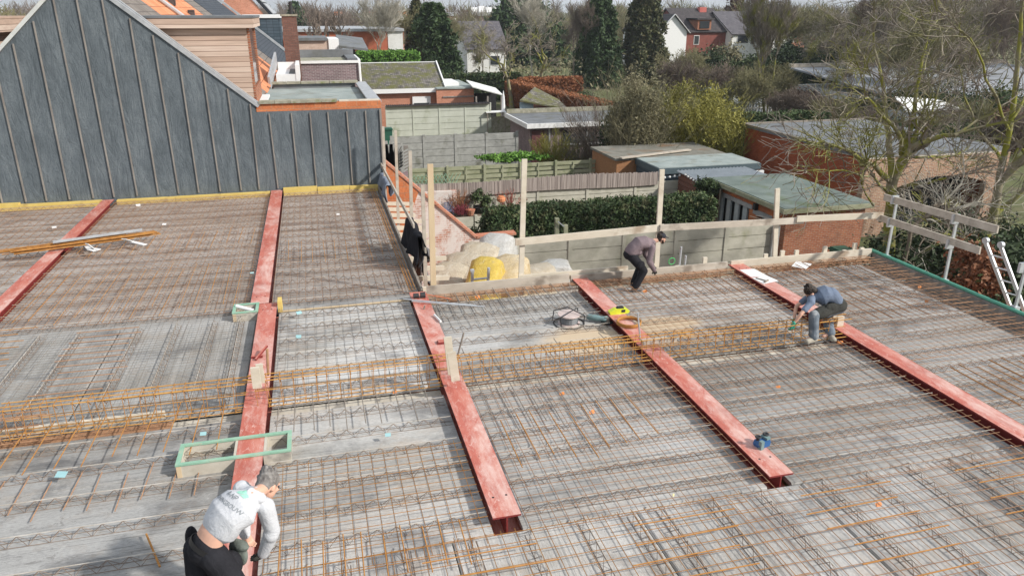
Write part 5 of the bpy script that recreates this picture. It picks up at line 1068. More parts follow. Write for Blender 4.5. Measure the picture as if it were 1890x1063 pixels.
# conifers
def conifer(px_,Y,ztop,wid,label,m,seed,shape=.8,n=16000,size=.13):
    x=atx(px_,Y,-1); t=thing('conifer',label,'conifer',(x,Y,GZ)); h=ztop-GZ; rg=np.random.default_rng(seed)
    q=MB(); q.seg((0,0,0),(0,0,h*.8),.25,.05,8); 
    for k in range(26): z=h*(.08+.85*k/26); a_=k*2.4; q.seg((0,0,z),(math.cos(a_)*wid*.3*(1-z/h),math.sin(a_)*wid*.3*(1-z/h),z-.1),.04,.015,4)
    part('trunk',q,MT['bark'],t)
    nb=210; zb=rg.random(nb)**.9; ang=rg.random(nb)*6.283; rad=wid/2*np.clip((1-zb)**shape*1.0+.06,0,1)*(.5+.62*rg.random(nb)**1.5)*np.where(zb<.12,.7+2.5*zb,1); k=rg.integers(0,nb,n)
    off=rg.normal(size=(n,3))*np.array([.36,.36,.62])*(wid/7)*(.5+.6*(1-zb[k]))[:,None]
    p=np.stack([np.cos(ang[k])*rad[k],np.sin(ang[k])*rad[k],zb[k]*h],1)+off; p[:,2]=np.clip(p[:,2]-np.abs(off[:,0])*.3,0.1,h)
    link(bpy.data.objects.new('crown',leaves('crown',m,p,size,seed,2.0)),t); return t
def top(px_,py_,Y): return PY(px_,py_,Y).z
conifer(800,92,top(795,8,92),6.6,'dark green bushy conifer left of centre behind the mossy roofed house',MT['conifer'],21,.45,22000,.14)
conifer(772,99,top(760,0,99),4.0,'slim dark conifer partly hidden behind the bushy conifer',MT['conifer2'],22,.6,8000,.14)
conifer(1104,96,top(1092,-12,96),6.0,'tall dark green cypress left of the white gable house',MT['conifer'],23,.42,22000,.14)
conifer(1188,98,top(1170,-14,98),6.0,'tall shaggy brown green cypress next to the white gable',MT['conifer2'],24,.35,24000,.14)
conifer(962,140,top(962,2,140),16,'very dark broad conifer behind the pale branched old tree',MT['conifer'],25,.4,12000,.28)
conifer(549,190,top(549,6,190),9,'small blue green conifer above the brick chimney',MT['conifer'],26,.9,3000,.3)
conifer(1352,150,top(1352,-10,150),5,'dark ivy covered trunk rising above the dark roof',MT['brownshrub'],27,.2,3000,.2)
# evergreen masses
def shrub(px_,py_,Y,w_,h,label,m,seed,n=9000,size=.07,name='shrub',zb=None,dp=None,clump=26,twigs=False,csz=.42):
    z=PY(px_,py_,Y).z; x=PY(px_,py_,Y).x; zb=GZ if zb is None else zb; t=thing(name,label,'shrub',(x,Y,zb)); hh=z-zb
    q=MB(); rg=random.Random(seed)
    for k in range(12): a_=rg.uniform(0,6.28); q.seg((rg.uniform(-.1,.1),rg.uniform(-.1,.1),0),(math.cos(a_)*w_*.3*rg.random(),math.sin(a_)*.3*w_*rg.random(),hh*.75),.03,.012,4)
    part('stems',q,MT['bark'],t)
    p=blobpts(n,(0,0,hh*.5),(w_/2*.95,(dp or w_)/2*.95,hh*.52),seed,clump,.5,csz); p=p[(p[:,2]>0.02)]
    link(bpy.data.objects.new('foliage',leaves('foliage',m,p,size,seed)),t); return t
# twiggy shrub of many fine upright stems
def twiggy(px_,py_,Y,w_,label,m,seed,ns=260,name='shrub',zb=None,r=.009,fan=.9,sub=5,dp=None,droop=0):
    p0=PY(px_,py_,Y); zb=GZ if zb is None else zb; hh=p0.z-zb; t=thing(name,label,'shrub',(p0.x,Y,zb)); q=MB(); rg=random.Random(seed); st=MB()
    for k in range(ns):
        a_=rg.uniform(0,6.28); rr=rg.random()**.6; bx,by=math.cos(a_)*rr*w_*.22,math.sin(a_)*rr*(dp or w_)*.22; L=hh*rg.uniform(.6,1.04)*(1-.25*rr*rr)
        p=Vector((bx,by,0)); d=Vector((math.cos(a_)*rr*fan*.6+rg.gauss(0,.12),math.sin(a_)*rr*fan*.6*((dp or w_)/w_)+rg.gauss(0,.1),1)).normalized(); n=5; pr=r*2.4
        for i in range(n):
            d=(d+Vector((rg.gauss(0,.13)+math.cos(a_)*fan*.05,rg.gauss(0,.13),-droop*i*.1))).normalized(); p2=p+d*L/n; (st if i<1 else q).seg(p,p2,pr,pr*.8,3,cap=False); pr*=.78
            if i>0:
                for _ in range(sub): 
                    e=(d+Vector((rg.gauss(0,.45),rg.gauss(0,.45),rg.gauss(.1,.3)))).normalized(); mp_=p.lerp(p2,rg.random()); l2=L*rg.uniform(.08,.22); mid=mp_+e*l2*.5; q.seg(mp_,mid,r,r*.8,3,cap=False); q.seg(mid,mid+(e+Vector((rg.gauss(0,.3),rg.gauss(0,.3),.2))).normalized()*l2*.5,r*.8,r*.5,3,cap=False)
            p=p2
    part('stems',st,MT['twigb'],t); part('twigs',q,m,t); return t
def roundbush(px_,py_,Y,w_,label,m,seed,n,ns,size=.045):
    z=PY(px_,py_,Y).z; x=PY(px_,py_,Y).x; hh=z-GZ; t=thing('shrub',label,'shrub',(x,Y,GZ)); rg=random.Random(seed); st=MB(); q=MB()
    for k in range(ns):
        a_=rg.uniform(0,6.28); rr=rg.random()**.6; d=Vector((math.cos(a_)*rr*.55*w_/5,math.sin(a_)*rr*.5,1)).normalized(); p=Vector((math.cos(a_)*rr*.5,math.sin(a_)*rr*.5,0)); L=hh*rg.uniform(.7,1.05)*(1-.2*rr); pr=.02
        for i in range(5):
            d=(d+Vector((rg.gauss(0,.14),rg.gauss(0,.14),0))).normalized(); p2=p+d*L/5; (st if i<2 else q).seg(p,p2,pr,pr*.75,3,cap=False); pr*=.72
            if i>0:
                for _ in range(4): e=(d+Vector((rg.gauss(0,.5),rg.gauss(0,.5),.2))).normalized(); q.seg(p2,p2+e*L*rg.uniform(.08,.2),.009,.005,3,cap=False)
            p=p2
    part('stems',st,MT['twigb'],t); part('twigs',q,m,t)
    pp=blobpts(n,(0,0,hh*.56),(w_/2,w_/2*.8,hh*.46),seed,44,.35,.36); pp=pp[pp[:,2]>.1]; link(bpy.data.objects.new('foliage',leaves('foliage',m,pp,size,seed,3.2)),t); return t
roundbush(1288,152,40,5.2,'big rounded yellow green bush left of the red brick garage',MT['willow'],31,26000,150,.035)
roundbush(1345,196,37,2.6,'smaller olive bush against the deep red brick side wall',MT['willow'],32,7000,60,.033)
roundbush(1180,128,39,3.6,'tall grey olive bush with fine twigs behind the old shed roof',MT['olive'],33,12000,130,.033)
twiggy(1118,150,43,3.0,'bare brown bush with thin upright stems right of the white edged garage',MT['twigb'],34,90,sub=5,r=.010,fan=1.0)
shrub(1152,205,41.5,3.0,0,'dark evergreen shrub deep between the two big bare bushes',MT['dkshrub'],35,9000,.07)
twiggy(1025,240,44.5,2.4,'pale leafless bush in front of the garage window',MT['willow'],36,120,sub=6,r=.010)
twiggy(1075,248,44.0,2.0,'olive bush beside the garage window sill',MT['olive'],37,90,sub=6,r=.010)
# hedges and low plants
h0=PY(893,386,26.6); h1=PY(1322,362,25.5)
hedge(h0.x,h1.x,25.5,26.6,GZ,h0.z+.03,MT['hedge'],'long dark green ivy hedge behind the concrete fence',42000,.045,.07,seed=41)
shrub(910,395,25.6,1.6,0,'left rounded end of the ivy hedge spilling over the retaining panels',MT['hedge'],42,5000,.045)
a_=PY(660,100,74); b_=PY(772,100,74); hedge(a_.x,b_.x,74,76,GZ,a_.z,MT['laurel'],'bright green laurel hedge behind the mossy roof',14000,.10,.1,seed=43)
# beech hedges
c0=P(942,150,-2.0); c1=P(1128,192,-2.0)
bh=thing('beech_hedge','rust brown clipped beech hedge running diagonally behind the garages','hedge',((c0.x+c1.x)/2,(c0.y+c1.y)/2,GZ))
L_=(c1-c0).length; an_=math.atan2(c1.y-c0.y,c1.x-c0.x); bh.rotation_euler=(0,0,an_)
rg=np.random.default_rng(5); n=42000; f=rg.choice(3,n,p=[.58,.22,.2]); u=(rg.random(n)-.5)*L_; v=rg.random(n); e=rg.normal(size=n)*.06
pp=np.stack([np.where(f==2,np.sign(u)*L_/2+e,u),np.where(f==0,-.6+e,np.where(f==1,(v-.5)*1.2,(v-.5)*1.2)),np.where(f==1,2.5+e,v*2.5)],1)
link(bpy.data.objects.new('foliage',leaves('foliage',MT['beech'],pp,.065,5)),bh); q=MB(); q.box(-L_/2+.06,L_/2-.06,-.55,.55,0,2.42); part('inner_twigs',q,MT['brownshrub'],bh)
c2=P(975,152,-2.0); c3=P(1120,156,-2.0); hedge(c2.x,c3.x,c2.y+3,c2.y+4.2,GZ,-2.0,MT['beech'],'rear rust brown beech hedge across the far end of the garden',16000,.085,.08,seed=44)
shrub(1070,168,77,3.6,0,'low green rounded box bush between the two beech hedges',MT['evg'],45,5000,.06,zb=-4.4)
a_=PY(840,140,84); b_=PY(945,140,84); hedge(a_.x-3,b_.x+1,84,85.2,GZ,a_.z,MT['hedge'],'dark clipped hedge behind the pergola',9000,.1,.1,seed=46)
a_=PY(1382,220,39); b_=PY(1560,220,39)
hedge(a_.x,a_.x+5.6,39.2,40.4,GZ,a_.z+.1,MT['hedge'],'flat topped dark hedge behind the grey roof of the red brick garage',12000,.06,.06,seed=47)
hedge(a_.x+5.8,a_.x+16,38.6,39.6,GZ,a_.z-.9,MT['evg'],'low mossy hedge behind the right part of the red brick garage',9000,.06,.08,seed=48)
shrub(1150,292,36.5,1,0,'ferny green plant lying over the wooden fence',MT['evg'],49,100,.05) if False else None
p=PY(940,290,38.6)
t=thing('juniper','flat spreading juniper leaning over the slatted wooden fence','shrub',(p.x,38.6,GZ)); q=MB(); q.seg((0,0,0),(0,0,p.z-GZ-.1),.04,n=5); part('stems',q,MT['bark'],t)
pp=blobpts(3000,(0,0,p.z-GZ),(1.9,.6,.22),50,14,.4,.4); link(bpy.data.objects.new('foliage',leaves('foliage',MT['laurel'],pp,.06,50,2.5)),t)
shrub(888,346,30.8,1.0,0,'tall leafy potted shrub with yellowish leaves on the terrace',MT['evg'],51,1400,.045,zb=tw.z+.25,name='potted_shrub',clump=10)
q=MB(); p=PY(888,388,30.8); q.lathe([(.26,0),(.36,.26),(.33,.26)],(p.x,30.8,tw.z),14); wobj('flower_pot',q,MT['black'],'wide black pot under the leafy shrub','pot')
twiggy(848,350,31.0,.9,'small orange brown twiggy plant between the chair and the potted shrub',mplain('orange_twigs',(.35,.17,.09),.8),52,60,zb=tw.z,r=.006,sub=4)
twiggy(852,376,30.5,.9,'low purple red shrub in front of the orange brown plant',mplain('purple_red_twigs',(.30,.07,.09),.8),53,80,zb=tw.z,r=.006,sub=5)
p=PY(868,388,30.4); q=MB(); q.lathe([(.12,0),(.2,.2),(.22,.26),(.2,.26)],(p.x,30.4,tw.z),12); wobj('flower_pot',q,MT['brick_pink'],'terracotta pot beside the low purple red shrub','pot')
twiggy(940,345,31.0,1.6,'fan shaped bare red stemmed shrub against the beige fence',mplain('red_stems',(.36,.13,.10),.8),54,30,zb=tw.z,r=.008,sub=3,dp=.4)
p=PY(925,368,30.9); q=MB(); q.lathe([(.05,-.15),(.18,-.08),(.2,.05),(.12,.15)],(p.x,30.9,p.z),12); wobj('hanging_pot',q,MT['tile_orange'],'round orange pot hanging in the red stemmed shrub','pot')
shrub(885,424,26.3,1.5,0,'small rounded dark bush behind the orange coping',MT['evg'],55,2500,.045)
# posts of wood in front of the hedge
for i,(a_,b_) in enumerate([((1028,403),1),((1044,415),2)]):
    p=PY(a_[0],a_[1],24.2); q=MB(); q.box(p.x-.07,p.x+.07,24.13,24.27,GZ,p.z); wobj('old_timber_post',q,MT['fencewood'],'old mossy timber post in front of the ivy hedge, %s'%('left and taller' if i==0 else 'right and shorter'),'post')
q=MB(); q.bar(tuple(PY(1030,409,24.05)),tuple(PY(1041,418,24.05)),.05,.04); wobj('metal_strut',q,MT['galv'],'bright metal strut between the two old timber posts','strut')
# ivy on the shed corner and roof
x_=PY(1330,345,26).x; pp=blobpts(3000,(0,.8,0),(.5,.8,.3),56,16,.3,.45); t=thing('ivy','green ivy growing over the left edge of the green roofed shed','ivy',(xa-.1,YG+4.2,GZ)); q=MB(); q.seg((0,0,0),(0,0,2.6),.04,n=5); part('stems',q,MT['bark'],t); pp[:,2]+=2.5; pp2=blobpts(1600,(-.1,1.0,2.1),(.3,.7,.5),57,12,.3,.45)
link(bpy.data.objects.new('foliage',leaves('foliage',MT['evg'],np.concatenate([pp,pp2]),.055,56)),t)
# big evergreen masses right
for i,(px_,py_,Y,w_,l,m,n,s) in enumerate([(1305,95,82,6,'dark rounded shrub below the red brick villa','dkshrub',9000,.11),(1342,84,92,4.5,'olive bush in front of the dark roofed villa','olive',9000,.12),(1395,108,80,7,'mid green evergreen shrub mass left of the slim trees','evg',11000,.11),(1450,85,84,9,'dark evergreen mass behind the slim tree','dkshrub',14000,.12),(1510,92,82,8,'dark evergreen mass behind the teal fence','dkshrub',12000,.12),(1570,100,80,8,'dark evergreen thicket left of the large grey roof','evg',11000,.12),
    (1480,165,62,5,'red brown heather like shrub right of the greenhouse','brownshrub',8000,.07),(1530,180,58,5.5,'brown twiggy shrub mound behind the grey garage roof','brownshrub',8000,.07),(1590,178,55,4,'olive brown shrub behind the foreground tree','olive',6000,.07),(1840,165,46,6,'green bushy shrub before the large grey roof','evg',10000,.08),(1755,170,48,6,'dark green shrub behind the small white roof','dkshrub',9000,.08),(1890,190,42,5,'brown green shrub at the right edge','brownshrub',7000,.07),(1690,160,50,6,'dark shrub row left of the white roofed hut','evg',9000,.08),(1665,215,44,3.5,'round green shrub behind the foreground tree fork','evg',5000,.06)]):
    shrub(px_,py_,Y,w_,0,l,MT[m],60+i,n,s)
# dark planting to the right of the slab
for i,(px_,py_,Y,w_,l,m,n) in enumerate([(1700,470,16.2,3.4,'dark evergreen shrub right behind the green pipe','dkshrub',9000),(1760,430,17.5,3.6,'dark evergreen shrub behind the middle guard upright','dkshrub',9000),(1850,460,14.8,3.4,'dark leafy shrub behind the ladder','dkshrub',9000),(1890,500,13.0,3,'light green leafy shrub at the right edge behind the ladder','evg',6000),(1850,400,18.5,4,'dark ivy mass above the ladder','dkshrub',9000),(1680,400,19.8,3,'dark shrub around the mossy tree trunk','dkshrub',6000)]):
    shrub(px_,py_,Y,w_,0,l,MT[m],80+i,n,.055)
p=PY(1795,490,13.9); t=thing('beech_shrub','small shrub with dry rust brown leaves behind the middle guard upright','shrub',(p.x,13.9,GZ)); q=MB(); q.seg((0,0,0),(0,0,3.6),.04,n=5); part('stems',q,MT['bark'],t)
pp=blobpts(3600,(0,0,p.z-GZ-.2),(.75,.75,1.1),90,20,.3,.35); link(bpy.data.objects.new('foliage',leaves('foliage',MT['beechd'],pp,.045,90)),t)
# foreground mossy tree at right
def limbtree(name,label,Y,limbs,m,mt,seed,lev=3,tw_=.011,dens=1.0):
    rg=random.Random(seed); base=None; tq=MB(); q=MB(); first=PY(*limbs[0][0][0],Y)
    t=thing(name,label,'tree',(first.x,Y,GZ))
    off=Vector(t.location)
    for pts,r0,r1,dy in limbs:
        W_=[PY(x,y,Y+dy*(i/(len(pts)-1))) -off for i,(x,y) in enumerate(pts)]
        if pts is limbs[0][0]: tq.seg((W_[0].x-.1,0,0),W_[0],r0*1.25,r0,10,cap=False)
        # smooth subdivision with a little wobble
        S=[W_[0]]
        for i in range(len(W_)-1):
            for k in(.5,1.0): S.append(W_[i].lerp(W_[i+1],k)+(Vector((rg.gauss(0,.02),rg.gauss(0,.05),rg.gauss(0,.02))) if k<1 else Vector()))
        n=len(S)-1
        for i in range(n):
            ra_=r0+(r1-r0)*i/n; rb2=r0+(r1-r0)*(i+1)/n; tq.seg(S[i],S[i+1],ra_,rb2,8,cap=False)
            if r0<.16 and i>0:
                for _ in range(int(rg.random()*2.2*dens+.5)):
                    d=(S[i+1]-S[i]).normalized(); ax=d.cross(Vector((rg.gauss(0,1),rg.gauss(0,1),rg.gauss(0,1)))).normalized(); nd=Matrix.Rotation(rg.uniform(.5,1.1),3,ax)@d
                    grow(q,S[i+1],nd,rg.uniform(.8,1.7),max(.018,rb2*.4),lev,rg,.05,.3,(2,3),(.4,1.0),tw_,.66,tq,4)
        if r0<.2:
            d=(S[-1]-S[-2]).normalized()
            for _ in range(2): grow(q,S[-1],(d+Vector((rg.gauss(0,.3),rg.gauss(0,.3),rg.gauss(0,.2)))).normalized(),1.4,r1,lev,rg,.06,.3,(2,3),(.4,1.0),tw_,.68,tq,4)
    part('trunk',tq,MT[mt],t,smooth=True); part('crown',q,MT[m],t); return t
limbs=[([(1640,470),(1642,400),(1645,352),(1649,330)],.19,.16,0),
([(1649,332),(1674,289),(1702,263),(1740,251),(1768,247)],.13,.05,-1.2),([(1646,325),(1640,266),(1635,225),(1633,180),(1622,120),(1612,60)],.11,.03,1.0),
([(1666,300),(1664,263),(1649,233),(1620,203),(1600,180)],.08,.03,-.6),([(1672,290),(1677,251),(1686,215),(1690,170),(1702,110),(1716,50)],.10,.025,.8),
([(1645,336),(1613,304),(1588,294),(1567,279),(1545,271)],.09,.035,-1.0),([(1638,356),(1623,342),(1613,325)],.06,.03,-.5),([(1655,352),(1684,341),(1715,338),(1748,329)],.07,.03,-1.4),
([(1669,288),(1689,291),(1727,289),(1765,286)],.06,.02,.4),([(1702,263),(1713,235),(1722,200),(1735,150)],.06,.02,.7),([(1613,322),(1590,325),(1560,315),(1530,316)],.04,.015,-1),([(1645,370),(1680,380),(1720,400),(1745,415)],.05,.02,-1.5),([(1612,380),(1590,340),(1600,300)],.03,.015,-.5)]
limbtree('bare_tree','mossy bare tree with forked trunk between the brick shed and the guard rail',19.0,limbs,'twig','barkmoss',101,2,.0085,1.15)
limbs2=[([(1806,454),(1826,425),(1833,400),(1843,340)],.17,.12,0),([(1843,340),(1853,289),(1866,225),(1876,140),(1884,60),(1890,-10)],.11,.04,.3),([(1835,400),(1870,370),(1900,340),(1930,300)],.08,.04,-.6),([(1850,300),(1820,260),(1800,235),(1780,180),(1770,120)],.05,.018,.8),([(1862,240),(1840,180),(1815,120),(1790,70)],.045,.018,-.6),([(1866,225),(1895,170),(1915,110)],.045,.02,.5),([(1812,445),(1780,440),(1740,430)],.04,.018,-.8)]
limbtree('bare_tree','slender bare tree with green bark at the right edge behind the ladder',17.6,limbs2,'twig','barkmoss',102,2,.009,.8)
limbs3=[([(1672,470),(1680,430),(1700,405)],.06,.05,0),([(1700,405),(1720,380),(1740,375),(1760,385)],.045,.02,.4),([(1690,418),(1705,440),(1695,460)],.03,.012,-.3)]
limbtree('bare_tree','small crooked bare tree leaning behind the lower guard rail',16.6,limbs3,'twigp','bark',103,2,.007,.7)
twiggy(1790,330,24.0,4.0,'fine pinkish bare twigs in front of the dark garage arch','x' and MT['twigb'],104,45,sub=4,r=.008)
twiggy(1745,300,25.6,3.0,'pale bare twigs before the brown brick arch','x' and MT['twigp'],105,26,sub=3,r=.007)
# other bare trees
G_='leafless trees behind the gardens'
def T(kind,px_,Y,pytop,label,rz=0,group=None,name='bare_tree'):
    H0={'a':11,'b':12,'c':11,'birch':13,'pollard':8,'slim':12,'bush':4,'oldfruit':6,'bushy':4}[kind]*1.12; h=PY(px_,pytop,Y).z-GZ; s=h/H0*HS[kind]; x=atx(px_,Y,-3)
    return tree(kind,x,Y,s,label,rz,name,group=group)
HS={}
for k,(a_,b_) in BV.items():
    H0={'a':11,'b':12,'c':11,'birch':13,'pollard':8,'slim':12,'bush':4,'oldfruit':6,'bushy':4}[k]*1.12; zm=max(v.co.z for v in b_.vertices); HS[k]=H0/zm
T('slim',1418,60,-40,'slim several stemmed bare tree in front of the greenhouse',.4)
T('oldfruit',945,76,30,'broad old pale branched fruit tree behind the beech hedge',1.0); T('oldfruit',1000,82,20,'second old bare fruit tree by the corner of the beech hedge',2.2)
T('birch',700,86,-25,'pale stemmed birch before the long orange hall',.5); T('birch',985,100,-20,'pale birch crown above the old fruit tree',2.0); T('b',1060,96,-15,'brown bare tree just left of the tall cypress',.9)
T('pollard',582,80,30,'pollarded tree left of three before the orange hall',.2); T('pollard',612,82,12,'pollarded tree in the middle before the orange hall',1.4); T('pollard',645,79,22,'pollarded tree right of three before the orange hall',2.8)
T('c',745,97,0,'olive bare tree between the birch and the bushy conifer',1.1); T('c',850,104,20,'golden brown bare tree right of the bushy conifer',3.0); T('b',590,120,8,'brown bare tree far behind the chimney',.3)
T('a',893,92,35,'fine bare tree in front of the grey tiled white house',.8); T('a',20,45,-30,'bare tree seen over the far left slope of the gable',.3); T('c',75,52,-20,'leafy bare tree behind the left verge of the gable',2.3)
sp=[('b',1560,66,-30),('a',1615,60,-25),('c',1668,64,-35),('b',1722,70,-40),('a',1770,62,-30),('c',1815,66,-40),('b',1862,58,-40),('a',1900,63,-30),('c',1590,80,-20),('b',1640,86,-25),('a',1700,90,-25),('b',1750,88,-30),('c',1800,92,-20),('a',1850,84,-30),('a',1530,74,-10),('c',1495,88,0),('b',1470,100,0),('b',1885,78,-20),('c',1660,52,20),('a',1575,56,40),('c',1720,54,30)]
where=['behind the teal fence','left of the foreground tree crown','just behind the foreground tree crown','right of the foreground tree crown','above the large grey roof','above the right part of the large grey roof','left of the slender tree at the edge','at the very right edge']
for i,(k,px_,Y,t_) in enumerate(sp):
    tone={'a':'grey','b':'brown','c':'olive'}[k]; wh=where[i] if i<8 else 'in the dense row of bare trees at the right'
    T(k,px_,Y,t_,('%s twigged bare tree %s'%(tone,wh)),i*1.3,G_ if i>=8 else None)
for i,(px_,Y,t_) in enumerate([(1250,70,95),(1268,74,85),(1335,66,105),(1372,60,120),(1450,54,150),(1540,50,175),(1610,46,190),(1780,44,180),(1860,40,190),(1735,40,205),(1500,52,160),(1420,64,110)]):
    T('bushy' if i%2 else 'bush',px_,Y,t_,'leafless %s thicket among the shrubs at the right'%('olive' if i%2 else 'brown'),i*1.7,'leafless thickets between the gardens at the right','thicket')
# far wood to the horizon: hundreds of small trees as one mass
def wood(name,label,x0,x1,y0,y1,n,h,m,seed):
    rg=random.Random(seed); q=MB()
    for k in range(n):
        x=rg.uniform(x0,x1); y=rg.uniform(y0,y1); hh=h*rg.uniform(.6,1.15); b=Vector((x,y,GZ)); tr=.14*hh/10*(1+y/500)
        q.seg(b,b+Vector((0,0,hh*.5)),tr,tr*.7,3,cap=False)
        for j in range(16):
            a_=rg.uniform(0,6.28); z0=hh*rg.uniform(.2,.6); d=Vector((math.cos(a_)*rg.uniform(.2,.5),math.sin(a_)*rg.uniform(.2,.5),rg.uniform(.5,1))).normalized(); p=b+Vector((0,0,z0)); e=p+d*hh*rg.uniform(.25,.42); q.seg(p,e,tr*.5,tr*.25,3,cap=False)
            for i2 in range(5): d2=(d+Vector((rg.gauss(0,.5),rg.gauss(0,.5),rg.gauss(.1,.3)))).normalized(); s_=p.lerp(e,rg.uniform(.3,1)); q.seg(s_,s_+d2*hh*rg.uniform(.12,.25),tr*.3,tr*.12,3,cap=False)
    wobj(name,q,m,label,'wood',kind='stuff')
wood('far_woodland','brown leafless woodland band along the horizon',-260,700,300,520,700,13,MT['twigb'],201)
wood('far_woodland','olive brown wood behind the gardens on the right',70,330,110,240,300,11,MT['twigo'],202)
wood('far_woodland','grey brown wood behind the orange hall',-60,60,150,280,230,10,MT['twigb'],203)
wood('far_woodland','brown trees between the cypress row and the villas',20,110,135,260,170,10,MT['twigo'],204)
# undergrowth
rg=np.random.default_rng(9); n=110000; X_=rg.uniform(-60,260,n); Y_=rg.uniform(90,330,n); pp=np.stack([X_,Y_,GZ+rg.random(n)**2*2.2],1)
o=link(bpy.data.objects.new('undergrowth',leaves('undergrowth',MT['olive'],pp,.2,9))); tag(o,'low brownish undergrowth and ground cover between the far trees','undergrowth',kind='stuff')
# ================================================================= FAR HOUSES
def house_x(name,label,pxl,pxr,pye,pyr,Y,depth,mw,mr,wins=(),chim=None,ridge='x',cat='house',over=.3):
    # eave line from pixel (pxl,pye) to (pxr,pye), ridge height from pixel row pyr
    a_=PY(pxl,pye,Y); b_=PY(pxr,pye,Y); ze=(a_.z+b_.z)/2; t=thing(name,label,cat,((a_.x+b_.x)/2,Y,GZ)); x0,x1=a_.x,b_.x
    if ridge=='x':
        zr=PY((pxl+pxr)/2,pyr,Y+depth/2).z
        q=MB(); q.prism([(Y,GZ),(Y+depth,GZ),(Y+depth,ze),(Y+depth/2,zr-.15),(Y,ze)],'x',x0,x1); wpart('wall',q,mw,t)
        q=MB(); q.slabq([(x0-over,Y-.4,ze-.1),(x1+over,Y-.4,ze-.1),(x1+over,Y+depth/2,zr+.05),(x0-over,Y+depth/2,zr+.05)],.15); q.slabq([(x0-over,Y+depth/2,zr+.05),(x1+over,Y+depth/2,zr+.05),(x1+over,Y+depth+.4,ze-.1),(x0-over,Y+depth+.4,ze-.1)],.15); r=wpart('roof',q,mr,t)
    else:
        zr=PY((pxl+pxr)/2,pyr,Y).z; xm=(x0+x1)/2
        q=MB(); q.prism([(x0,GZ),(x1,GZ),(x1,ze),(xm,zr),(x0,ze)],'y',Y,Y+depth); wpart('wall',q,mw,t)
        q=MB(); q.slabq([(x0-.4,Y-over,ze-.25),(xm,Y-over,zr+.12),(xm,Y+depth,zr+.12),(x0-.4,Y+depth,ze-.25)],.15); q.slabq([(xm,Y-over,zr+.12),(x1+.4,Y-over,ze-.25),(x1+.4,Y+depth,ze-.25),(xm,Y+depth,zr+.12)],.15); r=wpart('roof',q,mr,t)
        q=MB(); q.bar((x0-.4,Y-over-.05,ze-.3),(xm,Y-over-.05,zr+.1),.06,.25,(0,1,0)); q.bar((xm,Y-over-.05,zr+.1),(x1+.4,Y-over-.05,ze-.3),.06,.25,(0,1,0)); wpart('verge_board',q,MT['white'],t)
    for (wx0,wy0,wx1,wy1) in wins:
        u=PY(wx0,wy0,Y-.03); v=PY(wx1,wy1,Y-.03); q=MB(); q.box(u.x-.08,v.x+.08,Y-.06,Y-.003,v.z-.08,u.z+.08); f=wpart('window',q,MT['white'],t); q=MB(); q.box(u.x,v.x,Y-.09,Y-.062,v.z,u.z); wpart('pane',q,MT['glass'],f)
    if chim:
        u=PY(chim[0],chim[1],Y+depth*.4); v=PY(chim[2],chim[3],Y+depth*.4); q=MB(); q.box(u.x,v.x,Y+depth*.4,Y+depth*.4+.9,v.z-1,u.z); wpart('chimney',q,chim[4],r)
    return t,ze,zr,x0,x1
MT['red_paint']=mnoise('red_painted_brick',(.42,.10,.085),(.52,.16,.13),2,.8,0)
house_x('grey_roof_house','grey tiled house with white walls left of the old fruit trees',862,934,90,40,110,11,MT['whited'],MT['tile_grey'],[(876,104,888,116),(905,104,922,120)])
house_x('white_gable_house','tall plain white gable house right of the shaggy cypress',1216,1268,58,28,112,14,MT['white'],MT['tile_dark'],ridge='y')
MT['brick_villa']=mnoise('dull_red_villa_brick',(.17,.055,.045),(.25,.085,.065),1.5,.9,0)
t,ze,zr,x0,x1=house_x('red_brick_villa','red brick villa with steep dark roof, red dormer and red chimney',1262,1345,58,16,114,13,MT['brick_villa'],MT['tile_dark'],[(1282,67,1289,82)],(1292,14,1303,32,MT['red_paint']))
u=PY(1281,37,115); v=PY(1304,55,115); q=MB(); q.box(u.x,v.x,113.6,117,v.z,u.z); d_=wpart('dormer',q,MT['brick_red'],t); q=MB(); q.box(u.x-.3,v.x+.4,113.3,117.2,u.z,u.z+.25); wpart('roof',q,MT['tile_dark'],d_); q=MB(); q.box(u.x+.35,v.x-.35,113.5,113.59,v.z+.2,u.z-.2); wpart('window',q,MT['glass'],d_)
t,ze,zr,x0,x1=house_x('white_villa','white walled villa with brown grey roof, skylight and red chimney',1352,1420,62,22,112,13,MT['whited'],MT['tile_grey'],[(1362,66,1380,80),(1386,68,1396,82)],(1372,32,1381,58,MT['red_paint']))
house_x('white_gable_house','white pointed gable house seen through the slim bare tree',1418,1458,75,26,108,12,MT['whited'],MT['tile_grey'],[(1430,60,1436,68)],ridge='y')
house_x('red_roof_house','red brown roofed house with pink gable behind the bare trees',1446,1500,72,40,122,10,MT['brick_pink'],MT['tile_red'],[(1492,60,1500,68)])
# dark red block of flats far away
p0=PY(830,30,210); p1=PY(925,40,210); bl_=thing('apartment_block','long dark red apartment block with white roof units far behind the grey roof','building',((p0.x+p1.x)/2,210,GZ))
q=MB(); q.box(p0.x,p1.x,210,222,GZ,p0.z); wpart('wall',q,mplain('dark_red_cladding',(.19,.035,.05),.7),bl_)
q=MB(); q.box(p0.x-.5,p1.x+.5,209.6,222.4,p0.z+.002,p0.z+.9); wpart('roof_edge',q,MT['zinc'],bl_)
for k in range(4): u=PY(870+k*14,22,214); q=MB(); q.box(u.x,u.x+1.7,214,216,p0.z+.9,p0.z+2.2+.3*(k%2)); wpart('roof_unit',q,MT['white'],bl_)
for k in range(9): u=p0.x+1.5+k*(p1.x-p0.x-3)/8; q=MB(); q.box(u-.5,u+.5,209.9,209.99,p0.z-2.4,p0.z-.6); wpart('window',q,MT['white'],bl_)
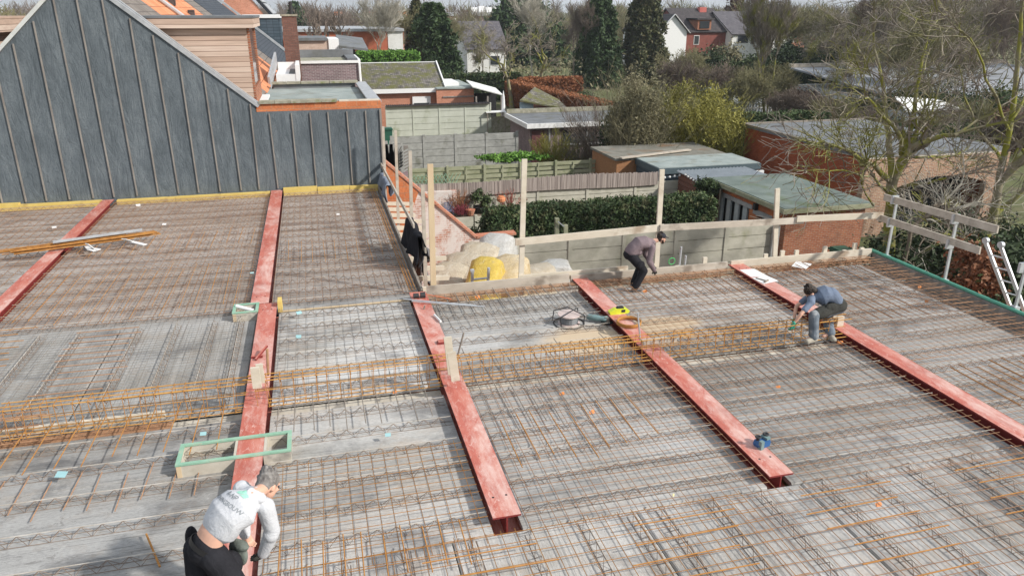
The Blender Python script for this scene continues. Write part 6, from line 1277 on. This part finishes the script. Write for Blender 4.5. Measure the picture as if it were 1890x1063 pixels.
# village roofs near the horizon
rg=random.Random(33)
cl=[('tile_red','red'),('tile_orange','orange'),('tile_grey','grey'),('tile_dark','dark')]; wn_={'tile_red':'brick_pink','tile_orange':'whited','tile_grey':'brick_far','tile_dark':'whited'}
for i in range(30):
    px_=1150+i*9.2 if i<22 else (560+(i-22)*60); Y=rg.uniform(235,330); m,nm=cl[rg.randrange(4)]; py_=rg.uniform(27,31)
    house_x('village_house','small far house with %s roof near the horizon'%nm,px_,px_+rg.uniform(9,15),py_,py_-rg.uniform(5,8),Y,9,MT[wn_[m]],MT[m])[0]['group']='small far houses near the horizon, '+nm+' roofed'
p0=PY(1258,30,180); p1=PY(1300,38,180); q=MB(); q.box(p0.x,p1.x,180,188,GZ,p0.z); q.box(p0.x-.4,p1.x+.4,179.6,188.4,p0.z+.003,p0.z+.6); t=wobj('grey_flat_building',q,MT['zinc'],'grey flat roofed building between the white gable and the red chimney','building')
p0=PY(722,28,150); p1=PY(741,45,150); house_x('pink_house','small white and salmon house far above the orange hall',718,744,36,28,150,9,MT['brick_pink'],MT['whited'])
# greenhouse
a_=P(1352,200,-3.0); gh=thing('greenhouse','greenhouse with bluish grey glass roof and white end wall by the slim tree','greenhouse',(36,62,GZ))
Y0=62; g0=PY(1340,168,Y0); rl=PY(1322,150,Y0+3.5); rr_=PY(1412,160,Y0+3.5); el=PY(1370,192,Y0); er=PY(1450,190,Y0)
ze=el.z; x0=PY(1345,190,Y0).x; x1=PY(1425,190,Y0).x; zr=rr_.z
gm=mplain('hazy_greenhouse_glass',(.34,.38,.42),.25,.6); wm=mplain('white_fabric',(.72,.74,.74),.6)
q=MB(); q.slabq([(x0,Y0,ze),(x1,Y0,ze),(x1,Y0+4,zr),(x0,Y0+4,zr)],.05); q.slabq([(x0,Y0+4,zr),(x1,Y0+4,zr),(x1,Y0+8,ze),(x0,Y0+8,ze)],.05); wpart('roof',q,gm,gh)
q=MB(); q.prism([(Y0+.05,GZ),(Y0+7.9,GZ),(Y0+7.9,ze-.06),(Y0+4,zr-.08),(Y0+.05,ze-.06)],'x',x1-.1,x1-.02); wpart('end_wall',q,wm,gh)
q=MB(); q.box(x0,x1-.2,Y0+.06,Y0+.1,GZ,ze-.1); wpart('side_glass',q,gm,gh)
q=MB()
for k in range(16): x=x0+(x1-x0)*k/15; q.box(x-.03,x+.03,Y0-.0,Y0+.055,GZ,ze-.02); q.bar((x,Y0,ze+.03),(x,Y0+4,zr+.03),.04,.04)
q.box(x0,x1,Y0+.0,Y0+.05,-3.4,-3.3); wpart('glazing_bars',q,MT['white'],gh)
p0=PY(1435,162,66); p1=PY(1525,180,66); q=MB(); q.box(p0.x,p1.x,66,66.06,GZ,p0.z); 
for k in range(8): x=p0.x+(p1.x-p0.x)*k/7; q.box(x-.05,x+.05,65.9,65.99,GZ,p0.z+.1)
wobj('teal_net_fence',q,mplain('teal_net',(.03,.20,.17),.8,var=.3,sc_=2),'teal green net fence right of the greenhouse','fence')
# large pale grey roof at right
rz0=-1.6; a_=P(1625,150,rz0+1.6); t=thing('grey_roofed_hall','low hall with large pale grey corrugated roof behind the bare trees','hall',(48,60,GZ))
xa_,xb_=P(1620,170,rz0).x,P(1960,170,rz0).x; 
A_=P(1630,172,rz0); B_=P(1900,178,rz0); q=MB(); yy0=min(A_.y,B_.y); q.slabq([(A_.x-2,yy0,rz0),(B_.x+14,yy0,rz0),(B_.x+14,yy0+16,rz0+1.4),(A_.x-2,yy0+16,rz0+1.4)],.15); wpart('roof',q,mnoise('pale_corrugated_roof',(.24,.255,.28),(.36,.375,.40),.8,.6,.1,(3,.2,1)),t)
q=MB(); q.box(A_.x-1.8,B_.x+13.5,yy0+.3,yy0+15.7,GZ,rz0-.16); wpart('wall',q,MT['whited'],t)
q=MB(); q.box(A_.x-2,B_.x+14,yy0+15.9,yy0+16.3,rz0+1.41,rz0+1.75); wpart('ridge_cap',q,MT['timberw'],t)
# white roofed hut
p0=PY(1668,205,45); p1=PY(1772,198,45); t=thing('white_roofed_hut','small grey hut with bright white sloping roof behind the foreground tree','shed',((p0.x+p1.x)/2,45,GZ))
q=MB(); q.slabq([(p0.x,44.7,p0.z),(p1.x,44.7,p1.z-.05),(p1.x-.2,47,p1.z+.35),(p0.x+.8,47,p0.z+.75)],.08); wpart('roof',q,MT['white'],t)
q=MB(); q.box(p0.x+.2,p1.x-.3,45,46.9,GZ,min(p0.z,p1.z)-.15); wpart('wall',q,MT['zinc'],t)
# ================================================================= PEOPLE
def loft(q,pts,rads,lat,n=14):
    # closed elliptical tube through pts; rads=(sideways,depth); ends rounded
    pts=[Vector(p) for p in pts]; lat=Vector(lat); P2=[];R2=[]
    d0=(pts[1]-pts[0]).normalized(); d1=(pts[-1]-pts[-2]).normalized()
    def rr(r): return r if hasattr(r,'__len__') else (r,r)
    r0=rr(rads[0]); r1=rr(rads[-1]); m0=min(r0); m1=min(r1)
    for s,k in((.98,.2),(.75,.66),(.4,.92)): P2.append(pts[0]-d0*m0*s); R2.append((r0[0]*k,r0[1]*k))
    for p,r in zip(pts,rads): P2.append(p); R2.append(rr(r))
    for s,k in((.4,.92),(.75,.66),(.98,.2)): P2.append(pts[-1]+d1*m1*s); R2.append((r1[0]*k,r1[1]*k))
    k0=len(q.v)
    for i,(p,r) in enumerate(zip(P2,R2)):
        d=(P2[min(i+1,len(P2)-1)]-P2[max(i-1,0)]).normalized(); a_=(lat-d*lat.dot(d)); a_=a_.normalized() if a_.length>1e-3 else d.orthogonal().normalized(); b_=d.cross(a_)
        for j in range(n): t=2*math.pi*j/n; e=p+a_*(math.cos(t)*r[0])+b_*(math.sin(t)*r[1]); q.v.append(tuple(e))
    for i in range(len(P2)-1):
        for j in range(n): j2=(j+1)%n; q.f.append((k0+i*n+j,k0+i*n+j2,k0+(i+1)*n+j2,k0+(i+1)*n+j))
    q.f.append(tuple(k0+j for j in range(n))[::-1]); e=k0+(len(P2)-1)*n; q.f.append(tuple(e+j for j in range(n)))
def ball(q,c,r,ax=None,n=12):
    c=Vector(c); r=r if hasattr(r,'__len__') else (r,r,r); M=ax or Matrix.Identity(3); k=len(q.v); m=8
    for i in range(m+1):
        ph=math.pi*(.04+.92*i/m)
        for j in range(n): t=2*math.pi*j/n; q.v.append(tuple(c+M@Vector((r[0]*math.sin(ph)*math.cos(t),r[1]*math.sin(ph)*math.sin(t),r[2]*math.cos(ph)))))
    for i in range(m):
        for j in range(n): j2=(j+1)%n; q.f.append((k+i*n+j,k+(i+1)*n+j,k+(i+1)*n+j2,k+i*n+j2))
    q.f.append(tuple(k+j for j in range(n))); q.f.append(tuple(k+m*n+j for j in range(n))[::-1])
def frame(fwd,up):
    f=Vector(fwd).normalized(); u=Vector(up); u=(u-f*u.dot(f)).normalized(); r=f.cross(u); return Matrix((r,f,u)).transposed()   # columns: right, forward, up
def fused(name,q,m,parent,vox=.008,sm=6,label=None):
    # fuse the overlapping volumes into one continuous skin and bake it
    off=Vector(parent.location) if parent.parent is None else Vector(parent.parent.location)
    q.v=[(a-off.x,b-off.y,c-off.z) for a,b,c in q.v]
    o=link(bpy.data.objects.new(name,q.mesh(name,m)),parent); r=o.modifiers.new('r','REMESH'); r.mode='VOXEL'; r.voxel_size=vox; r.use_smooth_shade=True
    s=o.modifiers.new('s','SMOOTH'); s.iterations=sm; s.factor=.5
    bpy.context.view_layer.update(); dg=bpy.context.evaluated_depsgraph_get(); me=bpy.data.meshes.new_from_object(o.evaluated_get(dg)); o.modifiers.clear(); o.data=me
    if not me.materials: me.materials.append(m)
    if label: o['label']=label
    return o
def hand(q,wr,d,nrm,s=1,side=1,curl=.5,grow_=0):
    # wr wrist, d direction of the palm, nrm palm normal (towards which the fingers curl)
    wr=Vector(wr); F=frame(d,nrm); X,Y_,Z=F.col[0],F.col[1],F.col[2]
    c=wr+Y_*.045*s; ball(q,c,((.040+grow_)*s,(.050+grow_)*s,(.016+grow_)*s),F)
    loft(q,[wr-Y_*.03*s,wr+Y_*.02*s],[(.028*s+grow_,.021*s+grow_)]*2,X,10)
    for i,(off,L) in enumerate([(-.030,.066),(-.010,.076),(.010,.072),(.030,.056)]):
        b=wr+Y_*(.085-.006*abs(i-1.3))*s+X*off*s; a1=curl*.7+.08*i; a2=curl*1.7+.1*i
        p1=b+(Y_*math.cos(a1)+Z*math.sin(a1))*L*.5*s; p2=p1+(Y_*math.cos(a2)+Z*math.sin(a2))*L*.5*s
        r=(.0088+grow_)*s; loft(q,[b-Y_*.02*s,b,p1,p2],[r*1.05,r*1.05,r,r*.85],X,8)
    b=wr+Y_*.03*s+X*side*.034*s; p1=b+(X*side*.75+Y_*.6+Z*.3).normalized()*.036*s; p2=p1+(X*side*.2+Y_*.9+Z*.5).normalized()*.032*s; r=(.0105+grow_)*s; loft(q,[b-X*side*.01*s,b,p1,p2],[r*1.25,r*1.15,r,r*.85],Z,8)
def head(q,c,fwd,up,s=1):
    F=frame(fwd,up); M=lambda x,y,z: Vector(c)+F@Vector((x*s,y*s,z*s))
    ball(q,M(0,-.012,.035),(.076*s,.096*s,.088*s),F); ball(q,M(0,.028,-.035),(.058*s,.062*s,.075*s),F); ball(q,M(0,.055,-.085),(.030*s,.028*s,.026*s),F)
    loft(q,[M(0,.082,.018),M(0,.104,-.022)],[.009*s,.014*s],F.col[0],8); ball(q,M(0,.088,-.058),(.024*s,.010*s,.010*s),F)
    for sx in(-1,1):
        ball(q,M(sx*.077,-.008,-.005),(.010*s,.020*s,.032*s),F); ball(q,M(sx*.036,.070,-.012),(.022*s,.018*s,.018*s),F); ball(q,M(sx*.030,.078,.032),(.024*s,.012*s,.008*s),F)
    return F,M
def eyes(t,c,F,s,parent_off):
    q=MB()
    for sx in(-1,1): p=Vector(c)+F@Vector((sx*.031*s,.083*s,.008*s)); ball(q,p,.0115*s,None,8)
    return q
def person(label,cat_loc,J,s,C):
    # J: joints; s: size factor; C: clothing options
    t=thing('person',label,'person',cat_loc); fw=Vector(C['fwd']).normalized(); lat=Vector((fw.y,-fw.x,0))   # lat points to the person's right
    tl=C.get('lat',lat); tl=Vector(tl).normalized(); tls=Vector(C.get('slat',tl)).normalized()
    V={k:Vector(v) for k,v in J.items()}; hip,waist,chest,neck,hc=V['hip'],V['waist'],V['chest'],V['neck'],V['head']
    def arms(q,g=0,cut=None,sd=('l','r')):
        for k in sd:
            S,E,Wr=V['sh'+k],V['el'+k],V['wr'+k]
            if cut is None: loft(q,[S,S.lerp(E,.5),E],[(.052+g)*s,(.047+g)*s,(.040+g)*s],tl); loft(q,[E,E.lerp(Wr,.35),Wr],[(.040+g)*s,(.039+g)*s,(.026+g)*s],tl)
            else: loft(q,[S,S.lerp(E,.5),S.lerp(E,cut)],[(.056+g)*s,(.054+g)*s,(.055+g)*s],tl)
    bk=C.get('bulk',1.0)
    def torso(q,g=0,low=True):
        bk=C.get('bulk',1.0) if g>0 else 1.0
        spine=[hip,waist.lerp(chest,C.get('hem',0) if g>0 else 0),waist.lerp(chest,.5)+V.get('arch',Vector((0,0,0))),chest,chest.lerp(neck,.6)]
        loft(q,spine if low else spine[1:],([((.150+g)*s,(.105+g)*s)] if low else [])+[((.140+g)*s*bk,(.095+g)*s*bk),((.152+g)*s*bk,(.105+g)*s*bk),((.160+g)*s*bk,(.11+g)*s*bk),((.10+g)*s,(.075+g)*s)],tls,18)
        loft(q,[V['shl'],V['shr']],[(.056+g)*s]*2,(0,0,1)); loft(q,[V['shl'].lerp(V['shr'],.25),neck,V['shl'].lerp(V['shr'],.75)],[(.05+g)*s]*3,(0,0,1))
    def legs(q,g=0,to=1.0):
        if g>0: g+=.012*(bk>1)
        for k in('l','r'):
            Hj,K,A=V['hip'+k],V['kn'+k],V['an'+k]; loft(q,[Hj,Hj.lerp(K,.5),K],[(.088+g)*s,(.078+g)*s,(.058+g)*s],tl); loft(q,[K,K.lerp(A,.3),K.lerp(A,to)],[(.058+g)*s,(.057+g)*s,(.042+g*1.5)*s],tl)
    # body: one continuous skin
    q=MB(); torso(q,-.012); legs(q,-.014); arms(q,-.008); loft(q,[neck-(hc-neck)*.3,neck.lerp(hc,.75)],[.056*s,.052*s],tl); F,M=head(q,hc,C['hf'],C['hu'],s)
    for k,sd in(('l',-1),('r',1)): hand(q,V['wr'+k],V['hd'+k],V['hn'+k],s,-sd,C.get('curl',.7))
    for k in('l','r'): A=V['an'+k]; loft(q,[A,A+fw*.12*s-Vector((0,0,.045*s))],[.036*s,.030*s],lat)
    body=fused('body',q,C['skin'],t,C['vox'])
    q=eyes(t,hc,F,s,None); q.v=[tuple(Vector(v)-Vector(t.location)) for v in q.v]; part('eyes',q,MT['black'],body)
    # upper garment
    q=MB(); low=C['top_low']; torso(q,.010,False); low<1.5 and loft(q,[hip.lerp(waist,low),waist+(waist-hip).normalized()*.02],[(.152*s*bk,.108*s*bk),(.152*s*bk,.110*s*bk)],tls,18)
    if C.get('long',True): arms(q,.012+.010*(bk>1))
    else: arms(q,.0,.62)
    for c_,r_ in C.get('folds',()): ball(q,c_,r_)
    if C.get('hood'): b=neck.lerp(chest,.15)+V.get('hoodoff',Vector()); loft(q,[b-tls*.09*s,b+Vector(C['hood'])*.07*s,b+tls*.09*s],[(.035*s,.045*s),(.052*s,.05*s),(.035*s,.045*s)],(0,0,1)); loft(q,[neck.lerp(V['shl'],.35),neck.lerp(hc,.22)+(neck-hc).normalized()*0,neck.lerp(V['shr'],.35)],[.045*s,.055*s,.045*s],(0,0,1))
    top=fused(C['top'],q,C['top_m'],t,C['vox'],5)
    q=MB(); loft(q,[hip+ (hip-waist)*.15,hip.lerp(waist,C.get('tr_hi',.62))],[(.158*s,.118*s),(.150*s,.108*s)],tls,18); legs(q,.014,.96)
    for k in('l','r'): K=V['kn'+k]; ball(q,K+fw*.012*s,.066*s)
    for c_,r_ in C.get('pockets',()): ball(q,c_,r_)
    tr=fused('trousers',q,C['tr_m'],t,C['vox'],4)
    for k in('l','r'):
        A=V['an'+k]; f2=Vector(C.get('toe'+k,fw)).normalized(); q=MB(); z=A.z-.085*s
        loft(q,[A+Vector((0,0,.03*s)),Vector((A.x,A.y,z+.035*s))-f2*.02*s],[.052*s,.048*s],lat); loft(q,[Vector((A.x,A.y,z+.04*s))-f2*.045*s,Vector((A.x,A.y,z+.042*s))+f2*.07*s,Vector((A.x,A.y,z+.036*s))+f2*.15*s],[(.042*s,.040*s),(.046*s,.042*s),(.044*s,.034*s)],f2.cross(Vector((0,0,1)))); loft(q,[Vector((A.x,A.y,z+.012*s))-f2*.06*s,Vector((A.x,A.y,z+.012*s))+f2*.16*s],[(.048*s,.012*s)]*2,f2.cross(Vector((0,0,1))))
        fused('boot',q,C['boot_m'],t,C['vox'],2)
    if C.get('hair'):
        q=MB(); ball(q,M(0,-.022,.048),(.084*s,.100*s,.088*s),F); ball(q,M(0,-.055,-.01),(.072*s,.062*s,.075*s),F)
        for i in range(40 if s>.95 else 20):
            a_=i*2.4; zz=.02+.1*((i*7)%11)/11; ball(q,M(.074*math.cos(a_)*(1-zz*2.2),-.028+.088*math.sin(a_)*(1-zz*2.2) if math.sin(a_)<.3 else -.02,.03+zz),.020*s,None,6)
        o=fused('hair',q,C['hair'],body,.006,2)
    if C.get('cap'):
        q=MB(); ball(q,M(0,-.015,.055),(.086*s,.104*s,.080*s),F); loft(q,[M(0,.06,.048),M(0,.15,.035)],[(.070*s,.010*s),(.050*s,.007*s)],F.col[0]); fused('cap',q,C['cap'],t,.006,2)
    if C.get('beard'):
        q=MB(); ball(q,M(0,.045,-.088),(.045*s,.040*s,.034*s),F)
        for sx in(-1,1): loft(q,[M(sx*.060,.012,-.02),M(sx*.050,.035,-.07)],[.018*s,.022*s],F.col[1])
        loft(q,[M(-.028,.094,-.046),M(.028,.094,-.046)],[.008*s,.008*s],F.col[2]); fused('beard',q,C['beard'],body,.006,2)
    if C.get('glove'):
        for k,sd in(('l',-1),('r',1)):
            if k in C['gloves']: q=MB(); hand(q,V['wr'+k],V['hd'+k],V['hn'+k],s,-sd,C.get('curl',.7),.0035); fused('glove',q,C['glove'],t,.005,2)
    if C.get('belt'):
        q=MB(); b=hip.lerp(waist,C.get('tr_hi',.62)-.04); ax=(waist-hip).normalized(); F2=frame(tls.cross(ax),ax); k=len(q.v); n=32
        for i in range(n):
            a_=2*math.pi*i/n
            for zz,e in((-.02,.0),(-.02,.006),(.02,.006),(.02,0)): v=b+F2@Vector(((.156*s+e)*math.cos(a_),(.113*s+e)*math.sin(a_),zz*s)); q.v.append(tuple(v-Vector(t.location)))
        for i in range(n):
            for j in range(4): i2=(i+1)%n;j2=(j+1)%4; q.f.append((k+i*4+j,k+i2*4+j,k+i2*4+j2,k+i*4+j2))
        part('belt',q,C['belt'],t)
    return t,body,top,tr,F,M
D=lambda a,b,c:(a,b,c)
DARKT=mcloth('black_work_trousers',(.022,.022,.026)); PURP=mcloth('mauve_hoodie',(.20,.155,.165),.15); BLUE=mcloth('blue_grey_tshirt',(.15,.185,.25),.12); WHITE=mcloth('white_hoodie',(.54,.55,.575),.10)
MT['jeans']=mnoise('dusty_grey_blue_jeans',(.08,.10,.125),(.20,.235,.27),7,.9,.3,c3=(.42,.42,.41),sc3=4,p3=(.55,.72)); BOOT=mplain('pale_dusty_boots',(.36,.33,.27),.8); GBOOT=mplain('grey_boots',(.14,.14,.14),.7)
HAIRD=mnoise('dark_brown_hair',(.018,.012,.009),(.04,.028,.02),30,.6,.3); HAIRG=mnoise('grey_hair',(.09,.08,.075),(.28,.265,.25),26,.7,.5,(1,1,.4))
DKC=mplain('dark_navy_cap',(.016,.018,.026),.8); DGL=mplain('dark_glove',(.035,.035,.03),.8); GGL=mplain('green_glove',(.05,.32,.22),.7); BELT=mplain('black_leather_belt',(.015,.014,.014),.5)
# man in the cap (facing right)
y=12.75; s=.88
person('man in dark cap and mauve hoodie crouching over the back edge of the slab',(5.8,y,-.13),dict(
 hip=D(5.66,y,.60),waist=D(5.74,y,.70),chest=D(5.99,y,.80),neck=D(6.14,y,.815),head=D(6.31,y-.01,.865),arch=D(-.02,0,.05),
 shl=D(6.08,y+.16,.755),shr=D(6.06,y-.16,.745),ell=D(6.08,y+.19,.50),elr=D(5.99,y-.20,.475),wrl=D(6.20,y+.10,.32),wrr=D(6.15,y-.12,.26),
 hdl=D(.4,-.1,-.9),hnl=D(.3,-1,.1),hdr=D(.45,.1,-.85),hnr=D(.2,1,.1),
 hipl=D(5.69,y+.09,.56),hipr=D(5.69,y-.09,.56),knl=D(5.97,y+.13,.30),knr=D(5.93,y-.13,.27),anl=D(5.84,y+.12,-.06),anr=D(5.76,y-.12,-.06)),s,
 dict(bulk=1.24,fwd=(1,0,0),hf=(1,-.12,-.18),hu=(.1,0,1),skin=MT['skin'],vox=.009,top_low=.35,top='hoodie',top_m=PURP,tr_m=DARKT,boot_m=GBOOT,cap=DKC,beard=HAIRD,hair=HAIRD,glove=DGL,gloves='lr',belt=BELT,hood=(-.5,0,.5),tr_hi=.5,folds=[(D(5.82,y,.63),(.11,.13,.08))],pockets=[(D(5.83,y-.20,.42),(.08,.03,.09))]))
# man in the blue T-shirt (facing left, bent deep)
def yy(px_,py_,Y): return tuple(PY(px_,py_,Y))
hp=Vector(yy(1543,560,9.66)); s=.97
person('man in blue grey T-shirt and dusty jeans bent double over the rebar cage',(7.9,9.7,-.13),dict(
 hip=tuple(hp),waist=D(hp.x-.10,hp.y+.02,hp.z+.13),chest=tuple(Vector(yy(1512,548,9.74))),neck=tuple(Vector(yy(1501,549,9.74))),head=tuple(Vector(yy(1496,539,9.80))),arch=D(0,0,.04),
 shl=tuple(Vector(yy(1497,558,9.56))),shr=tuple(Vector(yy(1497,545,9.93))),ell=tuple(Vector(yy(1478,580,9.50))),elr=D(7.44,9.93,.42),wrl=tuple(Vector(yy(1465,598,9.52))),wrr=D(7.36,9.84,.20),
 hdl=D(-.15,.1,-1),hnl=D(-.2,1,0),hdr=D(-.1,-.1,-1),hnr=D(.2,-1,0),
 hipl=D(hp.x-.02,hp.y-.09,hp.z-.04),hipr=D(hp.x+.0,hp.y+.10,hp.z-.04),knl=tuple(Vector(yy(1502,582,9.50))),knr=tuple(Vector(yy(1526,585,9.72))),anl=tuple(Vector(yy(1502,621,9.44))),anr=tuple(Vector(yy(1533,615,9.50)))),s,
 dict(bulk=1.24,fwd=(-1,.12,0),hf=(-.45,.35,-.85),hu=(-.85,.1,.45),skin=MT['skin'],vox=.008,top_low=.25,top='t_shirt',top_m=BLUE,tr_m=MT['jeans'],boot_m=BOOT,hair=HAIRD,glove=GGL,gloves='lr',belt=BELT,long=False,tr_hi=.5,toel=(-1,-.25,0),toer=(-.2,-.9,0),
 folds=[(hp+Vector((-.22,.02,.15)),(.16,.15,.10))],pockets=[(hp+Vector((-.25,-.17,-.03)),(.12,.045,.07))]))
# man in the white hoodie (seen from behind, bent over the beam)
s=1.06
t3,body3,top3,tr3,F3,M3=person('grey haired man in white printed hoodie bent over the second red beam',(-1.1,5.5,-.15),dict(
 hip=tuple(P(380,1012,.80)),waist=tuple(P(392,985,.92)),chest=tuple(P(444,934,1.08)),neck=tuple(P(472,910,1.13)),head=tuple(P(495,896,1.09)),arch=D(.01,0,.05),
 shl=tuple(P(446,902,1.05)),shr=tuple(P(490,934,1.03)),ell=tuple(P(447,935,.78)),elr=tuple(P(503,980,.76)),wrl=tuple(P(452,985,.55)),wrr=tuple(P(486,1020,.52)),
 hdl=D(.3,-.1,-.8),hnl=D(.4,-.6,0),hdr=D(-.5,.3,-.8),hnr=D(-.6,.5,0),
 hipl=tuple(P(366,1010,.76)),hipr=tuple(P(396,1028,.76)),knl=D(-1.28,5.50,.36),knr=D(-.90,5.36,.36),anl=D(-1.46,5.34,-.06),anr=D(-.80,5.20,-.06)),s,
 dict(fwd=(.64,.77,0),slat=(.72,-.69,.03),lat=(.75,-.66,0),bulk=1.17,hf=(.6,.5,-.6),hu=(.4,.45,.8),skin=MT['skin'],vox=.008,hem=.32,top_low=1.9,top='hoodie',top_m=WHITE,tr_m=DARKT,boot_m=GBOOT,hair=HAIRG,glove=DGL,gloves='r',belt=BELT,hood=(-.3,-.35,.5),hoodoff=Vector((.03,.04,-.01)),tr_hi=.22,
 folds=[(tuple(P(432,952,1.02)),(.13,.13,.08)),(tuple(P(500,985,.74)),(.07,.07,.08))],pockets=[(tuple(P(428,1040,.62)),(.09,.08,.13)),(tuple(P(356,1000,.68)),(.06,.06,.10))]))
q=MB(); b_=hp+Vector((.0,0,.02)); loft(q,[b_+Vector((.03,-.02,-.04)),b_+Vector((-.10,.0,.08))],[(.168,.128),(.160,.118)],(0,1,0),18); kl=Vector(yy(1502,582,9.50)); kr=Vector(yy(1526,585,9.72)); loft(q,[b_+Vector((-.02,-.09,-.04)),(b_+Vector((-.02,-.09,-.04))).lerp(kl,.82)],[.118,.098],(0,1,0)); loft(q,[b_+Vector((0,.1,-.04)),(b_+Vector((0,.1,-.04))).lerp(kr,.82)],[.118,.096],(0,1,0)); ball(q,b_+Vector((-.22,-.17,-.02)),(.12,.05,.09)); fused('work_shorts',q,mcloth('olive_black_shorts',(.05,.05,.045),.4),bpy.data.objects['person.001'],.008,3)
# grey tool pouch and belt label
q=MB(); F_=frame((.64,.77,0),(0,0,1)); ball(q,P(440,1018,.66),(.10,.045,.14),F_); ball(q,P(444,1006,.74),(.085,.05,.05),F_); fused('tool_pouch',q,mcloth('grey_green_canvas',(.15,.17,.15)),t3,.008,3)
q=MB(); ball(q,P(354,992,.72),(.05,.06,.12),F_); ball(q,P(366,1012,.66),(.07,.05,.10),F_); fused('tool_holster',q,DARKT,t3,.008,3)
q=MB(); p=P(381,994,.86)-Vector(t3.location); q.box(p.x-.03,p.x+.03,p.y-.012,p.y+.012,p.z-.015,p.z+.02); part('belt_label',q,yel,t3)
# print on the hoodie, laid on its back
def print_on(txt,size,pos,rot,m,name,curve=0):
    cu=bpy.data.curves.new('t','FONT'); cu.body=txt; cu.size=size; cu.align_x='CENTER'; cu.offset=.0006; to=bpy.data.objects.new('t',cu); COL.objects.link(to); bpy.context.view_layer.update()
    me=bpy.data.meshes.new_from_object(to.evaluated_get(bpy.context.evaluated_depsgraph_get())); bpy.data.objects.remove(to)
    return me
import bmesh
bv=BVHTree.FromPolygons([v.co.copy() for v in top3.data.vertices],[tuple(p.vertices) for p in top3.data.polygons])
def lay(me,name,m,origin,right,up_):
    bm=bmesh.new(); bm.from_mesh(me); bmesh.ops.triangulate(bm,faces=bm.faces[:]); bmesh.ops.subdivide_edges(bm,edges=[e for e in bm.edges if e.calc_length()>.012],cuts=2); bm.to_mesh(me); bm.free()
    nrm=right.cross(up_).normalized()
    for v in me.vertices:
        p=origin+right*v.co.x+up_*v.co.y+nrm*.4; h=bv.ray_cast(p,-nrm); v.co=(h[0]+nrm*.004) if h[0] is not None else origin+right*v.co.x+up_*v.co.y
    me.materials.clear(); me.materials.append(m); return link(bpy.data.objects.new(name,me),top3)
up3=(P(474,897,1.16)-P(392,985,.92)).normalized(); right3=Vector((up3.y,-up3.x,0)).normalized(); right3=(right3-up3*right3.dot(up3)).normalized(); up3v=up3.copy()
O3=P(437,928,1.12)-Vector(t3.location)+right3*.005; INK=mplain('grey_ink',(.24,.26,.28),.8); GIN=mplain('green_ink',(.30,.58,.47),.8)
lay(print_on('R-NP',.062,0,0,INK,'x'),'printed_text',INK,O3+up3v*.0,right3,up3v)
me=print_on('WONINGBOUW',.050,0,0,INK,'x')
for v in me.vertices:   # text bent along an arc
    a_=v.co.x/.42; r_=.42-0; v.co=Vector(((r_+v.co.y*-0)*math.sin(a_)*(1-v.co.y*0),v.co.y+ -0+ (math.cos(a_)-1)*r_*-.35,0))
lay(me,'printed_text',INK,O3-up3v*.070,right3,up3v)
me=bpy.data.meshes.new('logo'); me.from_pydata([(-.02,.062,0),(.02,.062,0),(.05,.10,0),(.01,.125,0),(-.03,.09,0), (.03,.060,0),(.085,.060,0),(.085,.09,0),(.055,.105,0)],[],[(0,1,2,3,4),(5,6,7,8)]); lay(me,'printed_logo',GIN,O3,right3,up3v)

# ---- thin air between here and the horizon
q=MB(); q.box(-900,900,-60,900,GZ-1.5,40); hz=link(bpy.data.objects.new('haze',q.mesh('haze',MT['white']))); hz['kind']='stuff'
hm=bpy.data.materials.new('haze_air'); hm.use_nodes=True; hm.node_tree.nodes.clear(); ho=hm.node_tree.nodes.new('ShaderNodeOutputMaterial'); hv=hm.node_tree.nodes.new('ShaderNodeVolumePrincipled'); hv.inputs['Color'].default_value=(.86,.92,1,1); hv.inputs['Density'].default_value=.00028; hm.node_tree.links.new(hv.outputs[0],ho.inputs['Volume']); hz.data.materials.clear(); hz.data.materials.append(hm)
